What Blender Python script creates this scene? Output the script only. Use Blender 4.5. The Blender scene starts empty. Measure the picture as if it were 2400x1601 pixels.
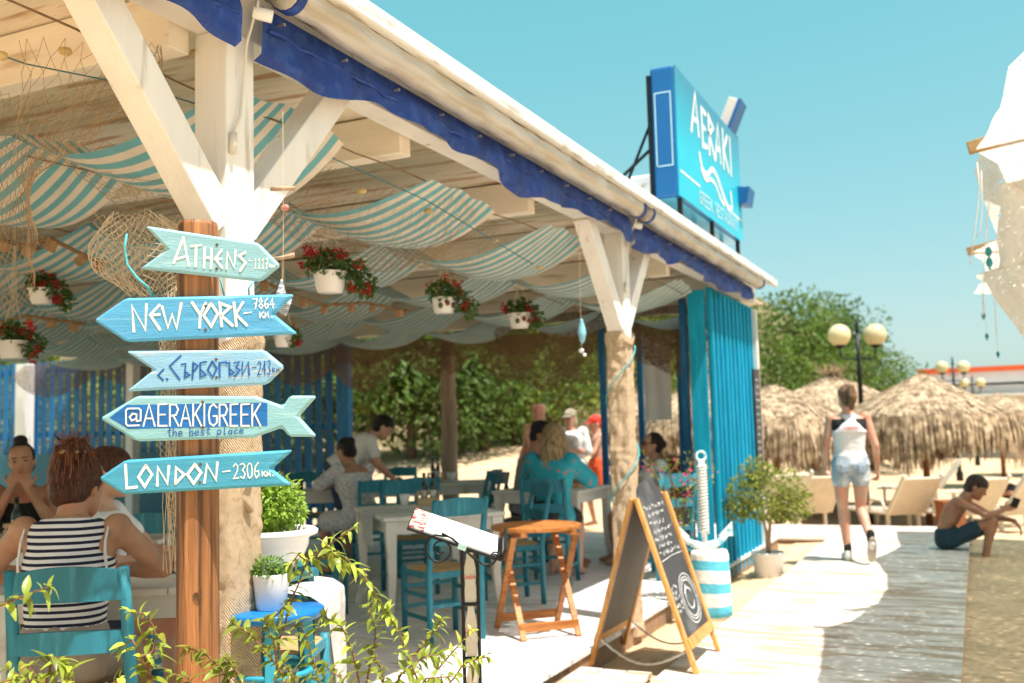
import bpy, bmesh, math, random
from math import sin, cos, pi, radians
from mathutils import Vector, Matrix, Quaternion, noise
V = Vector
scene = bpy.context.scene
col = scene.collection
rnd = random.Random(11)

# ------------------------------------------------------------------ camera
FPX, CXP, CYP, CAMZ = 2333.0, 1200.0, 800.5, 1.33      # focal length etc. in pixels of the 2400 px photo
YAW, PITCH, ROLL = radians(24.86), radians(5.07), radians(1.55)
FH = V((-sin(YAW), cos(YAW), 0)); R0 = V((cos(YAW), sin(YAW), 0)); UP = V((0, 0, 1))
FW = FH*cos(PITCH) + UP*sin(PITCH); U0 = UP*cos(PITCH) - FH*sin(PITCH)
RT = R0*cos(ROLL) - U0*sin(ROLL); UT = R0*sin(ROLL) + U0*cos(ROLL)
CAM = V((0, 0, CAMZ))
cd = bpy.data.cameras.new('camera'); cam = bpy.data.objects.new('camera', cd); col.objects.link(cam)
m = Matrix((RT, UT, -FW)).transposed().to_4x4(); m.translation = CAM
cam.matrix_world = m
cd.sensor_width = 36.0; cd.lens = 36.0*FPX/2400.0; cd.clip_end = 3000; cd.clip_start = 0.05
cd.dof.use_dof = True; cd.dof.focus_distance = 2.98; cd.dof.aperture_fstop = 3.0; cd.dof.aperture_blades = 0
scene.camera = cam

# ------------------------------------------------------------------ world, sun, exposure
SUN = V((0.37, -0.13, 1.0)).normalized()
w = bpy.data.worlds.new('World'); scene.world = w; w.use_nodes = True
nt = w.node_tree; nt.nodes.clear()
sky = nt.nodes.new('ShaderNodeTexSky'); sky.sky_type = 'NISHITA'; sky.sun_disc = False
sky.sun_elevation = math.asin(SUN.z); sky.sun_rotation = math.atan2(SUN.x, SUN.y)
sky.air_density = 1.0; sky.dust_density = 1.7; sky.ozone_density = 0.7; sky.altitude = 0
sep = nt.nodes.new('ShaderNodeSeparateColor'); comb = nt.nodes.new('ShaderNodeCombineColor'); nt.links.new(sky.outputs[0], sep.inputs[0])
for i, (pw, k) in enumerate(((1.13, .586), (.40, 1.878), (.40, 1.793))):      # hazier, more turquoise summer sky
    a_ = nt.nodes.new('ShaderNodeMath'); a_.operation = 'POWER'; a_.inputs[1].default_value = pw; b_ = nt.nodes.new('ShaderNodeMath'); b_.operation = 'MULTIPLY'; b_.inputs[1].default_value = k
    nt.links.new(sep.outputs[i], a_.inputs[0]); nt.links.new(a_.outputs[0], b_.inputs[0]); nt.links.new(b_.outputs[0], comb.inputs[i])
bg = nt.nodes.new('ShaderNodeBackground'); bg.inputs['Strength'].default_value = 0.12
wo = nt.nodes.new('ShaderNodeOutputWorld')
nt.links.new(comb.outputs[0], bg.inputs[0]); nt.links.new(bg.outputs[0], wo.inputs[0])
sl = bpy.data.lights.new('sun', 'SUN'); sl.energy = 4.2; sl.angle = radians(0.53); sl.color = (1.0, 0.965, 0.90)
so = bpy.data.objects.new('sun', sl); col.objects.link(so); so.rotation_euler = SUN.to_track_quat('Z', 'Y').to_euler()
so.location = (6, -4, 14)
vs = scene.view_settings; vs.view_transform = 'Standard'; vs.look = 'None'; vs.gamma = 1.0; vs.exposure = 1.0
vs.use_curve_mapping = False
scene.render.engine = 'CYCLES'
scene.cycles.use_denoising = True; scene.cycles.max_bounces = 10; scene.cycles.diffuse_bounces = 6
scene.cycles.transparent_max_bounces = 24; scene.cycles.caustics_reflective = False; scene.cycles.caustics_refractive = False
scene.cycles.sample_clamp_indirect = 8

# ------------------------------------------------------------------ photo pixel -> place in the scene
def ray(u, v): return FW + RT*((u - CXP)/FPX) - UT*((v - CYP)/FPX)
def G(u, v, z=0.0): d = ray(u, v); return CAM + d*((z - CAMZ)/d.z)
def PX(u, v, x): d = ray(u, v); return CAM + d*(x/d.x)
def PY(u, v, y): d = ray(u, v); return CAM + d*(y/d.y)
def PD(u, v, dep): return CAM + ray(u, v)*dep
def PP(u, v, p0, n): d = ray(u, v); return CAM + d*((p0 - CAM).dot(n)/d.dot(n))

# ------------------------------------------------------------------ mesh helpers
class MB:
    def __init__(s): s.v = []; s.f = []; s.uv = None
    def add(s, vs, fs):
        o = len(s.v); s.v += [tuple(p) for p in vs]; s.f += [tuple(i + o for i in f) for f in fs]
    def box(s, c, size, rot=None):
        c = V(c); hx, hy, hz = size[0]/2, size[1]/2, size[2]/2
        ps = [V((x, y, z)) for x in (-hx, hx) for y in (-hy, hy) for z in (-hz, hz)]
        if rot is not None: ps = [rot @ p for p in ps]
        s.add([c + p for p in ps], [(0,1,3,2),(4,6,7,5),(0,4,5,1),(2,3,7,6),(0,2,6,4),(1,5,7,3)]); return s
    def beam(s, p0, p1, w, h, up=(0,0,1)):
        p0, p1 = V(p0), V(p1); d = (p1 - p0).normalized(); up = V(up)
        sd = d.cross(up)
        if sd.length < 1e-4: sd = d.cross(V((1,0,0)))
        sd.normalize(); u = sd.cross(d).normalized()
        a = [(-1,-1),(1,-1),(1,1),(-1,1)]
        ps = [p0 + sd*(w/2*i) + u*(h/2*j) for i, j in a] + [p1 + sd*(w/2*i) + u*(h/2*j) for i, j in a]
        s.add(ps, [(3,2,1,0),(4,5,6,7),(0,1,5,4),(1,2,6,5),(2,3,7,6),(3,0,4,7)]); return s
    def tube(s, pts, r, n=6, cap=True, closed=False):
        pts = [V(p) for p in pts]; k = len(pts)
        rs = r if isinstance(r, (list, tuple)) else [r]*k
        tg = []
        for i in range(k):
            if closed: t = pts[(i+1) % k] - pts[i-1]
            else: t = pts[min(i+1, k-1)] - pts[max(i-1, 0)]
            tg.append(t.normalized() if t.length > 1e-9 else V((0,0,1)))
        ref = V((0,0,1)) if abs(tg[0].z) < .9 else V((1,0,0))
        sd = tg[0].cross(ref).normalized(); vs = []
        for i in range(k):
            sd = sd - tg[i]*sd.dot(tg[i])
            if sd.length < 1e-5: sd = tg[i].cross(V((0.3,0.9,0.2)))
            sd.normalize(); bn = tg[i].cross(sd)
            for j in range(n):
                a = 2*pi*j/n; vs.append(pts[i] + (sd*cos(a) + bn*sin(a))*rs[i])
        fs = []
        for i in range(k if closed else k-1):
            i2 = (i+1) % k
            for j in range(n):
                fs.append((i*n+j, i*n+(j+1) % n, i2*n+(j+1) % n, i2*n+j))
        if cap and not closed: fs += [tuple(range(n-1, -1, -1)), tuple((k-1)*n+j for j in range(n))]
        s.add(vs, fs); return s
    def lathe(s, prof, c=(0,0,0), n=24, wob=None):
        c = V(c); vs = []; fs = []; k = len(prof)
        for i, (r, z) in enumerate(prof):
            for j in range(n):
                a = 2*pi*j/n; rr = r*(1 + (wob(a, z) if wob else 0)); vs.append(c + V((rr*cos(a), rr*sin(a), z)))
        for i in range(k-1):
            for j in range(n): fs.append((i*n+j, i*n+(j+1) % n, (i+1)*n+(j+1) % n, (i+1)*n+j))
        fs += [tuple(range(n-1, -1, -1)), tuple((k-1)*n+j for j in range(n))]
        s.add(vs, fs); return s
    def prism(s, poly, off):
        poly = [V(p) for p in poly]; k = len(poly); off = V(off)
        s.add(poly + [p + off for p in poly], [tuple(range(k)), tuple(range(2*k-1, k-1, -1))] + [(i, i+k, (i+1) % k+k, (i+1) % k) for i in range(k)]); return s
    def sheet(s, fn, nu, nv, thick=None):
        o = len(s.v)
        if s.uv is None: s.uv = {}
        for i in range(nu+1):
            for j in range(nv+1):
                s.uv[len(s.v)] = (i/nu, j/nv); s.v.append(tuple(fn(i/nu, j/nv)))
        for i in range(nu):
            for j in range(nv):
                a = o + i*(nv+1) + j; s.f.append((a, a+nv+1, a+nv+2, a+1))
        return s
    def ell(s, c, r, n=12, m_=8, rot=None):
        c = V(c); vs = []; fs = []
        for i in range(m_+1):
            t = pi*i/m_
            for j in range(n):
                a = 2*pi*j/n; p = V((r[0]*sin(t)*cos(a), r[1]*sin(t)*sin(a), r[2]*cos(t)))
                if rot is not None: p = rot @ p
                vs.append(c + p)
        for i in range(m_):
            for j in range(n): fs.append((i*n+j, (i+1)*n+j, (i+1)*n+(j+1) % n, i*n+(j+1) % n))
        s.add(vs, fs); return s
    def cap(s, p0, r0, p1, r1, n=12):
        p0, p1 = V(p0), V(p1); d = p1 - p0; L = max(d.length, 1e-4); d = d/L
        pts = []; rs = []
        for t in (85, 60, 30): pts.append(p0 - d*r0*sin(radians(t))); rs.append(r0*cos(radians(t)))
        for k in range(5): pts.append(p0 + d*L*k/4); rs.append(r0 + (r1-r0)*k/4)
        for t in (30, 60, 85): pts.append(p1 + d*r1*sin(radians(t))); rs.append(r1*cos(radians(t)))
        return s.tube(pts, rs, n)
    def loft(s, secs, n=18):
        # secs: (centre, side vector, front vector) ellipses with flattened caps
        vs = []; fs = []; k = len(secs)
        for c, a, b in secs:
            for j in range(n):
                t = 2*pi*j/n; ct, st = cos(t), sin(t)
                ex = 0.8
                vs.append(V(c) + V(a)*(math.copysign(abs(ct)**ex, ct)) + V(b)*(math.copysign(abs(st)**ex, st)))
        for i in range(k-1):
            for j in range(n): fs.append((i*n+j, i*n+(j+1) % n, (i+1)*n+(j+1) % n, (i+1)*n+j))
        fs += [tuple(range(n-1, -1, -1)), tuple((k-1)*n+j for j in range(n))]
        s.add(vs, fs); return s
    def mesh(s, name, smooth=False, fixn=True):
        me = bpy.data.meshes.new(name); me.from_pydata(s.v, [], s.f)
        if s.uv:
            ul = me.uv_layers.new(name='UVMap')
            li = [0]*len(me.loops); me.loops.foreach_get('vertex_index', li)
            flat = []
            for i in li: flat += s.uv.get(i, (0, 0))
            ul.data.foreach_set('uv', flat)
        if fixn:
            b = bmesh.new(); b.from_mesh(me); bmesh.ops.recalc_face_normals(b, faces=b.faces); b.to_mesh(me); b.free()
        if smooth: me.polygons.foreach_set('use_smooth', [True]*len(me.polygons))
        me.update(); return me

def link(name, me, mat=None, parent=None, loc=None, rz=None):
    o = bpy.data.objects.new(name, me); col.objects.link(o)
    if mat is not None and me is not None and not me.materials: me.materials.append(mat)
    if parent is not None: o.parent = parent
    if loc is not None: o.location = loc
    if rz is not None: o.rotation_euler = (0, 0, rz)
    return o
def ob(name, mb, mat, parent=None, smooth=False, bevel=0, loc=None, rz=None, fixn=True, solid=0):
    o = link(name, mb.mesh(name, smooth, fixn), mat, parent, loc, rz)
    if solid:
        md = o.modifiers.new('solid', 'SOLIDIFY'); md.thickness = solid; md.offset = 0
    if bevel:
        md = o.modifiers.new('bevel', 'BEVEL'); md.width = bevel; md.segments = 2; md.limit_method = 'ANGLE'
    return o
def tag(o, label=None, cat=None, group=None, kind=None):
    if label: o['label'] = label
    if cat: o['category'] = cat
    if group: o['group'] = group
    if kind: o['kind'] = kind
    return o
def thing(name, label, cat, loc=(0,0,0), rz=0, group=None):
    return tag(link(name, None, loc=loc, rz=rz), label, cat, group)
def copy_tree(o, parent=None):
    c = o.copy(); col.objects.link(c)
    if parent is not None: c.parent = parent
    for ch in list(o.children): copy_tree(ch, c)
    return c
def clear_group(o):
    if 'group' in o: del o['group']
def remesh(mb, vox=0.01, smooth=6, fac=0.5, name='body'):
    me = mb.mesh('tmp'); o = bpy.data.objects.new('tmp', me); col.objects.link(o)
    r = o.modifiers.new('r', 'REMESH'); r.mode = 'VOXEL'; r.voxel_size = vox; r.adaptivity = 0
    if smooth:
        s = o.modifiers.new('s', 'SMOOTH'); s.factor = fac; s.iterations = smooth
    dg = bpy.context.evaluated_depsgraph_get(); ev = o.evaluated_get(dg)
    out = bpy.data.meshes.new_from_object(ev); out.name = name
    bpy.data.objects.remove(o); bpy.data.meshes.remove(me)
    out.polygons.foreach_set('use_smooth', [True]*len(out.polygons)); out.materials.clear()
    return out

# ------------------------------------------------------------------ materials
MATS = {}
def mat(name, c, rough=.6, var=.18, scale=6, bump=.15, bscale=60, stretch=(1,1,1), rand=.06, metal=0, spec=.4,
        c2=None, c2amt=.0, c2scale=12, c2stretch=None, trans=0, sss=0, uvcoord=False, coat=0, detail=5):
    if name in MATS: return MATS[name]
    mt = bpy.data.materials.new(name); mt.use_nodes = True; n = mt.node_tree.nodes; L = mt.node_tree.links
    bs = n['Principled BSDF']; out = n['Material Output']
    tc = n.new('ShaderNodeTexCoord'); mp = n.new('ShaderNodeMapping'); mp.inputs['Scale'].default_value = stretch
    L.new(tc.outputs['UV' if uvcoord else 'Object'], mp.inputs[0])
    oi = n.new('ShaderNodeObjectInfo'); of = n.new('ShaderNodeVectorMath'); of.operation = 'SCALE'; of.inputs[0].default_value = (37.0, 53.0, 29.0); L.new(oi.outputs['Random'], of.inputs[3])
    L.new(of.outputs[0], mp.inputs['Location'])
    nz = n.new('ShaderNodeTexNoise'); nz.inputs['Scale'].default_value = scale; nz.inputs['Detail'].default_value = detail
    L.new(mp.outputs[0], nz.inputs[0])
    mr = n.new('ShaderNodeMapRange'); mr.inputs[1].default_value = .3; mr.inputs[2].default_value = .7
    mr.inputs[3].default_value = 1-var; mr.inputs[4].default_value = 1+var
    L.new(nz.outputs[0], mr.inputs[0])
    mr2 = n.new('ShaderNodeMapRange'); mr2.inputs[3].default_value = 1-rand; mr2.inputs[4].default_value = 1+rand
    L.new(oi.outputs['Random'], mr2.inputs[0])
    mu = n.new('ShaderNodeMath'); mu.operation = 'MULTIPLY'; L.new(mr.outputs[0], mu.inputs[0]); L.new(mr2.outputs[0], mu.inputs[1])
    base = n.new('ShaderNodeRGB'); base.outputs[0].default_value = (*c, 1); src = base.outputs[0]
    if c2 is not None:
        mp2 = n.new('ShaderNodeMapping'); mp2.inputs['Scale'].default_value = c2stretch or stretch; L.new(tc.outputs['UV' if uvcoord else 'Object'], mp2.inputs[0]); L.new(of.outputs[0], mp2.inputs['Location'])
        n2 = n.new('ShaderNodeTexNoise'); n2.inputs['Scale'].default_value = c2scale; n2.inputs['Detail'].default_value = 6; L.new(mp2.outputs[0], n2.inputs[0])
        rp = n.new('ShaderNodeValToRGB'); t = 1-c2amt
        rp.color_ramp.elements[0].position = max(0, t-.06); rp.color_ramp.elements[1].position = min(1, t+.06)
        L.new(n2.outputs[0], rp.inputs[0])
        mx = n.new('ShaderNodeMix'); mx.data_type = 'RGBA'; L.new(rp.outputs[0], mx.inputs[0]); L.new(src, mx.inputs[6]); mx.inputs[7].default_value = (*c2, 1)
        src = mx.outputs[2]
    vm = n.new('ShaderNodeVectorMath'); vm.name = 'TONE'; vm.operation = 'SCALE'; L.new(src, vm.inputs[0]); L.new(mu.outputs[0], vm.inputs[3])
    L.new(vm.outputs[0], bs.inputs['Base Color'])
    bs.inputs['Roughness'].default_value = rough; bs.inputs['Metallic'].default_value = metal; bs.inputs['Specular IOR Level'].default_value = spec
    if coat: bs.inputs['Coat Weight'].default_value = coat
    if sss: bs.inputs['Subsurface Weight'].default_value = sss; bs.inputs['Subsurface Radius'].default_value = (.02, .008, .004); bs.inputs['Subsurface Scale'].default_value = .5
    if bump:
        nb = n.new('ShaderNodeTexNoise'); nb.inputs['Scale'].default_value = bscale; nb.inputs['Detail'].default_value = 4; L.new(mp.outputs[0], nb.inputs[0])
        bp = n.new('ShaderNodeBump'); bp.inputs['Strength'].default_value = bump; bp.inputs['Distance'].default_value = .02
        L.new(nb.outputs[0], bp.inputs['Height']); L.new(bp.outputs[0], bs.inputs['Normal'])
    if trans:
        tl = n.new('ShaderNodeBsdfTranslucent'); L.new(vm.outputs[0], tl.inputs[0]); ms = n.new('ShaderNodeMixShader'); ms.inputs[0].default_value = trans
        L.new(bs.outputs[0], ms.inputs[1]); L.new(tl.outputs[0], ms.inputs[2]); L.new(ms.outputs[0], out.inputs[0])
    MATS[name] = mt; return mt
def stripe(name, ca, cb, axis=0, freq=10, duty=.5, rough=.8, trans=.3, uv=True, wob=.0, wscale=4, bump=.2):
    mt = mat(name, ca, rough, .08, 9, bump, 30, trans=trans, uvcoord=False)
    n = mt.node_tree.nodes; L = mt.node_tree.links
    tc = [x for x in n if x.type == 'TEX_COORD'][0]; sp = n.new('ShaderNodeSeparateXYZ'); L.new(tc.outputs['UV' if uv else 'Object'], sp.inputs[0])
    val = sp.outputs[axis]
    if wob:
        nz = n.new('ShaderNodeTexNoise'); nz.inputs['Scale'].default_value = wscale; L.new(tc.outputs['Object'], nz.inputs[0])
        ad = n.new('ShaderNodeMath'); ad.operation = 'MULTIPLY_ADD'; L.new(nz.outputs[0], ad.inputs[0]); ad.inputs[1].default_value = wob; L.new(val, ad.inputs[2]); val = ad.outputs[0]
    m1 = n.new('ShaderNodeMath'); m1.operation = 'MULTIPLY'; L.new(val, m1.inputs[0]); m1.inputs[1].default_value = freq
    fr = n.new('ShaderNodeMath'); fr.operation = 'FRACT'; L.new(m1.outputs[0], fr.inputs[0])
    gt = n.new('ShaderNodeMath'); gt.operation = 'GREATER_THAN'; L.new(fr.outputs[0], gt.inputs[0]); gt.inputs[1].default_value = duty
    mx = n.new('ShaderNodeMix'); mx.data_type = 'RGBA'; L.new(gt.outputs[0], mx.inputs[0]); mx.inputs[6].default_value = (*ca, 1); mx.inputs[7].default_value = (*cb, 1)
    vm = n['TONE']; L.new(mx.outputs[2], vm.inputs[0]); return mt
def holes(mt, scale, thr, soft=.04, kind='noise', stretch=(1,1,1)):
    """let light and view through the gaps of a net or open weave"""
    n = mt.node_tree.nodes; L = mt.node_tree.links; out = n['Material Output']; old = out.inputs[0].links[0].from_socket
    tc = [x for x in n if x.type == 'TEX_COORD'][0]; mp = n.new('ShaderNodeMapping'); mp.inputs['Scale'].default_value = stretch; L.new(tc.outputs['Object'], mp.inputs[0])
    if kind == 'noise': t = n.new('ShaderNodeTexNoise'); t.inputs['Detail'].default_value = 3
    else: t = n.new('ShaderNodeTexVoronoi'); t.feature = 'DISTANCE_TO_EDGE'
    t.inputs['Scale'].default_value = scale; L.new(mp.outputs[0], t.inputs[0])
    mr = n.new('ShaderNodeMapRange'); mr.inputs[1].default_value = thr-soft; mr.inputs[2].default_value = thr+soft; L.new(t.outputs[0], mr.inputs[0])
    tr = n.new('ShaderNodeBsdfTransparent'); ms = n.new('ShaderNodeMixShader'); L.new(mr.outputs[0], ms.inputs[0]); L.new(old, ms.inputs[1]); L.new(tr.outputs[0], ms.inputs[2])
    L.new(ms.outputs[0], out.inputs[0]); return mt

WHITE = mat('white painted wood', (.78,.75,.69), .55, .06, 3, .12, 25, (1,1,.25), c2=(.52,.44,.34), c2amt=.36, c2scale=5)
POSTW = mat('cream painted post wood', (.82,.80,.755), .5, .06, 4, .2, 22, (2,2,.15), c2=(.45,.38,.30), c2amt=.30, c2scale=6, c2stretch=(3,3,.3))
DECKM = mat('white painted deck board', (.74,.73,.70), .65, .07, 3, .25, 40, (.3,5,5), c2=(.48,.42,.35), c2amt=.37, c2scale=2.5, c2stretch=(.8,6,6), rand=.06)
WALKM = mat('weathered white boardwalk board', (.72,.67,.60), .7, .12, 3, .3, 40, (.3,5,5), c2=(.44,.33,.23), c2amt=.465, c2scale=2.2, c2stretch=(.9,4,4), rand=.07)
SANDM = mat('beach sand', (.63,.455,.28), .95, .14, 2.2, .9, 9, spec=.1, c2=(.45,.34,.20), c2amt=.40, c2scale=16)
OSB = mat('whitewashed strand board', (.80,.71,.58), .7, .12, 3, .3, 50, (.5,3,1), c2=(.52,.33,.19), c2amt=.42, c2scale=3.0, c2stretch=(.7,5.5,1), rand=.08)
RAFT = mat('cream rafter wood', (.80,.73,.62), .6, .08, 3, .15, 30, (.4,3,3), c2=(.5,.38,.26), c2amt=.33, c2scale=4)
TEAL = mat('teal painted wood', (.018,.175,.235), .5, .14, 7, .15, 30, (3,3,.5), c2=(.045,.245,.30), c2amt=.38, c2scale=9, rand=.12)
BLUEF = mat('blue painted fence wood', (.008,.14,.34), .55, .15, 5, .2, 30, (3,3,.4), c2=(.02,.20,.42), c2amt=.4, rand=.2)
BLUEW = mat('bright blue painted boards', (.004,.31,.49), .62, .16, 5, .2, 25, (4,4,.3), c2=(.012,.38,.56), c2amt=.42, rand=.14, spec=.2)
RUSH = mat('woven rush', (.50,.31,.14), .8, .2, 30, .5, 90, (1,6,1), rand=.1)
# ================================================================== GROUND
def hill_z(x, y):
    # wooded slope behind the restaurant, falling away towards the sea on the right
    t = max(0.0, min(1.0, (y - 15.5)/22)); s = max(0.0, min(1.0, (-3.0 - x)/9.0))
    return 7.0*t*t*(3-2*t)*s
def sand_z(x, y):
    drop = max(0.0, min(1.0, (y - 12.5)/6.0)); drop = drop*drop*(3-2*drop)
    side = max(0.0, min(1.0, (x + .1)/2.5))
    z = -.11 - .38*drop - .08*side
    b1 = max(0.0, min(1.0, (y - 13.5)/10.0)); b2 = max(0.0, min(1.0, (-2.8 - x)/3.0)); z += (1.0 + .38*drop)*b1*b1*(3-2*b1)*b2*b2*(3-2*b2)
    z += .035*noise.noise(V((x*.9, y*.9, 0))) + .018*noise.noise(V((x*3.1, y*3.1, 4))) + .008*noise.noise(V((x*8, y*8, 9)))
    if -13.6 < x < -2.1 and y < 12.4: z = min(z, -.16)
    return z
def warp(t): return 7*t + 90*t**3 + 800*abs(t)**7*(1 if t > 0 else -1)
mb = MB(); N = 190
mb.sheet(lambda a, b: (lambda x, y: (x, y, sand_z(x, y)))(-1 + warp(a*2-1), 9 + warp(b*2-1)), N, N)
tag(ob('sand', mb, SANDM, smooth=True), kind='structure')
HILLM = mat('dry grassy hillside', (.16,.14,.06), .95, .3, .8, .6, 5, c2=(.30,.22,.13), c2amt=.46, c2scale=1.2)
mb = MB(); mb.sheet(lambda a, b: (lambda x, y: (x, y, -.9 + hill_z(x, y-6)*1.2 + 1.9*max(0, min(1, (y-23)/4))*max(0, min(1, (-4-x)/4)) + .2*noise.noise(V((x*.3, y*.3, 2)))))(-120 + 117*a, 22.5 + 60*b), 60, 50)
tag(ob('hillside', mb, HILLM, smooth=True), kind='structure')

# deck and boardwalk: a sub-frame each, every board its own piece
FRAME = mat('brown timber sub-frame', (.30,.19,.11), .8, .2, 5, .2, 30, (.4,4,4))
def boards(parent, x0, x1, y0, y1, pitch, cuts, m_, z=0, th=.03, along='x', gap=.006):
    meshes = {}
    n = int(round((y1-y0)/pitch)) if along == 'x' else int(round((x1-x0)/pitch))
    for i in range(n):
        edges = [0] + [c + rnd.uniform(-.25, .25) for c in cuts] + [1e9]
        L = (x1-x0) if along == 'x' else (y1-y0)
        for k in range(len(edges)-1):
            a, b = edges[k], min(edges[k+1], L)
            a += gap/2; b -= gap/2
            mb = MB(); mb.box((0,0,0), (b-a, pitch-gap, th) if along == 'x' else (pitch-gap, b-a, th))
            c = (x0+(a+b)/2, y0+(i+.5)*pitch, z-th/2) if along == 'x' else (x0+(i+.5)*pitch, y0+(a+b)/2, z-th/2)
            o = ob('board', mb, m_, parent, bevel=.003, loc=(c[0], c[1], c[2]+rnd.uniform(-.0015, .0015)))
            o.rotation_euler = (rnd.uniform(-.004, .004), rnd.uniform(-.0008, .0008), rnd.uniform(-.0012, .0012))
mb = MB(); mb.box((-7.85, 7.1, -.10), (11.26, 10.0, .125))
deck = tag(ob('deck', mb, FRAME), kind='structure')
boards(deck, -13.5, -2.2, 2.0, 12.2, .145, [2.9, 5.7, 8.5], DECKM)
mb = MB(); mb.box((-.93, 7.7, -.115), (1.50, 9.4, .06))
walk = tag(ob('boardwalk', mb, FRAME), kind='structure')
boards(walk, -1.70, -.16, 2.85, 12.4, .191, [], WALKM, z=-.05)
mb = MB(); mb.box((-2.3, 13.2, -.13), (4.3, 1.5, .1))
walk2 = tag(ob('cross_boardwalk', mb, FRAME), kind='structure')
boards(walk2, -4.5, -.14, 12.42, 14.0, .197, [2.1], WALKM, z=-.05)
mb = MB(); mb.box((-1.95, 4.75, -.10), (.40, 1.5, .03))
step = tag(ob('deck_step', mb, FRAME), kind='structure')
boards(step, -2.165, -1.735, 3.95, 5.5, .143, [], WALKM, z=-.045, along='y')

# ================================================================== PAVILION
pav = thing('beach_pavilion', 'white timber open-sided restaurant pavilion with strand board ceiling', 'pavilion', (-2.27, 2.61, 0))
pav_off = V((-2.27, 2.61, 0))
def pv(name, mb, m_, parent=None, **k):
    mb.v = [tuple(V(p) - pav_off) for p in mb.v] if parent is None else mb.v
    return ob(name, mb, m_, parent or pav, **k)
POSTY = [2.61, 6.715, 10.75]
for y in POSTY[:2]:
    mb = MB(); mb.box((-2.27, y, 1.31), (.14, .14, 2.78)); pv('post', mb, POSTW, bevel=.006)
mb = MB(); mb.box((-2.27, 5.9, 2.79), (.12, 11.0, .18)); pv('eave_beam', mb, POSTW, bevel=.005)
def brace(y, sgn, dz=.62, run=.60):
    a = V((-2.27, y + sgn*.05, 2.04)); b = V((-2.27, y + sgn*(run+.05), 2.72))
    mb = MB(); mb.beam(a, b, .11, .115, up=(0, sgn, 0)); pv('brace', mb, POSTW, bevel=.005)
for y in POSTY[:2]:
    brace(y, -1); brace(y, 1)
RY = [1.01 + 1.457*k for k in range(8)]
for y in RY:
    mb = MB(); mb.box((-7.67, y, 2.715), (10.66, .095, .19)); pv('rafter', mb, RAFT, bevel=.004)
for k in range(-1, 8):
    for i in range(5):
        x1 = -2.36 - i*2.13; y0 = 1.01 + 1.457*k
        mb = MB(); mb.box((x1-1.06, y0+.7285, 2.825 + rnd.uniform(-.003, .003)), (2.12, 1.445, .012)); pv('ceiling_board', mb, OSB)
# posts inside and along the back
for (u, x_) in ((70, None), (1060, None)):
    p = PY(u, 950, 11.55)
    mb = MB()
    if u == 70: mb.box((p.x, 11.45, 1.31), (.26, .16, 2.62)); pv('post', mb, POSTW, bevel=.006)
    else:
        mb.tube([(p.x + .01*sin(k*1.7), 11.45, 2.62*k/8) for k in range(9)], [.115 - .003*k for k in range(9)], 12)
        pv('post', mb, mat('weathered trunk post', (.34,.25,.18), .85, .25, 6, .5, 20, (6,6,.7)), smooth=True)
for (x_, y_) in ((-11.2, 10.9),):
    mb = MB(); mb.box((x_, y_, 1.31), (.14, .14, 2.62)); pv('post', mb, POSTW, bevel=.006)
ROOFM = mat('white roof sheet metal', (.78,.77,.74), .4, .06, 2, .05, 20, c2=(.50,.44,.36), c2amt=.38, c2scale=3, c2stretch=(6,1.2,6))
mb = MB(); mb.box((-7.55, 5.95, 2.915), (11.08, 11.0, .035)); pv('roof_sheet', mb, ROOFM)
mb = MB(); mb.box((-1.985, 5.95, 2.905), (.045, 11.0, .075)); pv('roof_edge', mb, ROOFM, bevel=.008)
mb = MB(); mb.box((-2.02, 3.2, 2.951), (.06, 3.5, .028)); pv('flashing', mb, ROOFM, bevel=.004)
mb = MB(); mb.box((-2.06, 8.2, 2.948), (.05, 5.0, .022)); pv('flashing', mb, ROOFM, bevel=.004)
ROLLM = mat('cream rolled awning plastic', (.44,.39,.31), .22, .10, 3, .25, 9, (3,.5,3), c2=(.52,.50,.46), c2amt=.5, c2scale=4, c2stretch=(4,.6,4), spec=.6)
VALM = mat('royal blue awning fabric', (.012,.045,.25), .6, .30, 5, .5, 22, c2=(.025,.075,.31), c2amt=.45, c2scale=16, trans=.06)
SEG = [(.2, 2.50), (2.66, 6.60), (6.74, 10.85)]
METAL = mat('grey fittings metal', (.45,.44,.42), .35, .15, 8, .05, 30, metal=.8)
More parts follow.
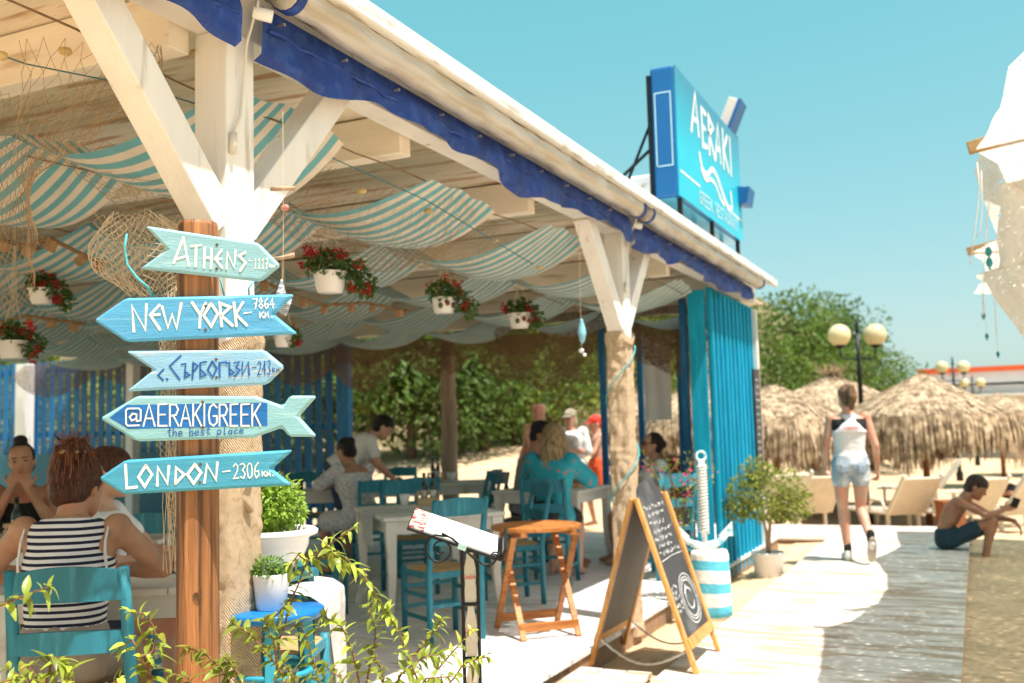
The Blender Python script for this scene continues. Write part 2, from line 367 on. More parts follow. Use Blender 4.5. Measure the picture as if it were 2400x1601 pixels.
for (a, b) in SEG:
    n = 40; mb = MB()
    mb.tube([(-2.055, a + (b-a)*k/n, 2.842 + .004*sin(k*.9) - .008*sin(pi*k/n)) for k in range(n+1)], [.062 + .004*sin(k*2.3) + .003*sin(k*5.1) for k in range(n+1)], 16)
    ro_ = pv('awning_roll', mb, ROLLM, smooth=True)
    for e in (a+.03, b-.03):
        mb = MB(); mb.tube([(-2.055, e-.02, 2.842), (-2.055, e+.02, 2.842)], .069, 16); mb.v = [tuple(V(p)-pav_off) for p in mb.v]
        ob('end_band', mb, VALM, ro_, smooth=False)
    def vf(s, t, a=a, b=b):
        y = a - .02 + (b-a+.04)*s; ph = y*2.9
        drop = .175 + .035*sin(ph) + .018*sin(ph*2.3 + 1) + .012*sin(y*11)
        wave = .018*t*sin(y*9.0) + .010*t*sin(y*23) + .02*sin(pi*t)*(.4+.6*noise.noise(V((y*2.2, t*2, a))))
        lip = .05*max(0, t-.86)/.14*max(0, sin(ph*1.0+.6))
        return (-2.135 + wave + .02*t - lip*.6, y, 2.80 - drop*t + lip*.2)
    mb = MB(); mb.sheet(vf, 150, 14); mb.v = [tuple(V(p)-pav_off) for p in mb.v]
    ob('valance', mb, VALM, pav, smooth=True)
    n = 70   # rolled seam cord along the valance
    mb = MB(); mb.tube([(-2.118 + .004*sin(k*2.1), a + (b-a)*k/n, 2.715 + .006*sin(k*1.3) + .005*sin(k*3.7)) for k in range(n+1)], [.007 + .003*sin(k*1.9) for k in range(n+1)], 6)
    pv('valance_seam', mb, VALM, smooth=True)
    for y in [a+.06 + .38*k for k in range(int((b-a)/.38))]:
        mb = MB(); mb.tube([(-2.13, y, 2.755), (-2.098, y, 2.755)], .006, 8); pv('rivet', mb, METAL)
for y in (2.575, 6.67):     # conduit, hook and cable at each outer post
    mb = MB(); mb.tube([(-2.12, y, 2.86), (-2.10, y+.005, 2.80), (-2.11, y+.01, 2.74)], .008, 8); mb.tube([(-2.12, y-.03, 2.85), (-2.02, y-.03, 2.85)], .018, 10)
    pv('awning_bracket', mb, METAL, smooth=True)
    mb = MB(); mb.tube([(-2.125, y+.01, 2.755), (-2.075, y+.05, 2.742)], .022, 14); pv('conduit_cap', mb, mat('white plastic', (.80,.79,.76), .35, .03, 4, .03, 20), smooth=True, bevel=.003)
    mb = MB(); mb.tube([(-2.12, y+.01, 2.74), (-2.17, y+.03, 2.66), (-2.188, y+.03, 2.5), (-2.185, y+.015, 2.41), (-2.19, y-.015, 2.34), (-2.192, y-.02, 2.28)], .0055, 6)
    mb.tube([(-2.185, y-.02, 2.34), (-2.188, y-.02, 2.27)], .013, 8)
    pv('cable', mb, mat('white cable', (.70,.66,.58), .5, .05, 4, .03, 20), smooth=True)

# ---- striped cloths hung in swags under the ceiling
CLOTH = stripe('turquoise and cream striped cloth', (.19,.50,.59), (.82,.76,.67), 1, 10.0, .5, .85, .35)
ROPE = mat('brown hemp rope', (.20,.13,.07), .9, .2, 30, .3, 80)
names = ['striped cloth strip hung nearest the camera, cut by the photo edge', 'striped cloth strip swagged in the bay right behind the net and first post',
         'striped cloth strip sagging beside the right-hand brace of the near post', 'striped cloth strip swagged above the hanging geranium baskets',
         'striped cloth strip in the bay in front of the second post', 'striped cloth strip in the bay behind the second post', 'rearmost striped cloth strip beside the blue board wall']
for k in range(7):
    yc = 1.01 + 1.457*(k+.5) + (-.10 if k > 0 else 0); wd = .92; x0 = -2.38; pitch = 1.24 - .02*(k % 3); off = .12*((k*37) % 5)/5
    if k == 0: continue
    def cf(s, t, yc=yc, wd=wd, pitch=pitch, off=off, k=k):
        x = x0 - s*9.6; q = (x0 - x + off)/pitch; fr = q - math.floor(q); i = math.floor(q)
        sg = .18 + .06*noise.noise(V((i*3.1, k*1.7, 0))); pinch = .72 + .28*sin(pi*fr)**.7
        yy = yc + (t-.5)*wd*pinch + .03*sin(i*2.1 + k)
        arch = .05*(1-(2*t-1)**2)*(1-sin(pi*fr))
        z = 2.60 - sg*sin(pi*fr)**1.05*(1 + .22*sin(i*1.3+k)*(t-.5)) + arch + .012*sin(t*17 + i)*(1-sin(pi*fr)) - .05*(1-(2*t-1)**2)*sin(pi*fr)
        return (x, yy, z)
    mb = MB(); mb.sheet(cf, 150, 16)
    tag(ob('striped_cloth', mb, CLOTH, smooth=True), names[k], 'cloth', 'striped cloths under the ceiling')
for i in range(6):
    x = -2.4 - 1.22*i - .05; mb = MB()
    mb.tube([(x + .02*sin(k*1.3), 1.9 + 9*k/40, 2.60 - .03*abs(sin(k*.35)) ) for k in range(41)], .004, 5)
    tag(ob('ceiling_rope', mb, ROPE), ['brown rope holding up the striped cloths, nearest the eave', 'brown rope holding up the cloths, second from the eave', 'brown rope holding up the cloths, third from the eave', 'brown rope under the cloths, fourth from the eave', 'brown rope under the cloths, fifth from the eave', 'brown rope under the cloths, farthest from the eave'][i], 'rope', 'ropes under the ceiling')

# ---- fishing nets
def net(mb, fn, nu, nv, r=.0008, jit=.0):
    """knotted diamond mesh strung over the surface fn(s, t)"""
    def P(i, j):
        s, t = i/nu, j/nv; p = V(fn(s, t))
        if jit: p += V((noise.noise(p*9), noise.noise(p*9+V((5,0,0))), noise.noise(p*9+V((0,7,0)))))*jit
        return p
    for j in range(nv):
        for i in range(nu+1):
            if (i+j) % 2 == 0:
                for d in (-1, 1):
                    if 0 <= i+d <= nu:
                        a, b = P(i, j), P(i+d, j+1); mid = (a+b)/2 - V((0, 0, (a-b).length*.06))
                        mb.tube([a, mid, b], r, 3, cap=False)
NETB = mat('brown fishing net twine', (.34,.22,.12), .8, .25, 20, 0)
NETC = mat('pale cotton net twine', (.62,.50,.34), .85, .2, 30, 0)
def nf(s, t):   # big loose net hung below the rafters by the near post
    x = -2.36 - 1.05*s; y = 2.30 + .55*s*.3 - .28*t + .12*sin(5*s); drop = (.10 + .75*sin(pi*min(1, s*1.05))**.8)*t
    return (x + .08*sin(t*5 + s*9), y + .10*sin(t*4+s*6), 2.60 - drop - .04*sin(s*14))
mb = MB(); net(mb, nf, 84, 30, .0010, .035)
tag(ob('fishing_net', mb, NETB, fixn=False), 'fine brown fishing net hung loosely under the rafters by the near post', 'fishing net', 'fishing nets')
def nf2(s, t):
    y = 2.75 + 2.7*s; x = -2.55 - .8*t - .1*sin(6*s); sag = .10 + .22*abs(sin(s*pi*2.2))
    return (x + .05*sin(t*6+s*11), y + .07*sin(t*7+s*5), 2.58 - sag*sin(pi*t)**.7 - .05*t)
mb = MB(); net(mb, nf2, 110, 20, .0009, .03)
tag(ob('fishing_net', mb, NETB, fixn=False), 'fine brown fishing net strung under the ceiling right of the near post', 'fishing net', 'fishing nets')
def nf3(s, t):  # gathered pale net bag behind the top sign
    a = s*2*pi; p0 = PD(330, 505, 3.22); p1 = PD(330, 690, 3.18); c = p0.lerp(p1, t)
    rr = (.035 + .115*sin(pi*(.12 + .80*t))**1.2)
    return c + R0*(cos(a)*rr*1.15 + .05*(t-.3)) + FH*(sin(a)*rr*.6) + UP*(.01*sin(a*5))
mb = MB(); net(mb, nf3, 62, 20, .0009, .018)
def nf4(s, t):
    p0 = PD(220, 500, 3.3).lerp(PD(420, 480, 3.3), s); p1 = PD(250, 640, 3.22).lerp(PD(405, 700, 3.2), s)
    return p0.lerp(p1, t) + FH*.05*sin(s*9) - UP*.03*sin(pi*s)
net(mb, nf4, 26, 14, .0009, .03)
tag(ob('fishing_net', mb, NETC, fixn=False), 'gathered pale cotton net bunched behind the topmost arrow sign', 'fishing net', 'fishing nets')
mb = MB()   # frayed tail of the net hanging behind the post
for k in range(16):
    u = 378 + rnd.uniform(-8, 34); pts = []
    for q in range(9): pts.append(PD(u + 10*sin(q*.8+k) + q*1.5, 760 + q*72 + rnd.uniform(-10, 10), 3.14 + .02*sin(k)))
    mb.tube(pts, .0011, 3, cap=False)
def nf5(s, t): return PD(370 + 38*s + 18*t, 770 + 520*t, 3.16) + FH*.02*sin(s*7+t*9)
net(mb, nf5, 9, 60, .0009, .012)
tag(ob('net_tail', mb, NETC, fixn=False), 'frayed pale net tail hanging down behind the arrow signs', 'fishing net')
TURQ = mat('turquoise cord', (.10,.50,.56), .7, .1, 20, .2, 80)
mb = MB(); mb.tube([PD(u, v, 3.02) for u, v in ((297,548),(292,580),(298,620),(320,650),(345,672),(356,692),(360,712))], .0038, 6)
tag(ob('turquoise_cord', mb, TURQ, smooth=True), 'turquoise cord looping down from the net to the New York sign', 'cord')
mb = MB(); mb.tube([PD(u, v, 3.12) for u, v in ((512,640),(520,668),(526,695))], .0028, 6); mb.tube([PD(u, v, 3.12) for u, v in ((595,660),(583,675),(584,698))], .0028, 6)
tag(ob('turquoise_cord', mb, TURQ, smooth=True), 'short turquoise cord ties on the white post behind the signs', 'cord')
mb = MB(); mb.tube([V(PD(u, v, d)) for u, v, d in ((-30,118,3.3),(60,150,3.35),(240,186,3.5),(330,205,3.6),(600,285,3.9),(800,380,4.4),(1000,470,4.9),(1250,620,5.6))], .003, 5)
tag(ob('turquoise_cord', mb, mat('dark teal cord', (.03,.16,.20), .7, .1, 20, .1, 60)), 'dark teal cord stretched across under the striped cloths', 'cord')

# dense dark nets swagged along the back
NETD = mat('dense brown net', (.17,.10,.055), .9, .25, 6, 0, trans=.35); holes(NETD, 60, .13, .03, 'voronoi', (1, 1, 1))
def swag(x0, x1, y, z0, dep, n, lab, two=0):
    def f(s, t):
        x = x0 + (x1-x0)*s; q = s*n; fr = q - math.floor(q); i = math.floor(q)
        d = dep*(.55 + .45*abs(sin(i*2.3+1)))
        return (x, y + .12*sin(x*2.1+t*2), z0 - .05*t - d*t*(sin(pi*fr)**.75)*(.6+.4*t) - .12*t)
    mb = MB(); mb.sheet(f, 120, 14)
    if two:
        mb.sheet(lambda s, t: V(f(s*.94+.03, t*.55)) + V((.1, -.1, .0)), 120, 8)
    tag(ob('brown_net', mb, NETD, smooth=True), lab, 'fishing net', 'brown nets along the back')
swag(-7.9, -2.6, 11.25, 2.52, .50, 5, 'brown net swagged along the top of the rear opening', 1)
swag(-14, -7.6, 11.2, 2.58, .40, 4, 'brown net hanging in front of the blue slat fence')
swag(-5.0, -2.5, 10.4, 2.62, .75, 2, 'brown net drooping beside the second post and blue wall')
mb = MB()
def vf2(s, t): return (-2.75 - .2*s, 10.2 + 1.3*s, 2.62 - 1.35*t*(1-.25*abs(2*s-1)) + .05*sin(s*9)) 
mb.sheet(vf2, 24, 30)
tag(ob('brown_net', mb, NETD, smooth=True), 'dark net curtain hung inside the blue board wall', 'fishing net', 'brown nets along the back')

# ---- blue slat fence along the back
fx0, fx1 = -15.2, -7.95
fen = thing('slat_fence', 'blue vertical slat fence along the back of the restaurant', 'fence', (fx0, 11.6, 0))
mb0 = MB(); mb0.box((0,0,0), (.118, .022, 2.66)); sm = mb0.mesh('slat')
k = 0; x = fx0
while x < fx1 - .2:
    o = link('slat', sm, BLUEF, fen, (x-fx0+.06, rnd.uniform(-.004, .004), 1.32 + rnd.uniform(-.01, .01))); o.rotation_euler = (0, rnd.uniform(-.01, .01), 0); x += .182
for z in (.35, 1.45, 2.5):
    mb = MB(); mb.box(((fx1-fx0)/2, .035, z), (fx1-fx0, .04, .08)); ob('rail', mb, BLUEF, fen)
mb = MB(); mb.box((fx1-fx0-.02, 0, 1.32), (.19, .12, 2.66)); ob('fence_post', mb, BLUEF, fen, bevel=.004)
mb = MB(); mb.box((2.4, -.16, .62), (4.6, .05, 1.05)); ob('lower_panel', mb, mat('dark teal panel', (.012,.13,.19), .5, .15, 4, .1, 30), fen)
for u, lab in ((1415, 'thin blue pole left of the second post, hung with cord'), (1503, 'blue pole left of the white banner'), (1597, 'blue pole right of the white banner'), (1637, 'blue pole beside the blue board wall')):
    p = PY(u, 950, 11.6 if u > 1450 else 10.9)
    if u == 1637: p = V((-2.66, 9.9, 0))
    mb = MB(); mb.box((0, 0, 1.31), (.07, .06, 2.62)); tag(ob('blue_pole', mb, BLUEF, loc=(p.x, p.y, 0), bevel=.004), lab, 'pole', 'blue poles of the rear opening')
p = PY(1541, 900, 11.45); mb = MB(); mb.sheet(lambda s, t: (p.x + .33*(s-.5), 11.45 + .015*sin(s*11), 2.4 - 1.0*t), 20, 6)
tag(ob('white_banner', mb, mat('white sheet banner', (.62,.60,.57), .8, .05, 4, .1, 20, trans=.3), smooth=True), 'plain white cloth banner hanging between the blue poles', 'banner')

# ---- blue board wall closing the right-hand corner
bw = thing('blue_board_wall', 'bright blue board and batten wall closing the far corner of the restaurant', 'wall', (-2.26, 9.32, -.12))
yy = 0; i = 0
while yy < 1.90:
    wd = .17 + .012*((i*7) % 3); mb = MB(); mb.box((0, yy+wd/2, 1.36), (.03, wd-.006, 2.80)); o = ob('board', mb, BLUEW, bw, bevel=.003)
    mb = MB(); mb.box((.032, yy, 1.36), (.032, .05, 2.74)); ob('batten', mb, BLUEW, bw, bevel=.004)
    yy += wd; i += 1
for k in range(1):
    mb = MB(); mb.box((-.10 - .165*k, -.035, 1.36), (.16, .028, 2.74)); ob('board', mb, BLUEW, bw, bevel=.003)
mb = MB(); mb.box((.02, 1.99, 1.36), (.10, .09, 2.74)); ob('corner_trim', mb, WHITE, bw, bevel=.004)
CHALK = mat('chalk lettering', (.62,.62,.60), .9, .3, 30, 0)
SLATE = mat('blackboard slate paint', (.045,.045,.048), .7, .25, 4, .08, 40, c2=(.11,.11,.11), c2amt=.40, c2scale=3)
# ================================================================== LETTERING
FONT = {
'A':[[(0,1),(.5,0),(1,1)],[(.2,.66),(.8,.66)]], 'E':[[(1,0),(0,0),(0,1),(1,1)],[(0,.48),(.8,.48)]], 'R':[[(0,1),(0,0),(.7,.02),(.95,.25),(.7,.5),(0,.54)],[(.4,.53),(1,1)]],
'K':[[(0,0),(0,1)],[(.95,0),(.05,.56)],[(.28,.42),(1,1)]], 'I':[[(.5,0),(.5,1)]], 'G':[[(1,.16),(.6,0),(.18,.12),(0,.5),(.15,.88),(.6,1),(1,.85),(1,.55),(.58,.55)]],
'S':[[(.95,.12),(.5,0),(.08,.15),(.1,.4),(.85,.6),(.95,.85),(.5,1),(.02,.88)]], 'T':[[(0,0),(1,0)],[(.5,0),(.5,1)]], 'U':[[(0,0),(.02,.75),(.5,1),(.97,.75),(1,0)]],
'N':[[(0,1),(0,0),(1,1),(1,0)]], 'M':[[(0,1),(.1,0),(.5,.75),(.9,0),(1,1)]], 'C':[[(1,.15),(.6,0),(.15,.12),(0,.5),(.15,.88),(.6,1),(1,.85)]], 'O':[[(.5,0),(.1,.15),(0,.5),(.1,.85),(.5,1),(.9,.85),(1,.5),(.9,.15),(.5,0)]],
'-':[[(.1,.5),(.9,.48)]], '.':[[(.35,.92),(.6,1)]], ' ':[],
'0':[[(.5,0),(.08,.2),(0,.55),(.2,.95),(.5,1),(.85,.9),(1,.5),(.85,.1),(.5,0)]], '1':[[(.2,.2),(.6,0),(.55,1)],[(.25,1),(.85,1)]], '2':[[(.05,.2),(.45,0),(.9,.15),(.8,.5),(0,1),(1,.96)]],
'3':[[(.05,.08),(.6,0),(.95,.2),(.45,.46),(.95,.7),(.6,1),(.0,.9)]], '4':[[(.7,1),(.7,0),(0,.65),(1,.62)]], '6':[[(.85,.02),(.3,.25),(.02,.7),(.4,1),(.9,.85),(.85,.55),(.1,.6)]],
'7':[[(0,.04),(1,0),(.45,1)],[(.3,.5),(.85,.48)]], '8':[[(.5,.45),(.12,.25),(.5,0),(.88,.25),(.5,.45),(.02,.75),(.5,1),(.98,.75),(.5,.45)]],
't':[[(.55,0),(.45,.85),(.9,.95)],[(.1,.35),(.95,.3)]], 'h':[[(.15,0),(.05,1)],[(.1,.65),(.55,.42),(.85,.55),(.8,1)]], 'e':[[(.1,.7),(.9,.66),(.7,.42),(.25,.45),(.05,.75),(.35,1),(.9,.9)]],
'b':[[(.2,0),(.08,1),(.6,1),(.95,.75),(.7,.45),(.15,.6)]], 's':[[(.9,.48),(.4,.42),(.2,.6),(.8,.78),(.7,.97),(.05,.95)]], 'p':[[(.2,.42),(.0,1.4)],[(.18,.5),(.7,.42),(.95,.65),(.65,.98),(.1,.95)]],
'l':[[(.5,0),(.35,.95),(.7,1)]], 'a':[[(.9,.5),(.45,.42),(.05,.75),(.3,1),(.75,.85),(.9,.45),(.85,1)]], 'c':[[(.9,.5),(.5,.42),(.08,.75),(.4,1),(.9,.9)]],
'o':[[(.5,.42),(.08,.7),(.45,1),(.9,.72),(.5,.42)]], 'k':[[(.1,.2),(.05,1)],[(.85,.35),(.15,.68),(.9,1)]], 'm':[[(.05,1),(.1,.4),(.45,.8),(.85,.4),(.95,1)]],
'@':[[(.72,.35),(.45,.3),(.25,.5),(.4,.72),(.7,.6),(.74,.3),(.72,.75),(1,.72),(1,.1),(.85,0),(.12,0),(0,.12),(0,.88),(.1,1),(.9,1)]]}
def layout(text, TL, TR, BL, BR, wfrac=.72, widths=None):
    """stroke polylines of a text, fitted in a quad given by its corners"""
    n = len(text); out = []
    for i, ch in enumerate(text):
        if widths: a, b = widths[i]
        else: a = (i + (1-wfrac)/2)/n; b = (i + (1+wfrac)/2)/n
        for pl in FONT.get(ch, []):
            q = []
            for x, y in pl:
                s = a + (b-a)*x
                top = (TL[0] + (TR[0]-TL[0])*s, TL[1] + (TR[1]-TL[1])*s); bot = (BL[0] + (BR[0]-BL[0])*s, BL[1] + (BR[1]-BL[1])*s)
                q.append((top[0] + (bot[0]-top[0])*y, top[1] + (bot[1]-top[1])*y))
            out.append(q)
    return out
class Paint:
    """flat painted strokes on a plane: mp(a, b) -> point, n = outward normal"""
    def __init__(s, mp, n, off=.0012): s.mp = mp; s.n = V(n).normalized(); s.mb = MB(); s.off = off; s.k = 0
    def stroke(s, pts, wd, taper=.0):
        P = [V(s.mp(*p)) + s.n*(s.off + .00012*(s.k % 12)) for p in pts]; s.k += 1
        L, Rr = [], []; m_ = len(P)
        for i in range(m_):
            d1 = (P[i]-P[i-1]).normalized() if i else None; d2 = (P[i+1]-P[i]).normalized() if i < m_-1 else None
            sd1 = s.n.cross(d1) if d1 else s.n.cross(d2); sd2 = s.n.cross(d2) if d2 else s.n.cross(d1)
            mt = (sd1+sd2)
            if mt.length < .3: mt = sd1
            mt.normalize(); k = 1/max(.55, mt.dot(sd1)); w_ = wd/2*(1 + taper*noise.noise(V((s.k*3.3, i*1.7, 0))))
            e = V((0,0,0))
            if i == 0: e = -d2*wd*.22
            if i == m_-1: e = d1*wd*.22
            L.append(P[i] + mt*w_*k + e); Rr.append(P[i] - mt*w_*k + e)
        o = len(s.mb.v); s.mb.v += [tuple(p) for p in L] + [tuple(p) for p in Rr]
        for i in range(m_-1): s.mb.f.append((o+i, o+m_+i, o+m_+i+1, o+i+1))
        # rounded ends
        for i in (0, m_-1):
            c = (L[i]+Rr[i])/2; o = len(s.mb.v); d = (c - (L[1]+Rr[1])/2 if i == 0 else c - (L[-2]+Rr[-2])/2).normalized(); sd = (L[i]-Rr[i])/2
            s.mb.v += [tuple(c + sd*cos(t) + d*sd.length*.6*sin(t)) for t in [pi*q/5 for q in range(6)]]; s.mb.f.append(tuple(range(o, o+6)))
    def poly(s, pts):
        o = len(s.mb.v); s.mb.v += [tuple(V(s.mp(*p)) + s.n*(s.off + .00012*(s.k % 12))) for p in pts]; s.k += 1; s.mb.f.append(tuple(range(o, o+len(pts))))
    def put(s, name, m_, parent, sub=None):
        if sub is not None: s.mb.v = [tuple(V(p)-sub) for p in s.mb.v]
        return ob(name, s.mb, m_, parent, fixn=False)

# ================================================================== SIGN POST
SPD = 3.0
pc = PD(464, 1000, SPD); pbase = V((pc.x, pc.y, 0))
POSTO = mat('orange weathered log', (.34,.14,.05), .5, .38, 5, .45, 16, (9,9,.5), c2=(.10,.04,.016), c2amt=.45, c2scale=3.2, c2stretch=(14,14,.45), spec=.45)
sp = thing('sign_post', 'round orange-brown wooden post carrying five blue arrow signs', 'sign post', pbase - V((0,0,.1)))
mb = MB(); mb.lathe([(.064,0),(.0635,.4),(.062,.9),(.0615,1.4),(.0605,1.9),(.0595,2.075),(.056,2.088)], n=40, wob=lambda a, z: .02*noise.noise(V((cos(a)*1.5, sin(a)*1.5, z*1.5))) - (.035 if abs((a*7.3) % 1.9) < .045 else 0))
ob('log', mb, POSTO, sp, smooth=True)
mb = MB()
for k in range(9):
    a = rnd.uniform(0, 6.3); mb.beam(V((cos(a)*.015, sin(a)*.015, 2.0885)), V((cos(a)*.052, sin(a)*.052, 2.0885)), .002, .001)
ob('end_crack', mb, mat('dark crack', (.07,.035,.015), .9, .1, 5, 0), sp)
mb = MB(); mb.tube([PP(462, 1398, pc - FH*.0605, FH) - FH*.001 - sp.location, PP(462, 1398, pc - FH*.0605, FH) - FH*.004 - sp.location], .012, 12); ob('knot', mb, mat('dark knot', (.11,.05,.02), .6, .3, 40, .3, 60), sp)
SN = -FH; SP0 = pc - FH*(.062 + .024)     # front plane of the boards
def smp(u, v): return PP(u, v, SP0, FH)
c2 = lambda x, y: (200 + x*.3188, 500 + y*.3188)
c3 = lambda x, y: (200 + x*.3188, 850 + y*.3188)
WPAINT = mat('white hand-painted lettering', (.80,.78,.72), .6, .06, 20, .05, 60)
BPAINT = mat('blue hand-painted lettering', (.010,.10,.34), .55, .2, 20, .05, 60)
SCREW = mat('rusty screw', (.16,.09,.06), .5, .3, 40, .1, 60, metal=.5)
def signm(n, c, v2): return mat(n, c, .5, .10, 5, .25, 40, (1.2,1.2,14), c2=v2, c2amt=.38, c2scale=4, c2stretch=(1.5,1.5,22))
def sign(label, outline, m_, screws, cf):
    pts = [smp(*cf(*p)) for p in outline]; c = sum(pts, V())/len(pts)
    t = thing('arrow_sign', label, 'sign', c)
    mb = MB(); mb.prism([p - c for p in pts], FH*.022)
    ob('sign_board', mb, m_, t, bevel=.0075).modifiers['bevel'].segments = 1
    for s_ in screws:
        p = smp(*cf(*s_)) - c; mb = MB(); mb.tube([p + FH*.001, p - FH*.0018], .0042, 10); ob('screw', mb, SCREW, t)
    return t, c
def lettering(t, c, cf, strokes, wd, m_, name='lettering', taper=.25):
    p = Paint(lambda u, v: smp(u, v) - c, SN)
    for st in strokes: p.stroke([cf(*q) for q in st], wd, taper)
    return p.put(name, m_, t)
# Athens
t, c = sign('pale blue Athens arrow sign pointing right, topmost on the post', [(430,88),(1270,215),(1432,380),(1285,500),(395,405),(598,262)], signm('pale sky blue sign paint', (.25,.48,.55), (.34,.57,.62)), [(968,232),(966,408)], c2)
lettering(t, c, c2, [[(652,362),(722,178)],[(722,178),(762,385)],[(668,338),(742,316)],[(782,242),(850,234)],[(816,240),(812,388)],[(880,252),(874,398)],[(930,262),(925,402)],[(880,325),(926,328)],[(1003,272),(958,335),(1006,398)],[(962,335),(1000,335)],[(1040,405),(1046,288),(1096,398),(1106,280)],[(1176,288),(1132,312),(1180,362),(1142,420)]], .0075, WPAINT)
lettering(t, c, c2, [[(1198,346),(1228,349)]] + layout('1117', (1238,330), (1350,332), (1236,402), (1346,405), .55) + layout('km', (1352,370),(1400,374),(1350,392),(1396,396)), .0030, WPAINT, 'distance_lettering')
# New York
t, c = sign('blue New York arrow sign pointing left, second from the top', [(55,785),(290,622),(1535,592),(1385,742),(1560,885),(300,946)], signm('sky blue sign paint', (.085,.35,.60), (.15,.43,.67)), [(885,682),(884,858)], c2)
lettering(t, c, c2, [[(358,866),(345,682),(442,858),(450,672)],[(545,675),(478,748),(548,852)],[(484,748),(545,744)],[(566,688),(608,842),(640,745),(672,845),(706,664)],[(788,658),(848,748)],[(885,662),(846,745),(842,838)],[(925,662),(976,738),(928,832),(872,752),(925,662)],[(1004,828),(990,660),(1068,690),(1002,752),(1082,824)],[(1095,660),(1112,826)],[(1160,656),(1108,742),(1188,822)]], .0085, WPAINT)
lettering(t, c, c2, [[(1168,735),(1222,727)]] + layout('7864', (1228,628), (1392,622), (1232,702), (1396,696)) + layout('KM.', (1278,728),(1388,724),(1280,768),(1392,764)), .0036, WPAINT, 'distance_lettering')
# Cyrillic village
t, c = sign('pale worn blue arrow sign with dark blue Cyrillic lettering pointing right, third down', [(290,1012),(1312,1002),(1462,1128),(1330,1258),(295,1310),(495,1150)], signm('worn pale blue sign paint', (.24,.47,.66), (.60,.57,.52)), [(962,1073),(965,1206)], c2)
lettering(t, c, c2, [[(574,1150),(534,1192),(572,1226)],[(598,1218),(606,1224)],[(702,1048),(620,1124),(694,1222)],[(708,1112),(738,1106),(730,1210),(768,1190),(735,1166)],[(788,1218),(794,1100),(830,1122),(796,1162)],[(890,1094),(846,1100),(846,1206),(888,1188),(850,1152)],[(934,1090),(968,1142),(936,1206),(900,1150),(934,1090)],[(990,1204),(986,1102),(1036,1094)],[(1040,1106),(1060,1100),(1062,1192),(1094,1172),(1062,1146)],[(1096,1102),(1132,1094),(1108,1136),(1138,1152),(1098,1198)],[(1156,1098),(1154,1190),(1200,1094),(1206,1188)]], .0052, BPAINT)
lettering(t, c, c2, [[(1228,1136),(1256,1132)]] + layout('243', (1262,1090), (1368,1082), (1262,1190), (1366,1186)) + layout('km', (1372,1132),(1430,1126),(1374,1166),(1430,1162)), .0030, BPAINT, 'distance_lettering')
# fish sign
t, c = sign('pale aqua fish-shaped handle sign with a dark blue lettering panel, fourth down', [(100,410),(380,242),(1250,246),(1450,318),(1500,242),(1700,242),(1566,395),(1700,545),(1495,545),(1440,478),(1235,552),(375,580)], signm('pale aqua sign paint', (.25,.50,.55), (.34,.59,.62)), [(862,290),(863,474)], c3)
p = Paint(lambda u, v: smp(u, v) - c, SN, .0006); p.poly([c3(*q) for q in [(178,405),(302,312),(1338,293),(1338,466),(318,487)]]); p.put('blue_panel', mat('cobalt sign paint', (.012,.15,.46), .5, .2, 6, .15, 40, (1,1,8)), t)
xs = [(425,515),(535,602),(620,690),(700,778),(792,858),(862,892),(905,970),(985,1050),(1066,1122),(1145,1208),(1226,1292)]
stk = []
for ch, (a, b) in zip('AERAKIGREEK', xs): stk += layout(ch, (a, 308), (b, 304), (a, 464), (b, 464), widths=[(.04, .96)])
stk += layout('@', (298,338), (412,336), (300,464), (410,460), widths=[(.02,.98)])
lettering(t, c, c3, stk, .0048, WPAINT, taper=.15)
lettering(t, c, c3, layout('the best place', (598,478), (1168,470), (598,548), (1168,520), .78), .0026, BPAINT, 'tagline_lettering')
# London
t, c = sign('turquoise blue London arrow sign pointing left, lowest on the post', [(90,852),(290,716),(1525,640),(1368,780),(1518,902),(275,970)], signm('turquoise sign paint', (.06,.34,.50), (.10,.42,.58)), [(846,748),(842,880)], c3)
lettering(t, c, c3, [[(296,752),(306,922),(378,914)],[(446,756),(492,822),(438,910),(392,842),(446,756)],[(530,902),(534,768),(604,888),(616,762)],[(664,890),(668,770),(728,822),(664,890)],[(806,748),(852,808),(798,888),(752,822),(806,748)],[(878,880),(896,750),(962,862),(972,736)]], .0080, WPAINT)
lettering(t, c, c3, [[(1012,802),(1066,795)]] + layout('2306', (1080,744), (1285,732), (1084,852), (1288,846)) + layout('KM.', (1296,800),(1398,796),(1298,834),(1400,830)), .0036, WPAINT, 'distance_lettering')

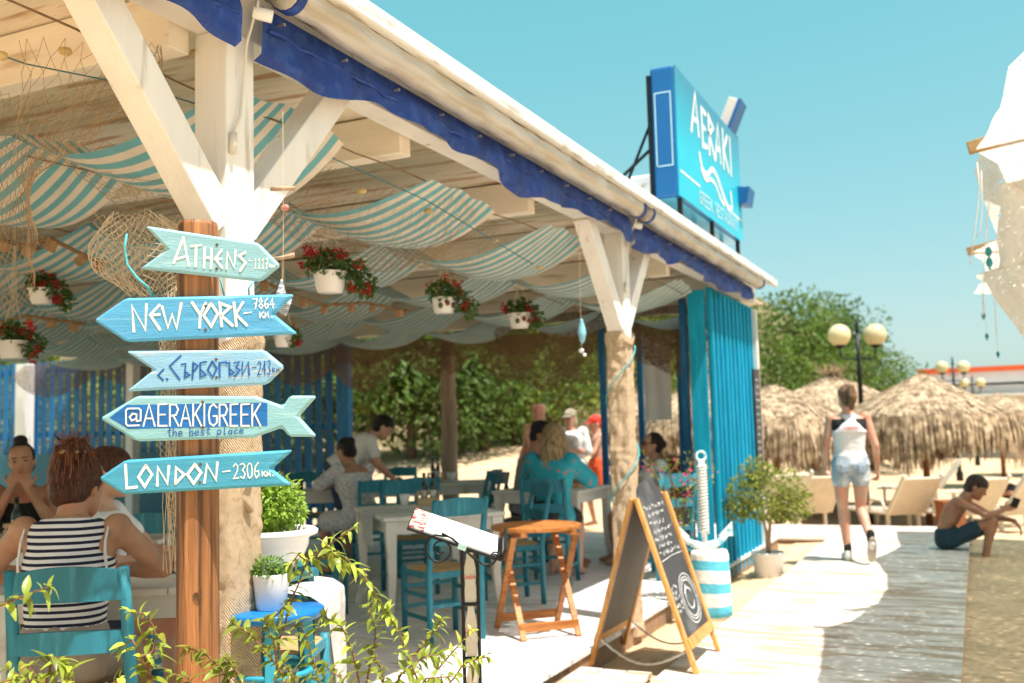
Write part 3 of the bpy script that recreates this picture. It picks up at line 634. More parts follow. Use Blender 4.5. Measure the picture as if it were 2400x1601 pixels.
# ================================================================== BURLAP WRAPS
BURL = mat('jute burlap', (.66,.50,.33), .95, .12, 40, .6, 160, (1,1,1), c2=(.52,.36,.21), c2amt=.38, c2scale=30, spec=.1)
n_ = BURL.node_tree.nodes; L_ = BURL.node_tree.links
wv = n_.new('ShaderNodeTexWave'); wv.inputs['Scale'].default_value = 55; wv.inputs['Distortion'].default_value = 3; wv.inputs['Detail Scale'].default_value = 2; wv.bands_direction = 'DIAGONAL'
L_.new([x for x in n_ if x.type == 'TEX_COORD'][0].outputs['Object'], wv.inputs[0]); L_.new(wv.outputs[1], [x for x in n_ if x.type == 'BUMP'][0].inputs['Height'])
def wrap(cx, cy, half, z0, z1, lab, seed):
    def f(s, t):
        a = 2*pi*s; ca, sa = cos(a), sin(a); k = 1/max(abs(ca), abs(sa)); k = k**.8
        z = z0 + (z1-z0)*t + .03*sin(a*2+seed)*(1 if t > .97 else 0)
        wr = .010*noise.noise(V((ca*2.5, sa*2.5, z*9+seed))) + .013*abs(noise.noise(V((ca*1.5+seed, sa*1.5, z*16)))) *(1 if (z*1.3+seed) % 1 < .55 else .3)
        r = half*k + wr + (.012 if t < .04 or t > .97 else 0)
        return (cx + ca*r, cy + sa*r, z)
    mb = MB(); mb.sheet(f, 64, 150); return tag(ob('burlap_wrap', mb, BURL, smooth=True), lab, 'burlap', 'burlap wraps on the posts')
wrap(-2.27, 2.61, .088, .0, 1.66, 'jute burlap wrapped round the near white post, behind the arrow signs', 1.0)
wrap(-2.27, 6.715, .079, -.1, 1.98, 'jute burlap wrapped round the second white post, behind the blackboard', 5.0)
mb = MB(); mb.tube([PD(595, 1100, 3.25), PD(560, 1160, 3.22), PD(590, 1200, 3.25)], .008, 8)
tag(ob('burlap_knot', mb, BURL, smooth=True), 'twisted burlap tie at the height of the London sign', 'burlap')
mb = MB()
for k in range(60):
    z = .5 + k*.025; a = k*.55; 
mb.tube([(-2.27 + .108*cos(k*.30+1), 6.715 + .108*sin(k*.30+1), .5 + 1.4*k/40) for k in range(41)], .0045, 6)
tag(ob('turquoise_cord', mb, TURQ, smooth=True), 'turquoise cord wound round the burlap of the second post', 'cord')

# ================================================================== LEAVES
LEAFY = mat('yellow-green glossy leaf', (.34,.42,.055), .35, .35, 12, .1, 40, rand=.5, c2=(.42,.24,.06), c2amt=.33, c2scale=14, trans=.35, spec=.5)
LEAFG = mat('fresh green leaf', (.14,.26,.035), .45, .3, 12, .1, 40, rand=.3, trans=.3)
LEAFB = mat('bright basil leaf', (.30,.46,.06), .45, .25, 12, .1, 40, rand=.25, trans=.35)
STEM = mat('reddish brown twig', (.22,.10,.055), .7, .25, 20, .2, 60)
def leaf_mb(L=.06, W=.022, fold=.3, curl=.35):
    mb = MB(); n = 5; vs = []; fs = []
    for i in range(n+1):
        s = i/n; wd = W*(sin(pi*min(1, s*.93+.04))**.8)*(1-.35*s); x = L*s; z = -curl*L*s*s
        vs += [(x, -wd/2, z + fold*wd/2), (x, 0, z), (x, wd/2, z + fold*wd/2)]
    for i in range(n): a = i*3; fs += [(a, a+3, a+4, a+1), (a+1, a+4, a+5, a+2)]
    mb.add(vs, fs); return mb
LM = [leaf_mb(.058*k, .029*k, .30, .3+.3*(i % 3)).mesh('leaf', True) for i, k in enumerate((.75, .9, 1.0, 1.1, 1.2, .6))]
def lmatrix(p, d, up=V((0,0,1))):
    x = d.normalized(); y = up.cross(x)
    if y.length < 1e-3: y = V((0,1,0)).cross(x)
    y.normalize(); z = x.cross(y); M_ = Matrix((x, y, z)).transposed().to_4x4(); M_.translation = p; return M_
def shrub(name, label, base, stems, m_, scale=1.0, per=.022, grp=None):
    t = thing(name, label, 'shrub', base, group=grp); cnt = 0; rest = MB()
    for pts in stems:
        P = [V(p) - V(base) for p in pts]; Q = []
        for i in range(len(P)-1):
            for k in range(6): Q.append(P[i].lerp(P[i+1], k/6) + V((noise.noise(P[i]*9+V((k,0,0))), noise.noise(P[i]*7+V((0,k,0))), 0))*.004)
        Q.append(P[-1]); mb = MB(); mb.tube(Q, [.0032*scale*(1-.75*i/len(Q)) + .0008 for i in range(len(Q))], 5); ob('stem', mb, STEM, t, smooth=True)
        acc = 0; side = 0
        for i in range(3, len(Q)):
            acc += (Q[i]-Q[i-1]).length
            if acc > per or i == len(Q)-1:
                acc = 0; d = (Q[i]-Q[i-1]).normalized(); side += 1.57 + rnd.uniform(-.3, .3)
                sd = d.cross(V((.1, .2, 1))).normalized(); bn = sd.cross(d)
                for s_ in ((0, pi) if i < len(Q)-1 else (0, 1.6, 3.1, 4.7)):
                    a = side + s_ + rnd.uniform(-.4, .4); dr = d*rnd.uniform(.25, .9) + (sd*cos(a) + bn*sin(a))*.9 + V((0,0,rnd.uniform(-.35, .25)))
                    L4 = lmatrix(Q[i], dr, V((rnd.uniform(-.5,.5), rnd.uniform(-.5,.5), 1))) @ Matrix.Scale(scale*rnd.uniform(.6, 1.1)*(.75 if i > len(Q)-5 else 1), 4); cnt += 1
                    if cnt <= 298: link('leaf', LM[rnd.randrange(6)], m_, t).matrix_local = L4
                    else:
                        lm_ = LM[rnd.randrange(6)]; rest.add([L4 @ v_.co for v_ in lm_.vertices], [tuple(p_.vertices) for p_ in lm_.polygons])
    if rest.v: tag(ob('foliage', rest, m_, t, smooth=True, fixn=False), kind='stuff')
    print('LEAVES', cnt)
    return t
EXTRA_LEAVES = []
def pst(*a): return [PD(u, v, d) for u, v, d in a]
st = [pst((640,1640,2.95),(655,1500,2.95),(690,1390,2.95),(720,1315,2.95),(765,1280,2.95),(830,1238,2.93)),
      pst((745,1300,2.96),(800,1305,2.96),(850,1345,2.97),(880,1400,2.98),(910,1440,3.0)),
      pst((690,1390,2.95),(668,1420,2.9),(640,1450,2.9)), pst((720,1315,2.95),(700,1300,2.92),(680,1325,2.9)),
      pst((765,1280,2.95),(780,1295,2.9),(800,1330,2.88)),
      pst((1000,1640,3.0),(960,1550,3.0),(935,1480,3.02),(905,1435,3.0)), pst((960,1550,3.0),(1010,1490,3.05),(1035,1450,3.05)),
      pst((1000,1600,3.0),(1050,1540,3.02),(1105,1480,3.02)), pst((1040,1620,2.95),(1090,1555,2.95),(1140,1540,2.95)),
      pst((850,1640,2.9),(830,1540,2.9),(800,1470,2.92),(760,1445,2.92)), pst((850,1640,2.9),(870,1550,2.9),(880,1480,2.92),(865,1420,2.92)),
      pst((700,1650,2.85),(650,1560,2.85),(590,1490,2.85),(545,1460,2.85)), pst((650,1560,2.85),(640,1500,2.8),(620,1450,2.8)),
      pst((560,1650,2.8),(520,1570,2.8),(480,1530,2.8),(440,1520,2.8)), pst((600,1650,2.8),(560,1580,2.78),(530,1540,2.78)),
      pst((760,1650,2.85),(740,1570,2.85),(720,1500,2.86),(700,1455,2.86)), pst((900,1650,2.85),(940,1580,2.85),(990,1540,2.86),(1030,1535,2.86)),
      pst((950,1640,2.8),(1000,1590,2.8),(1060,1585,2.8)), pst((820,1650,2.8),(800,1590,2.8),(760,1560,2.8)), pst((480,1650,2.75),(440,1590,2.75),(400,1580,2.75)),
      pst((700,1660,2.75),(690,1590,2.75),(660,1550,2.75)), pst((880,1650,2.78),(900,1590,2.78),(880,1540,2.78))]
shrub('flowering_shrub', 'leafy yellow-green shrub spreading in front of the post and menu stand', G(760, 1700, .35) * 1.0, st, LEAFY, .82, .0070)
st = [pst((330,1660,2.6),(350,1560,2.6),(368,1490,2.62),(345,1440,2.62),(305,1435,2.62)), pst((350,1560,2.6),(310,1500,2.6),(280,1520,2.58)), pst((360,1600,2.6),(330,1540,2.58),(375,1520,2.6)),
      pst((100,1680,2.45),(110,1590,2.45),(125,1540,2.45),(160,1560,2.45)), pst((90,1660,2.45),(60,1590,2.45),(20,1570,2.45)), pst((150,1660,2.45),(170,1600,2.45),(140,1550,2.45)),
      pst((-60,1460,2.25),(0,1420,2.25),(60,1395,2.25),(115,1375,2.25)), pst((230,1660,2.5),(250,1610,2.5),(280,1590,2.5)), pst((-40,1640,2.4),(0,1600,2.4),(40,1590,2.4)), pst((40,1660,2.4),(90,1600,2.4),(70,1560,2.4))]
shrub('flowering_shrub', 'loose yellow-green shoots in front of the teal chair at the left edge', G(150, 1750, .4), st, LEAFY, .9, .014)

def foliage(mb, c, rad, n, L, W, fill=.55, seed=1, flat=.0):
    r_ = random.Random(seed)
    for k in range(n):
        while True:
            p = V((r_.uniform(-1,1), r_.uniform(-1,1), r_.uniform(-1,1)))
            if fill < p.length < 1: break
        bump = 1 + .22*noise.noise(p*2.3 + V((seed,0,0)))
        q = V(c) + V((p.x*rad[0], p.y*rad[1], p.z*rad[2]))*bump; d = (p + V((r_.uniform(-.8,.8), r_.uniform(-.8,.8), r_.uniform(-.9,.5)))).normalized()
        up = (p + V((r_.uniform(-.6,.6), r_.uniform(-.6,.6), .8))).normalized(); M_ = lmatrix(q, d, up); s_ = r_.uniform(.6, 1.2)
        mb.add([M_ @ V(v_)*1.0 for v_ in ((0,0,0),(L*s_*.5,-W*s_*.5,.12*W),(L*s_,0,-.15*L*s_),(L*s_*.5,W*s_*.5,.12*W))], [(0,1,2),(0,2,3)])

# ================================================================== PLANTERS BY THE POST
WPL = mat('glossy white plastic', (.80,.79,.77), .3, .03, 3, .02, 20)
SOIL = mat('dark soil', (.06,.04,.03), .95, .3, 20, .5, 60)
bc = PD(628, 1230, 3.62); bc.z = .99
ped = thing('pedestal', 'turquoise painted stand carrying the white basin planter', 'stand', (bc.x, bc.y, 0))
mb = MB(); mb.box((0,0,.83), (.26,.26,.03)); ob('stand_top', mb, TEAL, ped, bevel=.003)
for sx in (-.1,.1):
    for sy in (-.1,.1): mb = MB(); mb.box((sx,sy,.409), (.035,.035,.812)); ob('leg', mb, TEAL, ped, bevel=.003)
bas = thing('basin_planter', 'white plastic basin planter full of bushy bright green basil', 'planter', (bc.x, bc.y, .846))
mb = MB(); mb.lathe([(.085,0),(.09,.005),(.125,.045),(.145,.09),(.148,.118),(.178,.128),(.180,.142),(.168,.150),(.14,.148),(.137,.12),(.05,.115)], n=40); ob('basin', mb, WPL, bas, smooth=True)
mb = MB(); mb.lathe([(.13,.118),(.12,.126),(.02,.130)], n=24); ob('soil', mb, SOIL, bas)
mb = MB(); foliage(mb, (0,0,.235), (.125,.125,.105), 2600, .026, .014, .35, 5); tag(ob('foliage', mb, LEAFB, bas, fixn=False), kind='stuff')
sc_ = PD(640, 1425, 3.28); sz = sc_.z
stl = thing('round_stool', 'bright blue round-topped stool holding the small white pot', 'stool', (sc_.x, sc_.y, 0))
BLUES = mat('glossy cobalt paint', (.01,.18,.52), .3, .1, 4, .05, 20)
mb = MB(); mb.lathe([(.155,sz-.03),(.165,sz-.022),(.167,sz-.006),(.16,sz)], n=40); ob('stool_top', mb, BLUES, stl, smooth=True)
for a in (.6, 2.2, 3.8, 5.3): mb = MB(); mb.beam((.11*cos(a), .11*sin(a), sz-.03), (.145*cos(a), .145*sin(a), 0), .032, .032); ob('leg', mb, mat('light turquoise paint', (.03,.32,.46), .45, .1, 6, .1, 30), stl, bevel=.003)
mb = MB(); mb.tube([(.125*cos(a*pi/10), .125*sin(a*pi/10), sz-.2) for a in range(20)], .010, 6, closed=True); ob('ring', mb, MATS['light turquoise paint'], stl, smooth=True)
pt = thing('flower_pot', 'small plain white pot with a low green herb on the blue stool', 'pot', PD(636, 1421, 3.26).to_tuple()[:2] + (sz,))
mb = MB(); mb.lathe([(.045,0),(.048,.003),(.060,.108),(.061,.115),(.057,.116),(.054,.09),(.02,.088)], n=32); ob('pot', mb, WPL, pt, smooth=True)
mb = MB(); foliage(mb, (0,0,.125), (.055,.055,.042), 420, .022, .010, .2, 9); tag(ob('foliage', mb, LEAFG, pt, fixn=False), kind='stuff')
def clf(s, t):
    pr = [(560,1392),(690,1376),(745,1384),(772,1402),(784,1440),(790,1500),(800,1580),(806,1660)]
    q = s*(len(pr)-1); i = min(int(q), len(pr)-2); f_ = q-i; u = pr[i][0]+(pr[i+1][0]-pr[i][0])*f_; v = pr[i][1]+(pr[i+1][1]-pr[i][1])*f_
    fold = .016*sin(t*11 + s*3)*max(0, s-.4)*1.6
    return PD(u, v, 3.50) + FH*(.42*(t-.30)) + R0*fold + R0*(-.10*t*max(0, s-.45)) + UP*(-.012*max(0,.5-s)*sin(t*9))
mb = MB(); mb.sheet(clf, 50, 30); tag(ob('white_cloth', mb, mat('white cotton cloth', (.62,.61,.59), .9, .06, 5, .6, 12, trans=.15), smooth=True, solid=.002), 'white cloth draped over a chair behind the blue stool', 'cloth')

# ================================================================== MENU STAND
BLK = mat('black wrought iron', (.012,.012,.013), .4, .2, 20, .1, 60, metal=.3)
mc = PD(1100, 1272, 3.5); mpos = V((mc.x, mc.y, 0)); 
ms = thing('menu_stand', 'black iron menu lectern with bottle-shaped panels and an open menu', 'menu stand', mpos)
aX = (R0*cos(radians(20)) - UP*sin(radians(20))).normalized(); bX = (FH*cos(radians(9)) + UP*sin(radians(9))).normalized(); nX = aX.cross(bX).normalized()
if nX.z < 0: nX = -nX
tc_ = PD(1068, 1252, 3.5) - mpos; rotT = Matrix((aX, bX, nX)).transposed()
mb = MB(); mb.box(tc_, (.335, .27, .008), rotT); ob('tray', mb, BLK, ms, bevel=.002)
mb = MB(); mb.box(tc_ + aX*.021 + nX*.0075, (.262, .25, .006), rotT); pg = ob('menu_page', mb, mat('white menu paper', (.80,.80,.76), .5, .03, 5, .03, 20), ms)
mb = MB(); mb.box(tc_ - aX*.138 + nX*.0075, (.052, .25, .006), rotT); ob('menu_picture', mb, mat('printed food picture', (.42,.09,.10), .4, .5, 30, 0, c2=(.62,.52,.42), c2amt=.52, c2scale=60), ms)
mb = MB(); mb.box(tc_ + aX*.172 + nX*.02, (.012, .27, .045), rotT); ob('front_lip', mb, BLK, ms, bevel=.003)
mb = MB(); mb.box(tc_ + aX*.03 - bX*.139 + nX*.004, (.03, .012, .022), rotT); ob('clip', mb, mat('pale mint plastic', (.45,.72,.68), .4, .05, 5, .02, 20), ms, bevel=.002)
def spiral(c, r0_, r1_, a0, turns, n=36): return [c + R0*(cos(a0+turns*2*pi*k/n)*(r0_+(r1_-r0_)*k/n)) + UP*(sin(a0+turns*2*pi*k/n)*(r0_+(r1_-r0_)*k/n)) for k in range(n+1)]
sc1 = PD(1032, 1288, 3.36) - mpos
mb = MB(); mb.tube([PD(1052,1258,3.36)-mpos, PD(1035,1256,3.36)-mpos] + spiral(sc1, .052, .012, 1.9, 1.6), .0036, 6); ob('scroll', mb, BLK, ms, smooth=True)
mb = MB(); mb.tube([PD(u, v, 3.36)-mpos for u, v in ((1035,1250),(1060,1262),(1085,1285),(1110,1308),(1135,1324),(1155,1322),(1166,1308),(1172,1295))], .0042, 6); ob('scroll', mb, BLK, ms, smooth=True)
mb = MB(); mb.tube(spiral(PD(1160,1304,3.37)-mpos, .016, .005, 0, 1.4, 20), .003, 6); ob('scroll', mb, BLK, ms, smooth=True)
for s_ in (-.027, .027):
    mb = MB(); mb.beam(R0*s_, R0*s_ + UP*.93, .012, .012, up=FH); ob('upright', mb, BLK, ms, bevel=.002)
SILV = mat('brushed aluminium panel', (.55,.54,.50), .35, .08, 3, .06, 60, (1,1,8), metal=.55)
REDP = mat('faded red print', (.60,.07,.05), .5, .15, 20, 0)
ztop = .905
for k in range(5):
    z1 = ztop - .185*k; z0 = z1 - .172
    if z0 < .02: break
    prof = [(.011,0),(.012,.10),(.020,.32),(.021,.48),(.0175,.60),(.021,.74),(.0195,.97),(.018,1.0)]
    pl = [(-w_, z1 - (z1-z0)*h_) for w_, h_ in prof] + [(w_, z1 - (z1-z0)*h_) for w_, h_ in reversed(prof)]
    mb = MB(); mb.prism([R0*a + UP*b for a, b in pl], FH*.004); pn = ob('bottle_panel', mb, SILV, ms)
    P_ = Paint(lambda a, b: R0*a + UP*b, -FH, .0008); zc = z1 - (z1-z0)*.50
    stx = layout('Coca', (-.019, zc+.011), (.001, zc+.013), (-.021, zc-.006), (-.001, zc-.004), .85) + layout('Cola', (.000, zc+.011), (.019, zc+.013), (-.002, zc-.007), (.018, zc-.004), .85)
    for q in stx: P_.stroke(q, .0016)
    P_.put('printed_lettering', REDP, pn)
    mb = MB(); mb.box(UP*(z0-.006), (.066, .018, .010), Matrix((R0, FH, UP)).transposed()); ob('crossbar', mb, BLK, ms, bevel=.002)
mb = MB(); mb.lathe([(.15,0),(.15,.012),(.03,.022)], n=32); ob('base_plate', mb, BLK, ms, smooth=False)

# ================================================================== FOLDING ROUND TABLE
ORW = mat('orange varnished wood', (.50,.19,.045), .38, .16, 4, .12, 30, (1,8,8), c2=(.40,.13,.03), c2amt=.45, c2scale=4, c2stretch=(1,10,10), rand=.12)
TX, TY, TZ = -2.70, 6.13, .70
ft = thing('folding_table', 'round orange wooden folding table with crossed legs on the sunny deck', 'table', (TX, TY, 0), radians(43))
R_ = .30
for k in range(9):
    y = -R_ + .033 + k*.0667; hw = math.sqrt(max(.001, (R_-.012)**2 - y*y)); mb = MB(); mb.box((0, y, TZ-.014), (2*hw, .052, .020)); ob('slat', mb, ORW, ft, bevel=.003)
mb = MB(); n = 40
vs_ = []; fs_ = []
for j in range(n):
    a = 2*pi*j/n
    for (r, z) in ((R_, TZ), (R_, TZ-.026), (R_-.035, TZ-.026), (R_-.035, TZ)): vs_.append((r*cos(a), r*sin(a), z))
for j in range(n):
    for q in range(4): fs_.append((j*4+q, j*4+(q+1) % 4, ((j+1) % n)*4+(q+1) % 4, ((j+1) % n)*4+q))
mb.add(vs_, fs_); ob('rim', mb, ORW, ft, bevel=.003)
for x in (-.17, .17): mb = MB(); mb.box((x, 0, TZ-.042), (.045, .5, .03)); ob('batten', mb, ORW, ft, bevel=.003)
for sx in (-1, 1):
    x = sx*.20
    for sy in (-1, 1):
        xx = x + (sx*.014 if sy > 0 else -sx*.014)
        mb = MB(); mb.beam((xx, sy*.24, 0.002), (xx, -sy*.17, TZ-.055), .022, .040, up=(1,0,0)); ob('leg', mb, ORW, ft, bevel=.003)
        if sy > 0 and sx < 0 or sy < 0 and sx > 0:
            for q in range(6):
                mb = MB(); f_ = .62 + .06*q; c_ = V((xx, sy*.24*(1-f_) - sy*.17*f_, (TZ-.055)*f_)); mb.tube([c_ + V((-sx*.013,0,0)), c_ + V((-sx*.018,0,0))], .006, 8); ob('bolt', mb, METAL, ft)
for sy in (-1, 1): mb = MB(); mb.box((0, sy*.205, .075), (.40, .020, .055)); ob('foot_rail', mb, ORW, ft, bevel=.003)

# ================================================================== A-FRAME BLACKBOARD
AW = mat('honey pine frame', (.60,.30,.085), .45, .15, 4, .12, 30, (6,6,.6), c2=(.48,.20,.05), c2amt=.42, c2scale=5)
n0 = V((-2.215, 5.80, -.10)); f0 = V((-2.205, 6.40, -.10)); n1 = V((-1.50, 5.56, -.05)); f1 = V((-1.52, 6.16, -.05))
zt = PX(1478, 1172, -1.86).z; tn = V((-1.86, 5.70, zt)); tf = V((-1.86, 6.30, zt))
ab = thing('blackboard_sign', 'folding A-frame blackboard with honey pine frame and chalked writing', 'blackboard', (-1.86, 6.0, -.1)); ao = V((-1.86, 6.0, -.1))
def aframe(b0, b1, t0, t1, outer):
    b0, b1, t0, t1 = [V(p)-ao for p in (b0, b1, t0, t1)]; sd = (b1-b0).normalized(); upv = (t0-b0).normalized(); nn = sd.cross(upv).normalized()
    if nn.x*outer < 0: nn = -nn
    for a, b in ((b0, t0), (b1, t1)): mb = MB(); mb.beam(a, b, .045, .024, up=nn); ob('stile', mb, AW, ab, bevel=.003)
    lo = b0.lerp(t0, .16); mb = MB(); mb.beam(b0.lerp(t0, .155) + nn*.012, b1.lerp(t1, .155) + nn*.012, .022, .06, up=upv); ob('rail', mb, AW, ab, bevel=.003)
    W_ = (b1-b0).length
    def mp(a, b): return b0 + sd*(a*W_) + upv*(b*(t0-b0).length) + (b1-b0-sd*W_)*a
    a0, a1 = .045, .955; pl = [(a0,.18),(a1,.18),(a1,.985)] + ([(.5+.455*cos(q*pi/10), .985 + .11*sin(q*pi/10)) for q in range(1, 10)] if outer > 0 else []) + [(a0,.985)]
    mb = MB(); mb.prism([mp(*p) + nn*.004 for p in pl], nn*-.009); pn = ob('board_panel', mb, SLATE, ab)
    return mp, nn, pn
mp_, nn_, pn_ = aframe(n1, f1, tn, tf, 1)
P_ = Paint(mp_, nn_, .006); r5 = random.Random(5)
def scrib(x0, x1, y, h):
    x = x0
    while x < x1:
        wl = r5.uniform(.05, .16); q = x
        pts = []
        while q < min(x+wl, x1): pts.append((q, y + r5.uniform(-h, h))); q += r5.uniform(.010, .02)
        if len(pts) > 1: P_.stroke(pts, .0055)
        x += wl + r5.uniform(.03, .06)
for i, y in enumerate((.93,.885,.835,.785,.74,.70,.655)): scrib(.12 + .05*(i % 2), .88 - .1*(i % 3), y, .013)
P_.stroke([(.1,.615),(.5,.625),(.9,.62)], .004)
for i, y in enumerate((.46,.43,.40,.36,.33)): scrib(.08, .30, y, .012)
for r in (.34, .29, .25): P_.stroke([(.62 + r*.92*cos(a*pi/18), .36 + r*.42*sin(a*pi/18)) for a in range(37)], .0065)
P_.stroke([(.62+.13*cos(a*pi/9+.6), .36+.06*sin(a*pi/9+.6)) for a in range(16)], .010); P_.stroke([(.50,.40),(.60,.44),(.66,.41)], .008)
tag(P_.put('chalk_writing', CHALK, pn_), kind='stuff')
_, _, pl_ = aframe(n0, f0, tn + V((-.025,0,0)), tf + V((-.025,0,0)), -1); pl_.data.materials[0] = mat('grey board back', (.17,.155,.14), .7, .1, 4, .08, 40)
RPW = mat('white twisted rope', (.74,.72,.66), .8, .12, 60, .5, 120)
for (u0, v0, u1, v1, yo) in ((1405, 1512, 1590, 1515, 0),):
    A = V((-2.16, 5.80, .06)) - ao; B = V((-1.57, 5.60, .06)) - ao; pts = [A.lerp(B, k/24) - UP*.11*sin(pi*k/24) + V((.003*sin(k*2.6), .003*cos(k*2.6), 0)) for k in range(25)]
    mb = MB(); mb.tube(pts, [.0075+.0015*sin(k*2.4) for k in range(25)], 8); ob('rope', mb, RPW, ab, smooth=True)
A = V((-2.15, 6.38, .06)) - ao; B = V((-1.58, 6.18, .06)) - ao; mb = MB(); mb.tube([A.lerp(B, k/24) - UP*.11*sin(pi*k/24) for k in range(25)], .006, 6); ob('rope', mb, RPW, ab, smooth=True)

# narrow board on the corner of the blue wall
wb = thing('wall_blackboard', 'narrow chalked blackboard hung on the corner of the blue wall', 'blackboard', (-2.2, 11.15, 1.25))
mb = MB(); mb.box((0,0,0), (.02,.26,1.35)); pw = ob('board_panel', mb, SLATE, wb); mb = MB(); mb.box((.002, .14, 0), (.03,.025,1.38)); ob('frame_edge', mb, FRAME, wb)
P_ = Paint(lambda a, b: V((0, -.12+.24*a, -.65+1.3*b)), (1,0,0), .0115)
for i in range(16): scrib(.1, .9, .06 + .058*i, .014)
tag(P_.put('chalk_writing', CHALK, pw), kind='stuff')

# ================================================================== STRIPED BOLLARD WITH ANCHOR
BOL = stripe('white and turquoise painted log', (.76,.72,.66), (.10,.46,.60), 2, 6.2, .56, .7, 0, uv=False, wob=.05, wscale=3, bump=.4)
bl = thing('striped_bollard', 'stubby log bollard painted in white and turquoise bands', 'bollard', (-1.87, 7.42, -.13))
mb = MB(); mb.lathe([(.148,0),(.150,.1),(.146,.3),(.142,.50),(.132,.53),(.10,.535)], n=36, wob=lambda a, z: .035*noise.noise(V((cos(a)*2, sin(a)*2, z*2))) - (.05 if abs(a-4.0) < .06 or abs(a-5.1) < .05 else 0)); ob('log', mb, BOL, bl, smooth=True)
ANC = mat('white and pale blue painted anchor', (.72,.76,.74), .6, .1, 10, .3, 40, c2=(.20,.52,.62), c2amt=.42, c2scale=18)
an = thing('rope_anchor', 'white rope-wrapped anchor standing on the striped bollard', 'anchor', (-1.90, 7.42, .405))
mb = MB(); mb.tube([(0,0,.03),(0,0,.66)], .022, 12); ob('shank', mb, ANC, an, smooth=True)
mb = MB(); mb.tube([(.031*cos(k*.6), .031*sin(k*.6), .12 + .5*k/220) for k in range(221)], .010, 6); ob('rope_wrap', mb, RPW, an, smooth=True)
mb = MB(); mb.tube([V((0,0,.69)) + R0*(.035*cos(a*pi/8)) + UP*(.035*sin(a*pi/8)) for a in range(16)], .010, 8, closed=True); ob('ring', mb, ANC, an, smooth=True)
mb = MB(); mb.tube([R0*(.205*sin(a)) + UP*(.21 - .185*cos(a)) for a in [(-1.0 + 2.0*k/16) for k in range(17)]], [.016+.016*sin(pi*k/16) for k in range(17)], 10); ob('arms', mb, ANC, an, smooth=True)
for s_ in (-1, 1):
    e = R0*(.172*s_) + UP*.11; d_ = (R0*(.45*s_) + UP).normalized(); mb = MB(); mb.prism([e + d_*.10, e - d_*.02 + R0*.055*s_, e - d_*.02 - R0*.06*s_], FH*.02); ob('fluke', mb, ANC, an, bevel=.004)

# ================================================================== BOUGAINVILLEA AND POTTED TREE
PINK = mat('magenta bracts', (.62,.05,.22), .6, .2, 20, 0, rand=.3, trans=.4)
bv = thing('bougainvillea', 'sparse bougainvillea with magenta flowers behind the anchor', 'shrub', (-2.12, 7.75, -.1)); bo = V((-2.12, 7.75, -.1))
mbL = MB(); mbP = MB(); mbY = MB(); r6 = random.Random(6)
for (pts) in (((1585,1400),(1575,1280),(1560,1180),(1535,1110),(1505,1078)), ((1590,1390),(1600,1250),(1610,1150),(1620,1080)), ((1585,1380),(1590,1200),(1640,1120),(1660,1110)), ((1580,1300),(1550,1200),(1540,1150)), ((1590,1300),(1585,1180),(1570,1110),(1590,1075))):
    P = [PD(u, v, 7.75 + .1*noise.noise(V((u*.01, v*.01, 0)))) - bo for u, v in pts]; mb = MB(); mb.tube(P, .006, 5); ob('stem', mb, STEM, bv, smooth=True)
    for i in range(len(P)-1):
        for k in range(34):
            q = P[i].lerp(P[i+1], r6.random()) + V((r6.gauss(0,.045), r6.gauss(0,.045), r6.gauss(0,.04))); d = V((r6.gauss(0,1), r6.gauss(0,1), r6.gauss(0,.7)))
            tgt = mbP if (i >= len(P)-3 and r6.random() < .16) else mbL; M_ = lmatrix(q, d, V((r6.gauss(0,.6), r6.gauss(0,.6), 1))); L_s = r6.uniform(.025, .05)
            tgt.add([M_ @ V(v_) for v_ in ((0,0,0),(L_s*.5,-L_s*.32,.004),(L_s,0,-.006),(L_s*.5,L_s*.32,.004))], [(0,1,2),(0,2,3)])
tag(ob('foliage', mbL, LEAFY, bv, fixn=False), kind='stuff'); tag(ob('flowers', mbP, PINK, bv, fixn=False), kind='stuff')
ptx = thing('potted_tree', 'small leafy tree in a white pot at the corner of the blue wall', 'potted plant', (-1.86, 9.60, -.13))
mb = MB(); mb.lathe([(.118,0),(.12,.004),(.148,.225),(.155,.23),(.155,.255),(.143,.256),(.138,.22),(.05,.215)], n=32); ob('pot', mb, WPL, ptx, smooth=True)
mb = MB(); mb.lathe([(.137,.214),(.10,.222),(.02,.224)], n=20); ob('soil', mb, SOIL, ptx)
for a, l in ((.3,.10),(2.2,.16),(4.2,.13),(5.3,.2)):
    mb = MB(); mb.tube([(.01*cos(a), .01*sin(a), .21), (.02*cos(a)+.01, .03*sin(a), .42), (l*cos(a)*.5, l*sin(a)*.5, .62), (l*cos(a)*1.4, l*sin(a)*1.4, .85)], [.014,.011,.008,.004], 7); ob('trunk', mb, mat('pale brown bark', (.36,.24,.15), .8, .2, 10, .3, 40), ptx, smooth=True)
mb = MB(); foliage(mb, V((.02,.0,.80)), (.36,.34,.26), 1500, .055, .026, .3, 21); foliage(mb, R0*.25 + V((0,0,.68)), (.20,.2,.14), 420, .055, .026, .2, 22); foliage(mb, R0*-.22 + V((0,0,.72)), (.20,.2,.16), 380, .055, .026, .2, 23); foliage(mb, V((-.08,0,1.0)), (.16,.16,.13), 300, .055, .026, .2, 24)
tag(ob('crown', mb, mat('olive leaf', (.24,.27,.05), .5, .3, 8, 0, rand=.1, trans=.35), ptx, fixn=False), kind='stuff')
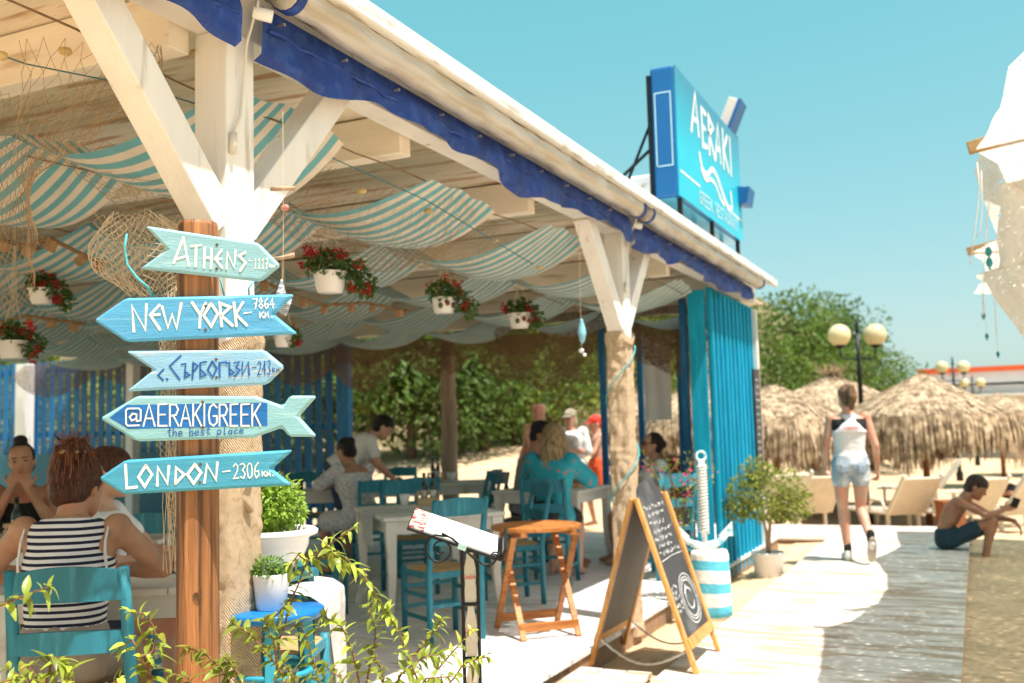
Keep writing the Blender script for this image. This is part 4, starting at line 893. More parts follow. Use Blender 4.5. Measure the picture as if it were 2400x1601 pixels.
# ================================================================== CHAIRS
def make_chair():
    t = thing('taverna_chair', 'x', 'chair')
    W2, D2, SH = .19, .175, .455
    for sx in (-1, 1):
        mb = MB(); mb.tube([(sx*W2, -D2+.0, 0), (sx*W2, -D2+.005, SH), (sx*W2*.98, -D2-.045, .72), (sx*W2*.97, -D2-.085, .905)], [.021,.023,.021,.018], 8); ob('leg', mb, TEAL, t, smooth=True)
        mb = MB(); mb.tube([(sx*W2, D2, 0), (sx*W2, D2, SH+.012)], [.019,.022], 8); ob('leg', mb, TEAL, t, smooth=True)
    for (z, h, y) in ((.845, .095, -D2-.072), (.655, .07, -D2-.036)):
        n = 10; mb = MB(); vs_ = []; fs_ = []
        for i in range(n+1):
            s = i/n; x = -W2 + 2*W2*s; bow = -.028*sin(pi*s); top = h/2 + (.022*sin(pi*s) if h > .09 else .008*sin(pi*s))
            for (dy, dz) in ((-.009, -h/2), (.009, -h/2), (.009, top), (-.009, top)): vs_.append((x, y + bow + dy, z + dz))
        for i in range(n):
            for q in range(4): fs_.append((i*4+q, i*4+(q+1) % 4, i*4+4+(q+1) % 4, i*4+4+q))
        fs_ += [(0,1,2,3), (n*4+3, n*4+2, n*4+1, n*4)]
        mb.add(vs_, fs_); ob('back_slat', mb, TEAL, t)
    mb = MB(); mb.sheet(lambda a, b: ((a-.5)*(.40 if b > .5 else .39), (b-.5)*.37, SH + .012 - .012*sin(pi*a)*sin(pi*b) - .02*((abs(2*a-1))**8 + abs(2*b-1)**8)), 14, 14)
    mb.sheet(lambda a, b: ((a-.5)*.385, (b-.5)*.355, SH - .022), 1, 1); ob('seat', mb, RUSH, t, smooth=True)
    for y in (-D2, D2): mb = MB(); mb.box((0, y, SH-.025), (2*W2-.03, .022, .04)); ob('seat_rail', mb, TEAL, t, bevel=.003)
    for sx in (-1, 1): mb = MB(); mb.box((sx*W2, 0, SH-.025), (.022, 2*D2-.03, .04)); ob('seat_rail', mb, TEAL, t, bevel=.003)
    for sx in (-1, 1):
        for z in (.16, .30): mb = MB(); mb.box((sx*W2, 0, z), (.016, 2*D2-.02, .024)); ob('stretcher', mb, TEAL, t)
    for (y, z) in ((D2, .20), (D2, .33), (-D2, .24)): mb = MB(); mb.box((0, y, z), (2*W2-.02, .016, .024)); ob('stretcher', mb, TEAL, t)
    return t
proto = [None]
def chair(x, y, fdir, label, sc=1.0):
    """fdir: direction the sitter faces"""
    if proto[0] is None: proto[0] = make_chair(); o = proto[0]
    else: o = copy_tree(proto[0])
    o.location = (x, y, .001); o.rotation_euler = (0, 0, math.atan2(fdir[1], fdir[0]) - pi/2); o.scale = (sc, sc, 1)
    o['label'] = label; o['group'] = 'teal taverna chairs'; return o
def rotv(v, a): return V((v[0]*cos(a)-v[1]*sin(a), v[0]*sin(a)+v[1]*cos(a), 0))
TD = V((-.69, .72, 0)); TDr = V((.72, .69, 0))
c1 = (PD(20, 1360, 3.3) + PD(292, 1350, 3.36))/2; fd1 = rotv(FH, .10); c1 = c1 + fd1*.255
chair(c1.x, c1.y, fd1, 'teal chair the woman in the striped top sits on, nearest at the left')
g4 = G(1052, 1512); chair(g4.x - .13, g4.y + .17, rotv(TD, .25), 'teal chair with its back to the camera behind the menu lectern')
chair(-4.42, 6.05, rotv(TDr, -.35), 'teal chair pulled up to the left end of the bare white table')
chair(-3.34, 7.12, -TDr, 'teal chair at the right end of the bare white table, behind the round table')
chair(-4.38, 7.30, -TD, 'teal chair on the far side of the bare white table facing the camera')
chair(-3.42, 8.08, rotv((0,1), .15), 'teal chair the blonde woman sits on, black bag hung inside its back')
chair(-2.98, 9.15, rotv((-1,0), .1), 'teal chair with a white sun hat lying on its seat')
chair(-4.15, 9.10, rotv((1,0), .1), 'teal chair under the man in the black cap')
cl = PD(880, 1120, 9.3); chair(cl.x, cl.y, rotv(FH, .3), 'teal chair under the woman in white lace, left of a pair')
cl2 = PD(968, 1115, 9.5); chair(cl2.x, cl2.y, rotv(FH, .3), 'empty teal chair right beside the woman in white lace')
q = PD(933, 1096, 12.0); chair(q.x, q.y, -FH, 'teal chair on the far side of the rearmost table')
q = PD(1108, 1090, 10.8); chair(q.x, q.y, rotv(FH, 1.2), 'dark teal chair side-on, left of the man in the black cap')
q = PD(1140, 1090, 10.0); chair(q.x-.1, q.y, rotv(FH, 1.2), 'dark teal chair just behind the man in the black cap')
q = PD(1512, 1110, 9.3); chair(q.x+.25, q.y-.35, rotv((-.8,.6), 0), 'sunlit teal chair under the woman in sunglasses')
q = PD(300, 1200, 5.4); chair(q.x, q.y, -FH, 'teal chair on the far side of the near table, under the London sign')
q = PD(722, 1090, 11.2); chair(q.x, q.y, rotv(-FH, .3), 'teal chair in front of the blue fence at the end of the slats')
q = PD(150, 1190, 7.4); chair(q.x, q.y, rotv(-FH, .3), 'teal chair beside the woman in the black top')
q = PD(596, 1300, 3.98) + FH*.25; chair(q.x, q.y, rotv(FH, -.05), 'teal chair standing right behind the basin planter')

# ================================================================== TABLES
def table(cx, cy, fdir, lx, ly, label, m_=None, cloth=None, curved=True):
    a = math.atan2(fdir[1], fdir[0]) - pi/2; t = thing('dining_table', label, 'table', (cx, cy, .001), a, 'white dining tables'); m_ = m_ or TABW; H_ = .75
    for k in range(3): mb = MB(); mb.box((-lx/2 + lx/6 + k*lx/3, 0, H_-.014), (lx/3-.003, ly, .028)); ob('top_board', mb, m_, t, bevel=.004)
    for sy in (-1, 1): mb = MB(); mb.box((0, sy*(ly/2-.055), H_-.075), (lx-.17, .022, .094)); ob('apron', mb, m_, t, bevel=.003)
    for sx in (-1, 1): mb = MB(); mb.box((sx*(lx/2-.055), 0, H_-.075), (.022, ly-.17, .094)); ob('apron', mb, m_, t, bevel=.003)
    for sx in (-1, 1):
        for sy in (-1, 1):
            x, y = sx*(lx/2-.055), sy*(ly/2-.055); mb = MB(); vs_ = []; fs_ = []; zs = [(.72,.04,0),(.62,.038,.0),(.5,.033,-.004),(.35,.028,-.008),(.2,.023,-.002),(.08,.020,.014),(.02,.024,.026),(0,.026,.028)]
            for z, h, o_ in zs:
                ox, oy = x + sx*o_*curved, y + sy*o_*curved; vs_ += [(ox-h, oy-h, z), (ox+h, oy-h, z), (ox+h, oy+h, z), (ox-h, oy+h, z)]
            for i in range(len(zs)-1):
                for q in range(4): fs_.append((i*4+q, i*4+(q+1) % 4, i*4+4+(q+1) % 4, i*4+4+q))
            fs_ += [(0,1,2,3), tuple(len(vs_)-1-q for q in range(4))]; mb.add(vs_, fs_); ob('leg', mb, m_, t, bevel=.004)
    return t
TABW = mat('worn white table paint', (.72,.69,.63), .5, .06, 4, .1, 30, (1,1,1), c2=(.55,.46,.36), c2amt=.34, c2scale=5)
RUNN = mat('pale linen runner', (.60,.60,.58), .9, .06, 20, .2, 80, trans=.15)
def runner(cx, cy, fdir, lx, wd, drop, label, z=.753, ly_=None):
    a = math.atan2(fdir[1], fdir[0]) - pi/2; ca, sa = cos(a), sin(a); tot = lx + 2*drop
    def f(s, t):
        d = s*tot - tot/2; x = max(-lx/2-.006, min(lx/2+.006, d)); ov = max(0, abs(d)-lx/2-.006); zz = z + .002 - ov; y = (t-.5)*wd + .012*sin(d*9)*min(1, ov*9); x += math.copysign(.012*sin(t*12)*min(1, ov*8) + .004*min(1, ov*50), d)
        return (cx + ca*x - sa*y, cy + sa*x + ca*y, zz)
    mb = MB(); mb.sheet(f, 60, 16); return tag(ob('table_runner', mb, RUNN, smooth=True), label, 'table cloth', 'linen table runners')
t1 = V((-3.83, 6.62, 0)); table(t1.x, t1.y, TD, .88, 1.22, 'bare white dining table in the middle behind the menu lectern')
runner(t1.x + TD.x*-.05, t1.y + TD.y*-.05, TD, .88, .42, .24, 'pale linen runner across the middle white table')
t4 = V((-3.82, 9.12, 0)); table(t4.x, t4.y, (0,1), .9, .95, 'white dining table between the blonde woman and the man in the cap')
tt = PD(1000, 1130, 11.4); tt.z = 0; table(tt.x, tt.y, rotv(FH, .2), 1.5, .8, 'white dining table at the very back with a bottle caddy')
runner(tt.x, tt.y, rotv(FH, .2), 1.5, .5, .2, 'pale linen runner on the rearmost table')
tt2 = PD(715, 1150, 10.6); tt2.z = 0; table(tt2.x, tt2.y, rotv(FH, .3), 1.1, .8, 'white dining table the woman in white lace leans on')
t5 = c1 + fd1*.70 + R0*.02; t5.z = 0; table(t5.x, t5.y, fd1, 1.05, .8, 'white dining table in front of the woman in the striped top')
t6 = PD(120, 1245, 6.1); t6.z = 0; table(t6.x, t6.y, rotv(FH, .1), 1.5, .85, 'white dining table under the elbows of the woman in black')
runner(t6.x, t6.y, rotv(FH, .1), 1.5, .6, .25, 'pale linen runner on the table of the woman in black')
t7 = PD(1540, 1150, 10.3); 

# ---- things on the tables
PALEW = mat('pale plywood', (.52,.36,.20), .6, .12, 6, .1, 40, (1,6,6))
GLASSG = mat('dark bottle glass', (.012,.016,.010), .12, .1, 5, 0, spec=.6)
LABELP = mat('pale bottle label', (.60,.58,.52), .6, .1, 9, 0)
CERA = mat('white ceramic', (.78,.77,.74), .2, .03, 4, 0)
def caddy(p, a, label, slat=False):
    t = thing('condiment_caddy', label, 'caddy', p, a, 'wooden condiment caddies'); L_, W_ = .17, .11
    if slat:
        for z in (.012, .05, .088):
            for s_ in (-1, 1): mb = MB(); mb.box((0, s_*W_/2, z), (L_, .008, .024)); ob('slat', mb, PALEW, t)
            for s_ in (-1, 1): mb = MB(); mb.box((s_*(L_/2-.004), 0, z), (.008, W_-.01, .024)); ob('slat', mb, PALEW, t)
        for sx in (-1, 1):
            for sy in (-1, 1): mb = MB(); mb.box((sx*(L_/2-.012), sy*(W_/2-.012), .05), (.014,.014,.10)); ob('corner_block', mb, PALEW, t)
        mb = MB(); mb.box((0,0,.004), (L_-.02, W_-.02, .006)); ob('floor', mb, PALEW, t)
    else:
        for s_ in (-1, 1):
            pl = [(-W_/2,0),(W_/2,0),(W_/2,.06)] + [(W_/2*cos(q*pi/8), .06+.06*sin(q*pi/8)) for q in range(1, 8)] + [(-W_/2,.06)]
            mb = MB(); mb.prism([V((s_*L_/2, a_, b_)) for a_, b_ in pl], V((-s_*.008,0,0))); ob('end_panel', mb, PALEW, t)
        for s_ in (-1, 1): mb = MB(); mb.box((0, s_*(W_/2-.005), .03), (L_-.018,.008,.055)); ob('side_panel', mb, PALEW, t)
        mb = MB(); mb.box((0,0,.006), (L_-.02, W_-.02, .008)); ob('floor', mb, PALEW, t)
        mb = MB(); mb.tube([(-L_/2+.008,0,.10),(L_/2-.008,0,.10)], .008, 8); ob('handle', mb, PALEW, t)
    return t
def bottle(p, label, h=.24, m_=None):
    t = thing('bottle', label, 'bottle', p, group='oil and vinegar bottles'); mb = MB(); mb.lathe([(.026,0),(.028,.005),(.028,.55*h),(.022,.65*h),(.011,.75*h),(.010,.93*h),(.013,.94*h),(.013,h),(.006,h)], n=16); ob('glass', mb, m_ or GLASSG, t, smooth=True)
    mb = MB(); mb.lathe([(.0287,.18*h),(.0287,.45*h)], n=16); ob('paper_label', mb, LABELP, t, smooth=True)
    mb = MB(); mb.lathe([(.0138,.90*h),(.0138,h*1.01),(.004,h*1.02)], n=12); ob('cap', mb, BLK, t, smooth=True)
def tp(t, dx, dy, f): f = V((f[0], f[1], 0)).normalized(); r = V((f.y, -f.x, 0)); return t + r*dx + f*dy + V((0,0,.752))
q = tp(t1, .12, .38, TD); caddy(q, .6, 'wooden caddy with two dark bottles on the middle white table')
bottle(q + V((-.035,.0,.010)), 'dark oil bottle with a pinkish label in the middle table caddy'); bottle(q + V((.04,.01,.010)), 'dark vinegar bottle with a green label in the middle table caddy')
pot_ = thing('small_cup', 'white napkin cup beside the caddy on the middle white table', 'cup', q + V((-.17,-.08,0))); mb = MB(); mb.lathe([(.03,0),(.042,.09),(.038,.09),(.027,.006)], n=20); ob('cup', mb, CERA, pot_, smooth=True)
q = tp(tt, .15, .1, rotv(FH,.2)); q = V((tt.x, tt.y, .755)) + R0*.1; caddy(q, .3, 'wooden caddy with bottles on the rearmost table'); bottle(q + V((-.03,0,.010)), 'left bottle in the caddy on the rearmost table', .26); bottle(q + V((.035,0,.010)), 'right bottle in the caddy on the rearmost table', .26)
pot_ = thing('small_cup', 'white pot right of the caddy on the rearmost table', 'cup', V((tt.x, tt.y, .755)) + R0*.28); mb = MB(); mb.lathe([(.04,0),(.058,.11),(.052,.11),(.036,.006)], n=20); ob('cup', mb, CERA, pot_, smooth=True)
q = t4 + V((.22,.05,.752)); caddy(q, 1.5, 'wooden caddy on the table beside the blonde woman'); bottle(q + V((0,.04,.010)), 'green glass bottle in the caddy beside the blonde woman', .22, mat('green bottle glass', (.05,.14,.03), .12, .1, 5, 0, spec=.6)); bottle(q + V((-.0,-.035,.010)), 'dark bottle in the caddy beside the blonde woman', .25)
pot_ = thing('small_cup', 'white pot with a dark plant left of the caddy beside the blonde woman', 'potted plant', t4 + V((.02,.15,.752))); mb = MB(); mb.lathe([(.04,0),(.055,.10),(.05,.10),(.036,.006)], n=20); ob('cup', mb, CERA, pot_, smooth=True)
mb = MB(); foliage(mb, (0,0,.13), (.05,.05,.055), 160, .03, .014, .1, 31); tag(ob('foliage', mb, LEAFG, pot_, fixn=False), kind='stuff')
q = tp(t6, -.62, -.25, FH); caddy(tp(t6, -.12, -.12, FH), .2, 'pale slatted crate on the table of the woman in black', True)
q = tp(t6, -.12, -.12, FH); bottle(q + V((-.05,0,.010)), 'dark bottle in the slatted crate by the woman in black'); 
q = tp(t5, .42, .02, fd1); caddy(q, math.atan2(fd1[1], fd1[0])-pi/2+.2, 'pale wooden caddy on the near table, just left of the sign post')
def plate(p, label, r=.12, food=None):
    t = thing('plate', label, 'plate', p, group='plates of food'); mb = MB(); mb.lathe([(r*.55,0),(r*.6,.004),(r*.95,.018),(r,.020),(r*.97,.023),(r*.6,.010),(.01,.008)], n=28); ob('dish', mb, CERA, t, smooth=True)
    mb = MB(); r_ = random.Random(hash(label) % 99)
    for k in range(14): mb.ell((r_.gauss(0, r*.3), r_.gauss(0, r*.3), .018+r_.uniform(0,.012)), (r_.uniform(.012,.03), r_.uniform(.012,.025), .012), 8, 5)
    ob('food', mb, food or mat('roasted food', (.34,.14,.05), .6, .4, 20, .3, 40, c2=(.50,.10,.05), c2amt=.45, c2scale=25), t, smooth=True)
plate(tp(t5, -.28, -.16, fd1), 'plate of food in front of the woman in the striped top'); plate(tp(t5, .10, .12, fd1), 'plate of food in the middle of the near table')
plate(V((tt2.x, tt2.y, .752)) + R0*.2, 'plate of food in front of the woman in white lace')
GLS = bpy.data.materials.new('clear glass'); GLS.use_nodes = True; g_ = GLS.node_tree.nodes['Principled BSDF']; g_.inputs['Transmission Weight'].default_value = 1; g_.inputs['Roughness'].default_value = .02; g_.inputs['IOR'].default_value = 1.3
def glass(p, label):
    t = thing('drinking_glass', label, 'glass', p, group='drinking glasses'); mb = MB(); mb.lathe([(.026,0),(.034,.002),(.038,.11),(.0365,.11),(.032,.008),(.01,.006)], n=20); ob('tumbler', mb, GLS, t, smooth=True)
    mb = MB(); mb.lathe([(.030,.009),(.034,.06),(.01,.06)], n=16); ob('drink', mb, mat('amber drink', (.45,.20,.04), .1, .1, 5, 0), t, smooth=True)
glass(tp(t5, .24, .10, fd1), 'tumbler left of the pale caddy on the near table'); glass(tp(t5, .30, .20, fd1), 'tumbler behind the pale caddy on the near table'); glass(V((tt2.x, tt2.y, .752)) - R0*.05, 'tumbler on the table of the woman in white lace')
bw_ = thing('salad_bowl', 'white bowl with a sprig of green on the near table', 'bowl', tp(t5, .38, .24, fd1)); mb = MB(); mb.lathe([(.04,0),(.045,.004),(.085,.055),(.08,.056),(.03,.012)], n=24); ob('bowl', mb, CERA, bw_, smooth=True); mb = MB(); foliage(mb, (0,0,.06), (.045,.045,.03), 60, .03, .014, .1, 33); tag(ob('foliage', mb, LEAFG, bw_, fixn=False), kind='stuff')
mb = MB(); mb.sheet(lambda s, t: tp(t5, .36 + .22*s, -.10 - .15*t + .0*s, fd1) + V((0,0,.004 + .01*sin(s*5)*sin(t*4))), 10, 8); tag(ob('napkin', mb, mat('red and navy woven napkin', (.30,.07,.08), .9, .4, 60, .2, 80, c2=(.03,.04,.12), c2amt=.5, c2scale=50), smooth=True, solid=.003), 'patterned napkin at the right end of the near table', 'napkin')
mb = MB(); mb.sheet(lambda s, t: tp(t5, .50 + .12*s, .28 + .16*t, fd1) + V((0,0,.01 + .06*s*t + .02*sin(s*6))), 10, 10); tag(ob('napkin', mb, MATS['white cotton cloth'], smooth=True, solid=.002), 'crumpled white napkin at the far end of the near table', 'napkin')
# hat and bag
hh = thing('sun_hat', 'white sun hat lying on the seat of a teal chair', 'hat', (-2.98, 9.15, .47)); mb = MB(); mb.lathe([(.17,.0),(.172,.006),(.10,.018),(.095,.05),(.085,.10),(.05,.125),(.01,.13)], n=28, wob=lambda a, z: .04*sin(a*3)); ob('hat', mb, mat('white felt', (.76,.73,.68), .9, .05, 8, .2, 60), hh, smooth=True)
ms_me = MB(); ms_me.ell((0,0,.11), (.15,.055,.11), 14, 10); hb = thing('handbag', 'black handbag hung inside the back of the blonde woman\'s chair', 'bag', (-3.42, 7.93, .50)); ob('bag', ms_me, mat('black leather', (.012,.012,.013), .5, .2, 9, .2, 40), hb, smooth=True); mb = MB(); mb.tube([(-.09,0,.2),(-.05,0,.29),(.05,0,.29),(.09,0,.2)], .008, 6); ob('strap', mb, MATS['black leather'], hb, smooth=True)

# ================================================================== HANGING BASKETS
REDF = mat('red geranium petals', (.52,.015,.025), .6, .25, 20, 0, rand=.2, trans=.25)
GERL = mat('geranium leaf', (.07,.14,.03), .55, .3, 10, 0, rand=.2, trans=.3)
DECAL = mat('dark red and green decal', (.20,.03,.03), .5, .3, 20, 0, c2=(.04,.10,.03), c2amt=.5, c2scale=20)
def basket(u, v, d, w_px, label, spread, seed, decal=False, h_=1.0):
    """(u, v): photo position of the pot centre"""
    c = PD(u, v, d); R1 = w_px/2/FPX*d; H1 = R1*1.25*h_; t = thing('hanging_basket', label, 'hanging plant', c - UP*H1/2, group='hanging geranium baskets'); r_ = random.Random(seed)
    mb = MB(); mb.lathe([(R1*.72,0),(R1*.74,.004),(R1*.78,H1*.16),(R1*.83,H1*.2),(R1*.97,H1*.9),(R1*1.06,H1*.92),(R1*1.06,H1),(R1*.98,H1),(R1*.9,H1*.85),(.01,H1*.84)], n=28); ob('pot', mb, WPL, t, smooth=True)
    for a in (.4, 2.5, 4.6):
        mb = MB(); mb.tube([(R1*cos(a), R1*sin(a), H1), (R1*.2*cos(a), R1*.2*sin(a), H1+.22), (0, 0, 2.62-(c.z-H1/2))], .0022, 4); ob('hanger', mb, MATS['pale cotton net twine'], t)
    mb = MB(); foliage(mb, (0,0,H1+R1*.45), (R1*1.35*spread, R1*1.35*spread, R1*.85), int(360*spread), R1*.42, R1*.36, .1, seed)
    foliage(mb, R0*R1*1.5*spread + UP*(H1*.75), (R1*.9, R1*.8, R1*.9), 160, R1*.40, R1*.34, .1, seed+1)
    if seed % 2: foliage(mb, R0*R1*2.2*spread + UP*(H1*.2), (R1*.6, R1*.6, R1*.7), 110, R1*.36, R1*.3, .1, seed+2)
    tag(ob('foliage', mb, GERL, t, fixn=False), kind='stuff')
    for k in range(int(8*spread)+3):
        a = r_.uniform(0, 6.28); q = V((cos(a)*R1*r_.uniform(.6,2.1)*spread, sin(a)*R1*r_.uniform(.6,1.6)*spread, H1 + R1*r_.uniform(.0,1.5))) + R0*R1*(.5 if k % 3 == 0 else 0)
        if k % 4 == 3: q = R0*R1*r_.uniform(1.3,2.6)*spread + UP*(H1*r_.uniform(-.1,.9)) - FH*R1*.5
        m2 = MB(); foliage(m2, q, (R1*.28, R1*.28, R1*.25), 26, R1*.26, R1*.22, .2, seed*10+k); ob('flower_head', m2, REDF, t, fixn=False)
        mb = MB(); mb.tube([(q.x*.3, q.y*.3, H1), (q.x*.8, q.y*.8, (q.z+H1)/2), tuple(q)], .002, 4, cap=False); ob('flower_stalk', mb, GERL, t)
    if decal:
        for a in (-.5, .1, .7):
            d_ = rotv(-FH, a + .3); m2 = MB(); cc = d_*R1*.95 + UP*H1*(.5 + .15*sin(a*5)); m2.ell(cc, (R1*.2, R1*.2, R1*.24), 10, 6); ob('painted_flower', m2, DECAL, t)
basket(773, 662, 5.2, 78, 'white hanging pot of red geraniums, largest, right of the Athens sign', 1.0, 41)
basket(1040, 716, 6.6, 58, 'white painted hanging pot with a bushy red geranium in the middle', 1.0, 53, True)
basket(1218, 752, 7.8, 54, 'white painted hanging pot with a sparse geranium, next to the second post', .8, 62, True)
basket(98, 695, 6.2, 58, 'white hanging pot of faded geraniums at the upper left', .9, 71)
basket(30, 820, 5.8, 66, 'hanging geranium with dark red blooms at the left edge', .9, 84)
basket(664, 800, 6.0, 44, 'small white hanging pot half hidden by the New York sign tail', .7, 90)

# ---- shell mobiles and garlands
SHELL = mat('blue grey sea shell', (.30,.40,.50), .45, .35, 30, .4, 40, (1,1,6), c2=(.72,.68,.62), c2amt=.45, c2scale=30)
DRIFT = mat('driftwood', (.45,.32,.21), .8, .25, 8, .3, 30, (5,5,1))
mo = thing('shell_mobile', 'string mobile with driftwood and a blue grey spiral shell right of the signs', 'mobile', PD(664, 430, 3.35)); m0 = V(mo.location)
mb = MB(); mb.tube([V((0,0,.25)), V((0,0,0)), PD(664,560,3.35)-m0, PD(663,655,3.35)-m0], .0012, 4); ob('string', mb, NETC, mo)
mb = MB(); mb.tube([PD(640,606,3.35)-m0, PD(662,604,3.35)-m0, PD(690,597,3.35)-m0], [.006,.007,.009], 7); ob('driftwood_piece', mb, DRIFT, mo, smooth=True)
mb = MB(); mb.tube([PD(634,443,3.4)-m0, PD(690,441,3.4)-m0], .008, 7); ob('driftwood_piece', mb, DRIFT, mo, smooth=True)
mb = MB(); mb.ell(PD(668,487,3.35)-m0, (.016,.008,.012), 12, 8); ob('cockle_shell', mb, mat('pinkish shell', (.50,.22,.18), .5, .3, 20, .1, 40), mo, smooth=True)
a_ = PD(660,655,3.35)-m0; b_ = PD(658,712,3.35)-m0; mb = MB()
mb.tube([a_.lerp(b_, k/14) for k in range(15)], [.003 + .026*(k/14)**1.1*(1 - .22*(k % 3 == 0)) for k in range(15)], 14); ob('spiral_shell', mb, SHELL, mo, smooth=True)
mb = MB(); mb.tube([PD(682,700,3.36)-m0, PD(660,735,3.36)-m0], [.006,.018], 10); ob('spiral_shell', mb, SHELL, mo, smooth=True)
mo = thing('buoy_mobile', 'pale blue float hanging with two white shells left of the second post', 'mobile', PD(1362, 700, 6.4)); m0 = V(mo.location)
mb = MB(); mb.tube([V((0,0,.5)), PD(1363,830,6.4)-m0], .002, 4); ob('string', mb, NETC, mo)
mb = MB(); mb.lathe([(.004,-.07),(.018,-.05),(.028,0),(.02,.045),(.010,.07),(.012,.085),(.003,.09)], PD(1364,780,6.4)-m0, 14); ob('float', mb, mat('pale blue float', (.22,.50,.62), .5, .2, 20, .1, 40), mo, smooth=True)
mb = MB(); mb.ell(PD(1362,822,6.4)-m0, (.02,.014,.016), 10, 7); mb.ell(PD(1370,832,6.4)-m0, (.014,.014,.012), 10, 7); ob('white_shell', mb, CERA, mo, smooth=True)
CORK = mat('cork pieces', (.30,.185,.095), .9, .25, 20, .4, 50)
def garland(pts, label, n, size):
    t = thing('cork_garland', label, 'garland', pts[0], group='cork garlands'); o_ = V(pts[0]); Q = []
    for i in range(len(pts)-1):
        for k in range(8): Q.append(V(pts[i]).lerp(V(pts[i+1]), k/8) - o_)
    Q.append(V(pts[-1])-o_); mb = MB(); mb.tube(Q, .012, 6); ob('twisted_rope', mb, ROPE, t, smooth=True)
    for k in range(n):
        q = Q[int((k+.5)/n*len(Q))]; mb = MB(); mb.box(q - UP*size*.5, (size*rnd.uniform(.6,1.1), size*.5, size*rnd.uniform(.7,1.1)), Matrix.Rotation(rnd.uniform(-.5,.5), 3, 'Y')); ob('cork_piece', mb, CORK, t, bevel=.008)
garland([PD(-20,560,5.0), PD(60,575,5.0), PD(120,560,5.0), PD(200,600,5.0), PD(250,620,5.1)], 'rope garland with cork pieces at the upper left', 5, .06)
garland([PD(-20,760,6.4), PD(60,740,6.4), PD(130,750,6.4), PD(200,760,6.4)], 'rope garland with cork pieces above the fence at the left', 4, .06)
garland([PD(600,650,6.2), PD(680,690,6.3), PD(760,715,6.5), PD(860,710,6.8), PD(960,730,7.0)], 'rope garland with cork pieces below the largest geranium', 7, .06)
for k, (u, v, d) in enumerate(((153,120,3.4),(460,125,3.5),(848,448,4.6),(1004,495,5.2),(1160,565,5.9),(1265,628,6.3),(0,130,3.0))):
    mb = MB(); mb.lathe([(.006,-.012),(.02,-.008),(.022,0),(.02,.008),(.006,.012)], (0,0,0), 14)
    tag(ob('net_float', mb, mat('yellow cork float', (.55,.42,.18), .7, .15, 20, .2, 40), loc=PD(u, v, d), smooth=True), ['round cork net float near the top left corner, by the ceiling board', 'round cork net float hanging just left of the near post top', 'round cork net float under the striped cloth, leftmost of the three on the teal cord', 'round cork net float under the striped cloth, middle one on the teal cord', 'round cork net float under the striped cloth, right one on the teal cord', 'round cork net float near the second post brace', 'yellow net float at the left photo edge on the teal cord'][k], 'float', 'cork net floats')

# ================================================================== ROOF SIGN
rs = thing('roof_sign', 'blue illuminated-box roof sign with white lettering and wave emblem', 'sign', (-2.0, 7.52, 3.12))
L_, H_ = 2.33, 1.06
def grad(name, a, b, z0, z1):
    mt = mat(name, a, .3, .03, 3, 0, spec=.5); n = mt.node_tree.nodes; L2 = mt.node_tree.links; tcx = [x for x in n if x.type == 'TEX_COORD'][0]; s_ = n.new('ShaderNodeSeparateXYZ'); L2.new(tcx.outputs['Object'], s_.inputs[0])
    r_ = n.new('ShaderNodeMapRange'); r_.inputs[1].default_value = z0; r_.inputs[2].default_value = z1; L2.new(s_.outputs[2], r_.inputs[0]); mx = n.new('ShaderNodeMix'); mx.data_type = 'RGBA'; L2.new(r_.outputs[0], mx.inputs[0]); mx.inputs[6].default_value = (*a, 1); mx.inputs[7].default_value = (*b, 1)
    L2.new(mx.outputs[2], n['TONE'].inputs[0]); return mt
mb = MB(); mb.box((-.11, L_/2, H_/2), (.20, L_, H_)); ob('sign_box', mb, mat('blue sign box metal', (.012,.13,.36), .4, .06, 3, .02, 20), rs, bevel=.02)
mb = MB(); mb.box((-.006, L_/2, H_/2), (.012, L_-.01, H_-.01)); fc = ob('sign_face', mb, grad('sign face with painted reflection', (.02,.52,.68), (.05,.25,.36), .40, 1.0), rs)  # greyer upper part is a reflection painted into the face colour
mb = MB(); mb.box((-.125, L_/2, -.004), (.16, L_-.06, .006)); ob('underside', mb, grad('pale blue underside', (.10,.45,.60), (.10,.45,.60), 0, 1), rs)
P_ = Paint(lambda a, b: V((0, a*L_, b*H_)), (1,0,0), .002)
# tall brush-like capitals
bigl = {'A':[[(0,0),(.55,1.0),(.8,.05)],[(.15,.32),(.75,.36)]], 'E':[[(.9,.92),(.1,.95),(.15,.05),(.9,.1)],[(.1,.52),(.7,.52)]], 'R':[[(.1,0),(.15,.95),(.9,.78),(.15,.5),(.95,0)]], 'K':[[(.1,0),(.15,1)],[(.9,.95),(.2,.5),(.95,.02)]], 'I':[[(.5,0),(.55,1)]]}
xs = [(.19,.32),(.34,.42),(.44,.54),(.545,.655),(.675,.775),(.79,.84)]
for ch, (a, b) in zip('AERAKI', xs):
    for pl in bigl[ch]: P_.stroke([(a + (b-a)*x, .56 + .34*y + (.05 if ch == 'A' and a < .3 else 0)) for x, y in pl], .046, .25)
P_.put('name_lettering', WPAINT, fc)
P_ = Paint(lambda a, b: V((0, a*L_, b*H_)), (1,0,0), .003)
def smooth_line(pts, n=8):
    out = []; P3 = [pts[0]] + list(pts) + [pts[-1]]
    for i in range(1, len(P3)-2):
        for k in range(n):
            t_ = k/n; out.append(tuple(.5*(2*P3[i][c_] + (P3[i+1][c_]-P3[i-1][c_])*t_ + (2*P3[i-1][c_]-5*P3[i][c_]+4*P3[i+1][c_]-P3[i+2][c_])*t_*t_ + (3*P3[i][c_]-P3[i-1][c_]-3*P3[i+1][c_]+P3[i+2][c_])*t_**3) for c_ in (0, 1)))
    return out + [pts[-1]]
